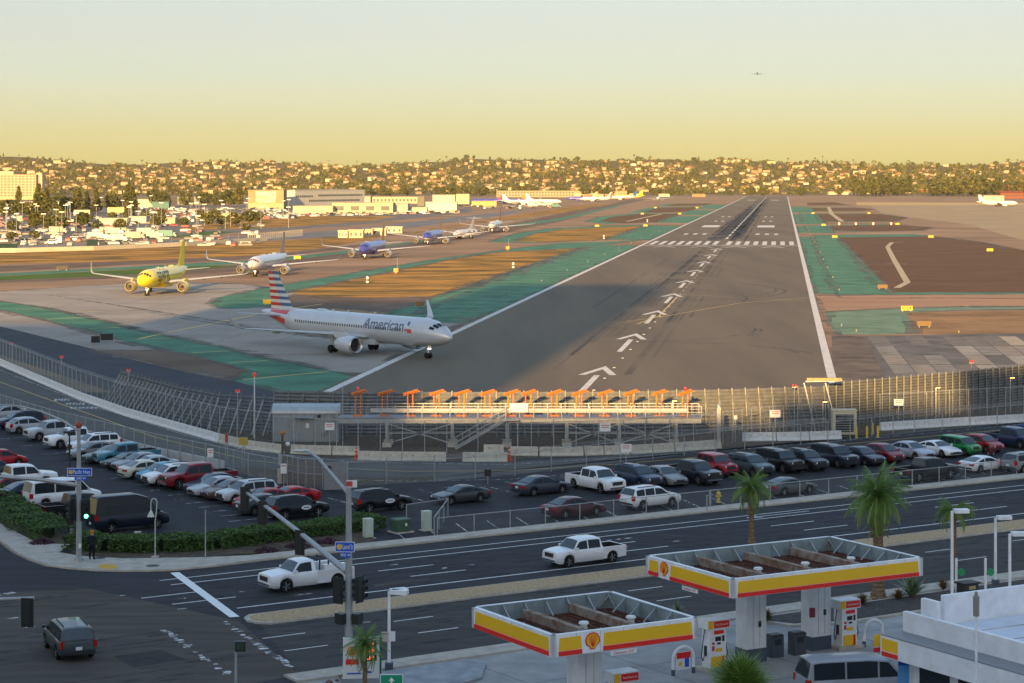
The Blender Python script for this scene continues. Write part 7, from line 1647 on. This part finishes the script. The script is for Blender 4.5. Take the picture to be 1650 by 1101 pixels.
for r, (a, b, zz) in enumerate(((.02, .26, .66), (.33, .98, .70), (.20, .94, .40))):
    n = int((b - a) * 40)
    for k in range(n): put('window', wmn, t, loc=(-w / 2 + w * (a + (b - a) * k / n), -dp_ / 2 - .02, h * zz))
OFB.rotation_euler = (0, 0, R(64)); OFB.scale = (2.25, 1, 1); OFB.location = (X(507, 1890), 1890 + 16, 0)
for a in ((472, 536, 333, 344.5, (.66, .58, .40), 'long pale yellow low shed before the white office block', 0, 0, 18), (535, 633, 328, 344, (.68, .60, .40), 'cream low building with three dark window panels', 1, 4, 26), (633, 657, 329, 343.5, (.50, .50, .46), 'grey end block joined to the cream low building', 0, 0, 22), (648, 688, 335, 343, (.66, .62, .48), 'pale cream shed between grey end block and white hangar', 0, 0, 18), (686, 736, 326.5, 341, (.70, .69, .64), 'white hangar with a broad pale front', 0, 0, 26), (697, 733, 315, 331, (.70, .66, .52), 'tall cream hangar behind the white one', 0, 0, 30), (672, 684, 317, 332, (.22, .22, .18), 'dark square plant block between hangars', 0, 0, 12), (555, 597, 317, 327, (.46, .47, .46), 'grey blue flat roof hall behind the office block', 0, 0, 40), (600, 672, 318, 328, (.68, .60, .40), 'long cream hall behind the low building', 1, 12, 20), (735, 756, 313, 329, (.20, .20, .20), 'grey hangar with arched front near the red tails', 0, 0, 26), (760, 800, 325, 333, (.66, .50, .22), 'ochre shed beside the parked blue airliners', 0, 0, 16), (715, 724, 304, 318, (.60, .54, .40), 'small square tower behind the cream hangar', 0, 0, 8), (565, 800, 299, 311, (.60, .52, .34), 'long tan parking structure with slot openings', 3, 40, 40), (690, 905, 294, 303, (.68, .60, .44), 'long pale terminal roof below the hillside', 1, 36, 40), (800, 925, 308, 318, (.46, .38, .26), 'tan terminal concourse behind the parked airliners', 2, 26, 30), (560, 660, 295, 303, (.64, .60, .50), 'pale low terminal wing beside the parking structure', 1, 18, 30), (900, 1010, 308, 315, (.50, .38, .22), 'brown low concourse at the far gates', 0, 0, 24), (1118, 1200, 300.5, 309, (.62, .45, .24), 'orange stucco hall beyond the runway end', 1, 16, 30), (1160, 1250, 295, 303, (.62, .50, .32), 'cream barracks hall beyond the runway end', 1, 20, 30)):
    building(a[0], a[1], a[2], a[3], a[4], a[5], a[6], a[7], a[8])
for a in ((1205, 1330, 297, 303.5, (.60, .45, .30), 'long barracks with red tiled roof beyond the runway end'), (1255, 1372, 296, 302, (.58, .44, .28), 'second long barracks with red tiled roof'), (1310, 1345, 307, 312, (.62, .50, .30), 'small stucco lodge with red roof beside the runway end'), (1625, 1700, 300, 316, (.58, .40, .24), 'red roofed block behind the parked white airliner'), (1612, 1650, 311, 320, (.64, .52, .34), 'stucco wing with red roof beside the white airliner'), (1405, 1440, 300, 306, (.62, .50, .32), 'small red roofed house in the tree belt')):
    building(*a[:5], a[5], 1, 14, 18, (.30, .09, .05), gable=True)
for a in ((1478, 1525, 306, 313, (.60, .56, .40), 'pale green flat roofed hall in the tree belt'), (1585, 1618, 316, 324, (.66, .60, .44), 'cream vehicle shed near the white airliner'), (1335, 1380, 309.5, 314, (.66, .58, .40), 'low cream walled building beside the stucco lodge')): building(*a, 0, 0, 22)
for a in ((30, 60, 326, 338, (.70, .66, .58), 'white box store beyond the pines by the hotel'), (90, 113, 325, 340, (.66, .66, .64), 'white block with red base between the pines'), (222, 248, 322, 334, (.68, .62, .48), 'cream hall with teal lower band'), (-10, 30, 330, 342, (.40, .44, .44), 'blue grey shed at the pines by the hotel'), (245, 272, 326, 336, (.14, .26, .25), 'teal low shed beside the cream hall'), (286, 330, 318, 330, (.30, .32, .32), 'dark glass hall behind the palms'), (160, 205, 353, 362, (.68, .62, .50), 'pale trailer office in the construction yard'), (208, 235, 350, 360, (.70, .66, .56), 'white trailer office beside the blue tarp'), (250, 282, 352, 361, (.66, .58, .40), 'cream site cabin in the construction yard'), (355, 378, 345, 353, (.68, .60, .38), 'pale yellow site cabin below the mural building'), (205, 300, 300, 309, (.60, .52, .38), 'sandy apartment block behind the palms')): building(*a, 0, 0, 12)
for a in ((545, 560, 373, 383.5, (.72, .66, .50), 'cream hut, smallest of the field row'), (562, 585, 372, 383.5, (.70, .62, .46), 'cream hut with dark door in the field row'), (584, 600, 371, 381.5, (.68, .58, .40), 'tan hut beside the red door'), (600, 622, 369.5, 380, (.70, .64, .50), 'cream hut with grey shutters in the field row'), (622, 648, 367, 376, (.72, .66, .50), 'cream hut with arched roof closing the field row')): building(*a, 1, 3, 9, name='field_hut', ww=.35)
# low screen wall and fence along the far service road
def wall_run(pts, h, m, label, name='screen_wall', th=.5):
    P = gp(*pts); t = thing(name, label, 'wall', P[0])
    for a, b in zip(P[:-1], P[1:]): mb = MB(); mb.bar(a - P[0] + Vector((0, 0, h / 2)), b - P[0] + Vector((0, 0, h / 2)), th, h); mb.build('panel', m, t)
wall_run(((-60, 408), (25, 407), (150, 403.5), (300, 396.5), (430, 388)), 1.5, bm_((.62, .56, .46)), 'long pale low wall along the far service road')
wall_run(((-60, 406), (28, 404.5)), 2.6, bm_((.03, .07, .065)), 'dark green screen panel on the far wall'); wall_run(((140, 401.5), (157, 401)), 3.4, bm_((.05, .09, .09)), 'short dark screen panel on the far wall')
fence('perimeter_fence', gp((0, 402), (150, 398.5), (300, 392), (400, 386)), 2.6, 'thin wire fence above the far low wall', 9, m_link)
t = thing('pale_railing', 'pale upright railing beside the field huts', 'fence', G(400, 388)); o = G(400, 388)
for k in range(28):
    p = G(400 + 3.2 * k, 388 - .28 * k) - o; mb = MB(); mb.box((p.x, p.y, 1.4), (.25, .25, 2.8)); mb.build('upright', bm_((.6, .58, .5)), t)
mb = MB(); mb.bar((0, 0, 2.7), G(486, 380.4) - o + Vector((0, 0, 2.7)), .2); mb.build('rail', bm_((.6, .58, .5)), t)
# billboards and gantry poles
def billboard(px0, px1, y0, y1, base, col, label):
    d = H * F / (base - HY); w = X(px1, d) - X(px0, d); zc_ = (Z(y0, d) + Z(y1, d)) / 2; hh = Z(y0, d) - Z(y1, d); t = thing('billboard', label, 'billboard', ((X(px0, d) + X(px1, d)) / 2, d, 0)); mb = MB(); mb.box((0, 0, zc_), (w, .6, hh)); mb.build('panel', bm_(col), t); mb = MB(); mb.tube((0, .6, 0), (0, .6, zc_), .6, .5, 8); mb.build('post', m_galv, t)
billboard(119, 145, 338.5, 348, 358, (.50, .46, .16), 'olive yellow billboard in front of the pines'); billboard(173, 200, 334, 343, 352, (.45, .50, .28), 'pale green billboard between the pines'); billboard(28, 36, 348, 356, 372, (.7, .6, .42), 'small square sign on a tall post at the far junction')
for k, (px, base, top) in enumerate([(random.uniform(5, 470), 0, 0) for _ in range(46)]):
    base = random.uniform(341, 384); d = H * F / (base - HY); t = thing('far_lamp_post', 'thin lamp post among the distant parked cars', 'lamp post', (X(px, d), d, 0), 0, 'distant lamp posts'); h = random.uniform(9, 13); mb = MB(); mb.tube((0, 0, 0), (0, 0, h), .16, .10, 6); mb.build('pole', m_galv, t); mb = MB(); mb.box((0, 0, h), (2.2, .5, .3)); mb.build('head', m_galv, t)
# parked cars far away: one small shaped body each
def small_car(L, Wd, H1, H2, c0, c1):
    mb = MB(); prof = [(L / 2, .3), (L / 2, .62), (L * .28, H1), (c0 + .5, H2), (c1, H2), (-L / 2 + .1, H1), (-L / 2, .7), (-L / 2, .3)]
    mb.prism_y(prof, -Wd / 2, Wd / 2, 0)
    for sg in (-1, 1): mb.prism_y([(L * .24, H1 + .04), (c0 + .45, H2 - .1), (c1, H2 - .1), (-L / 2 + .4, H1 + .02)], sg * (Wd / 2 + .005), sg * (Wd / 2 - .05), 1)
    for a in (L * .3, -L * .3):
        for sg in (-1, 1): mb.lathe([(-.1, .33), (.1, .33)], 10, 2, 'y', (a, sg * (Wd / 2 - .1), .33))
    mb.face([(L * .26, -Wd * .42, H1 + .06), (L * .26, Wd * .42, H1 + .06), (c0 + .54, Wd * .38, H2 - .04), (c0 + .54, -Wd * .38, H2 - .04)], 1)
    return mb.mesh('parked_car', [m_paint, m_glass, m_tyre])
SC = [small_car(4.7, 1.8, .95, 1.45, .2, -.9), small_car(4.7, 1.9, 1.1, 1.75, .4, -1.9), small_car(5.4, 1.95, 1.15, 1.8, .6, -.6)]
CC = [(WHT, 'white'), (SIL, 'silver'), (GRY, 'grey'), (BLK, 'black'), ((.25, .02, .02), 'red'), (NVY, 'navy'), ((.45, .40, .30), 'beige')]
def in_lot():
    r = random.random()
    if r < .55: px = random.uniform(225, 480); py = random.uniform(337, 361 - (px - 225) * .035)
    elif r < .75: px = random.uniform(-10, 260); py = random.uniform(350, 397)
    elif r < .9: px = random.uniform(430, 740); py = 350 - (px - 430) * .022 + random.uniform(-2.5, 1.5)
    else: px = random.uniform(700, 900); py = random.uniform(332, 337)
    return px, py
for k in range(300):
    px, py = in_lot(); c, cn = random.choices(CC, (3, 4, 5, 6, 1.5, 3, 2))[0]; g = G(px, py); i = random.choice((0, 0, 1, 1, 2))
    put('distant_car', SC[i], loc=(g.x, g.y, .02), rz=random.choice((R(5), R(95), R(185), R(275))) + random.gauss(0, .06), color=c, label='%s %s parked in the distant airport lots' % (cn, ('sedan', 'suv', 'pickup')[i]), cat='car', group='cars in the distant lots')
mb = MB()
for k in range(620):
    px, py = in_lot()
    if k % 3 == 0: px, py = random.uniform(-10, 420), random.uniform(344, 398)
    g = G(px, py); L = random.uniform(4.2, 5.4); rz = random.choice((R(5), R(95))) + random.gauss(0, .07); ci = random.randrange(6); q = Matrix.Rotation(rz, 3, 'Z')
    mb.box((g.x, g.y, .65), (L, 1.8, .75), ci, rz); mb.box(tuple(Vector((g.x, g.y, 1.25)) + q @ Vector((-.2, 0, 0))), (L * .55, 1.65, .5), ci, rz, taper=.8); mb.box(tuple(Vector((g.x, g.y, 1.22)) + q @ Vector((-.2, 0, 0))), (L * .5, 1.68, .3), 6, rz, taper=.85)
mb.build('far_parked_cars', [mat('far_car_%d' % i, c, .4) for i, c in enumerate([(.5, .5, .5), (.22, .23, .25), (.03, .03, .035), (.05, .06, .09), (.2, .03, .03), (.10, .10, .11)])] + [m_glass], kind='stuff', label='mass of further parked cars in the distant lots', cat='cars')
for k in range(18):
    px = random.uniform(80, 270) if k < 12 else random.uniform(830, 900); py = random.uniform(372, 394) if k < 12 else random.uniform(331, 335); g = G(px, py); c, cn = random.choice([((.34, .31, .26), 'white'), ((.20, .30, .30), 'grey'), ((.10, .22, .22), 'teal')]); t = thing('box_truck', '%s box truck or bus parked in the far yard' % cn, 'truck', (g.x, g.y, .02), R(random.uniform(-12, 12)), 'trucks in the far yard')
    mb = MB(); mb.box((-.8, 0, 1.9), (6.5, 2.4, 2.5)); mb.build('box_body', m_paint, t, color=c); mb = MB(); mb.box((3.3, 0, 1.35), (1.6, 2.2, 1.7), taper=.85); mb.build('cab', m_paint, t, color=c)
    for a in (3.0, -2.5):
        for sg in (-1, 1): mb = MB(); mb.lathe([(-.15, .5), (.15, .5)], 10, 0, 'y', (a, sg * 1.05, .5)); mb.build('wheel', m_tyre, t)
    mb = MB(); mb.box((3.75, 0, 1.75), (.6, 2.0, .6)); mb.build('windshield', m_glass, t)
sheet('far_wall_strip', gp((1380, 331), (1720, 331), (1720, 327.5), (1380, 326)), .03, mat('sand_wall', (.48, .33, .15), .9))
for k in range(14):
    px = 860 + 22 * k * random.uniform(.8, 1.1); g = G(px, random.uniform(316.5, 318)); t = thing('runway_end_shed', 'small orange white service hut at the runway end', 'hut', (g.x, g.y, 0), 0, 'huts at the runway end'); mb = MB(); mb.box((0, 0, 2), (random.uniform(8, 18), 6, 4)); mb.build('wall', bm_(random.choice([(.58, .38, .18), (.66, .58, .44), (.5, .26, .14)])), t); mb = MB(); mb.box((0, 0, 4.1), (12, 6.4, .3)); mb.build('roof', bm_((.5, .4, .28)), t)
# ---------------------------------------------------------------- morning haze over the bay
hm = bpy.data.materials.new('haze_air'); hm.use_nodes = True; ht = hm.node_tree; ht.nodes.clear(); ho = ht.nodes.new('ShaderNodeOutputMaterial'); pv = ht.nodes.new('ShaderNodeVolumePrincipled')
pv.inputs['Color'].default_value = (.95, .92, .70, 1); pv.inputs['Density'].default_value = .000022; pv.inputs['Anisotropy'].default_value = 0.0
ht.links.new(pv.outputs[0], ho.inputs['Volume'])
mb = MB(); mb.box((0, 2700, 140), (5600, 6200, 282)); hz = mb.build('haze', hm, kind='stuff')
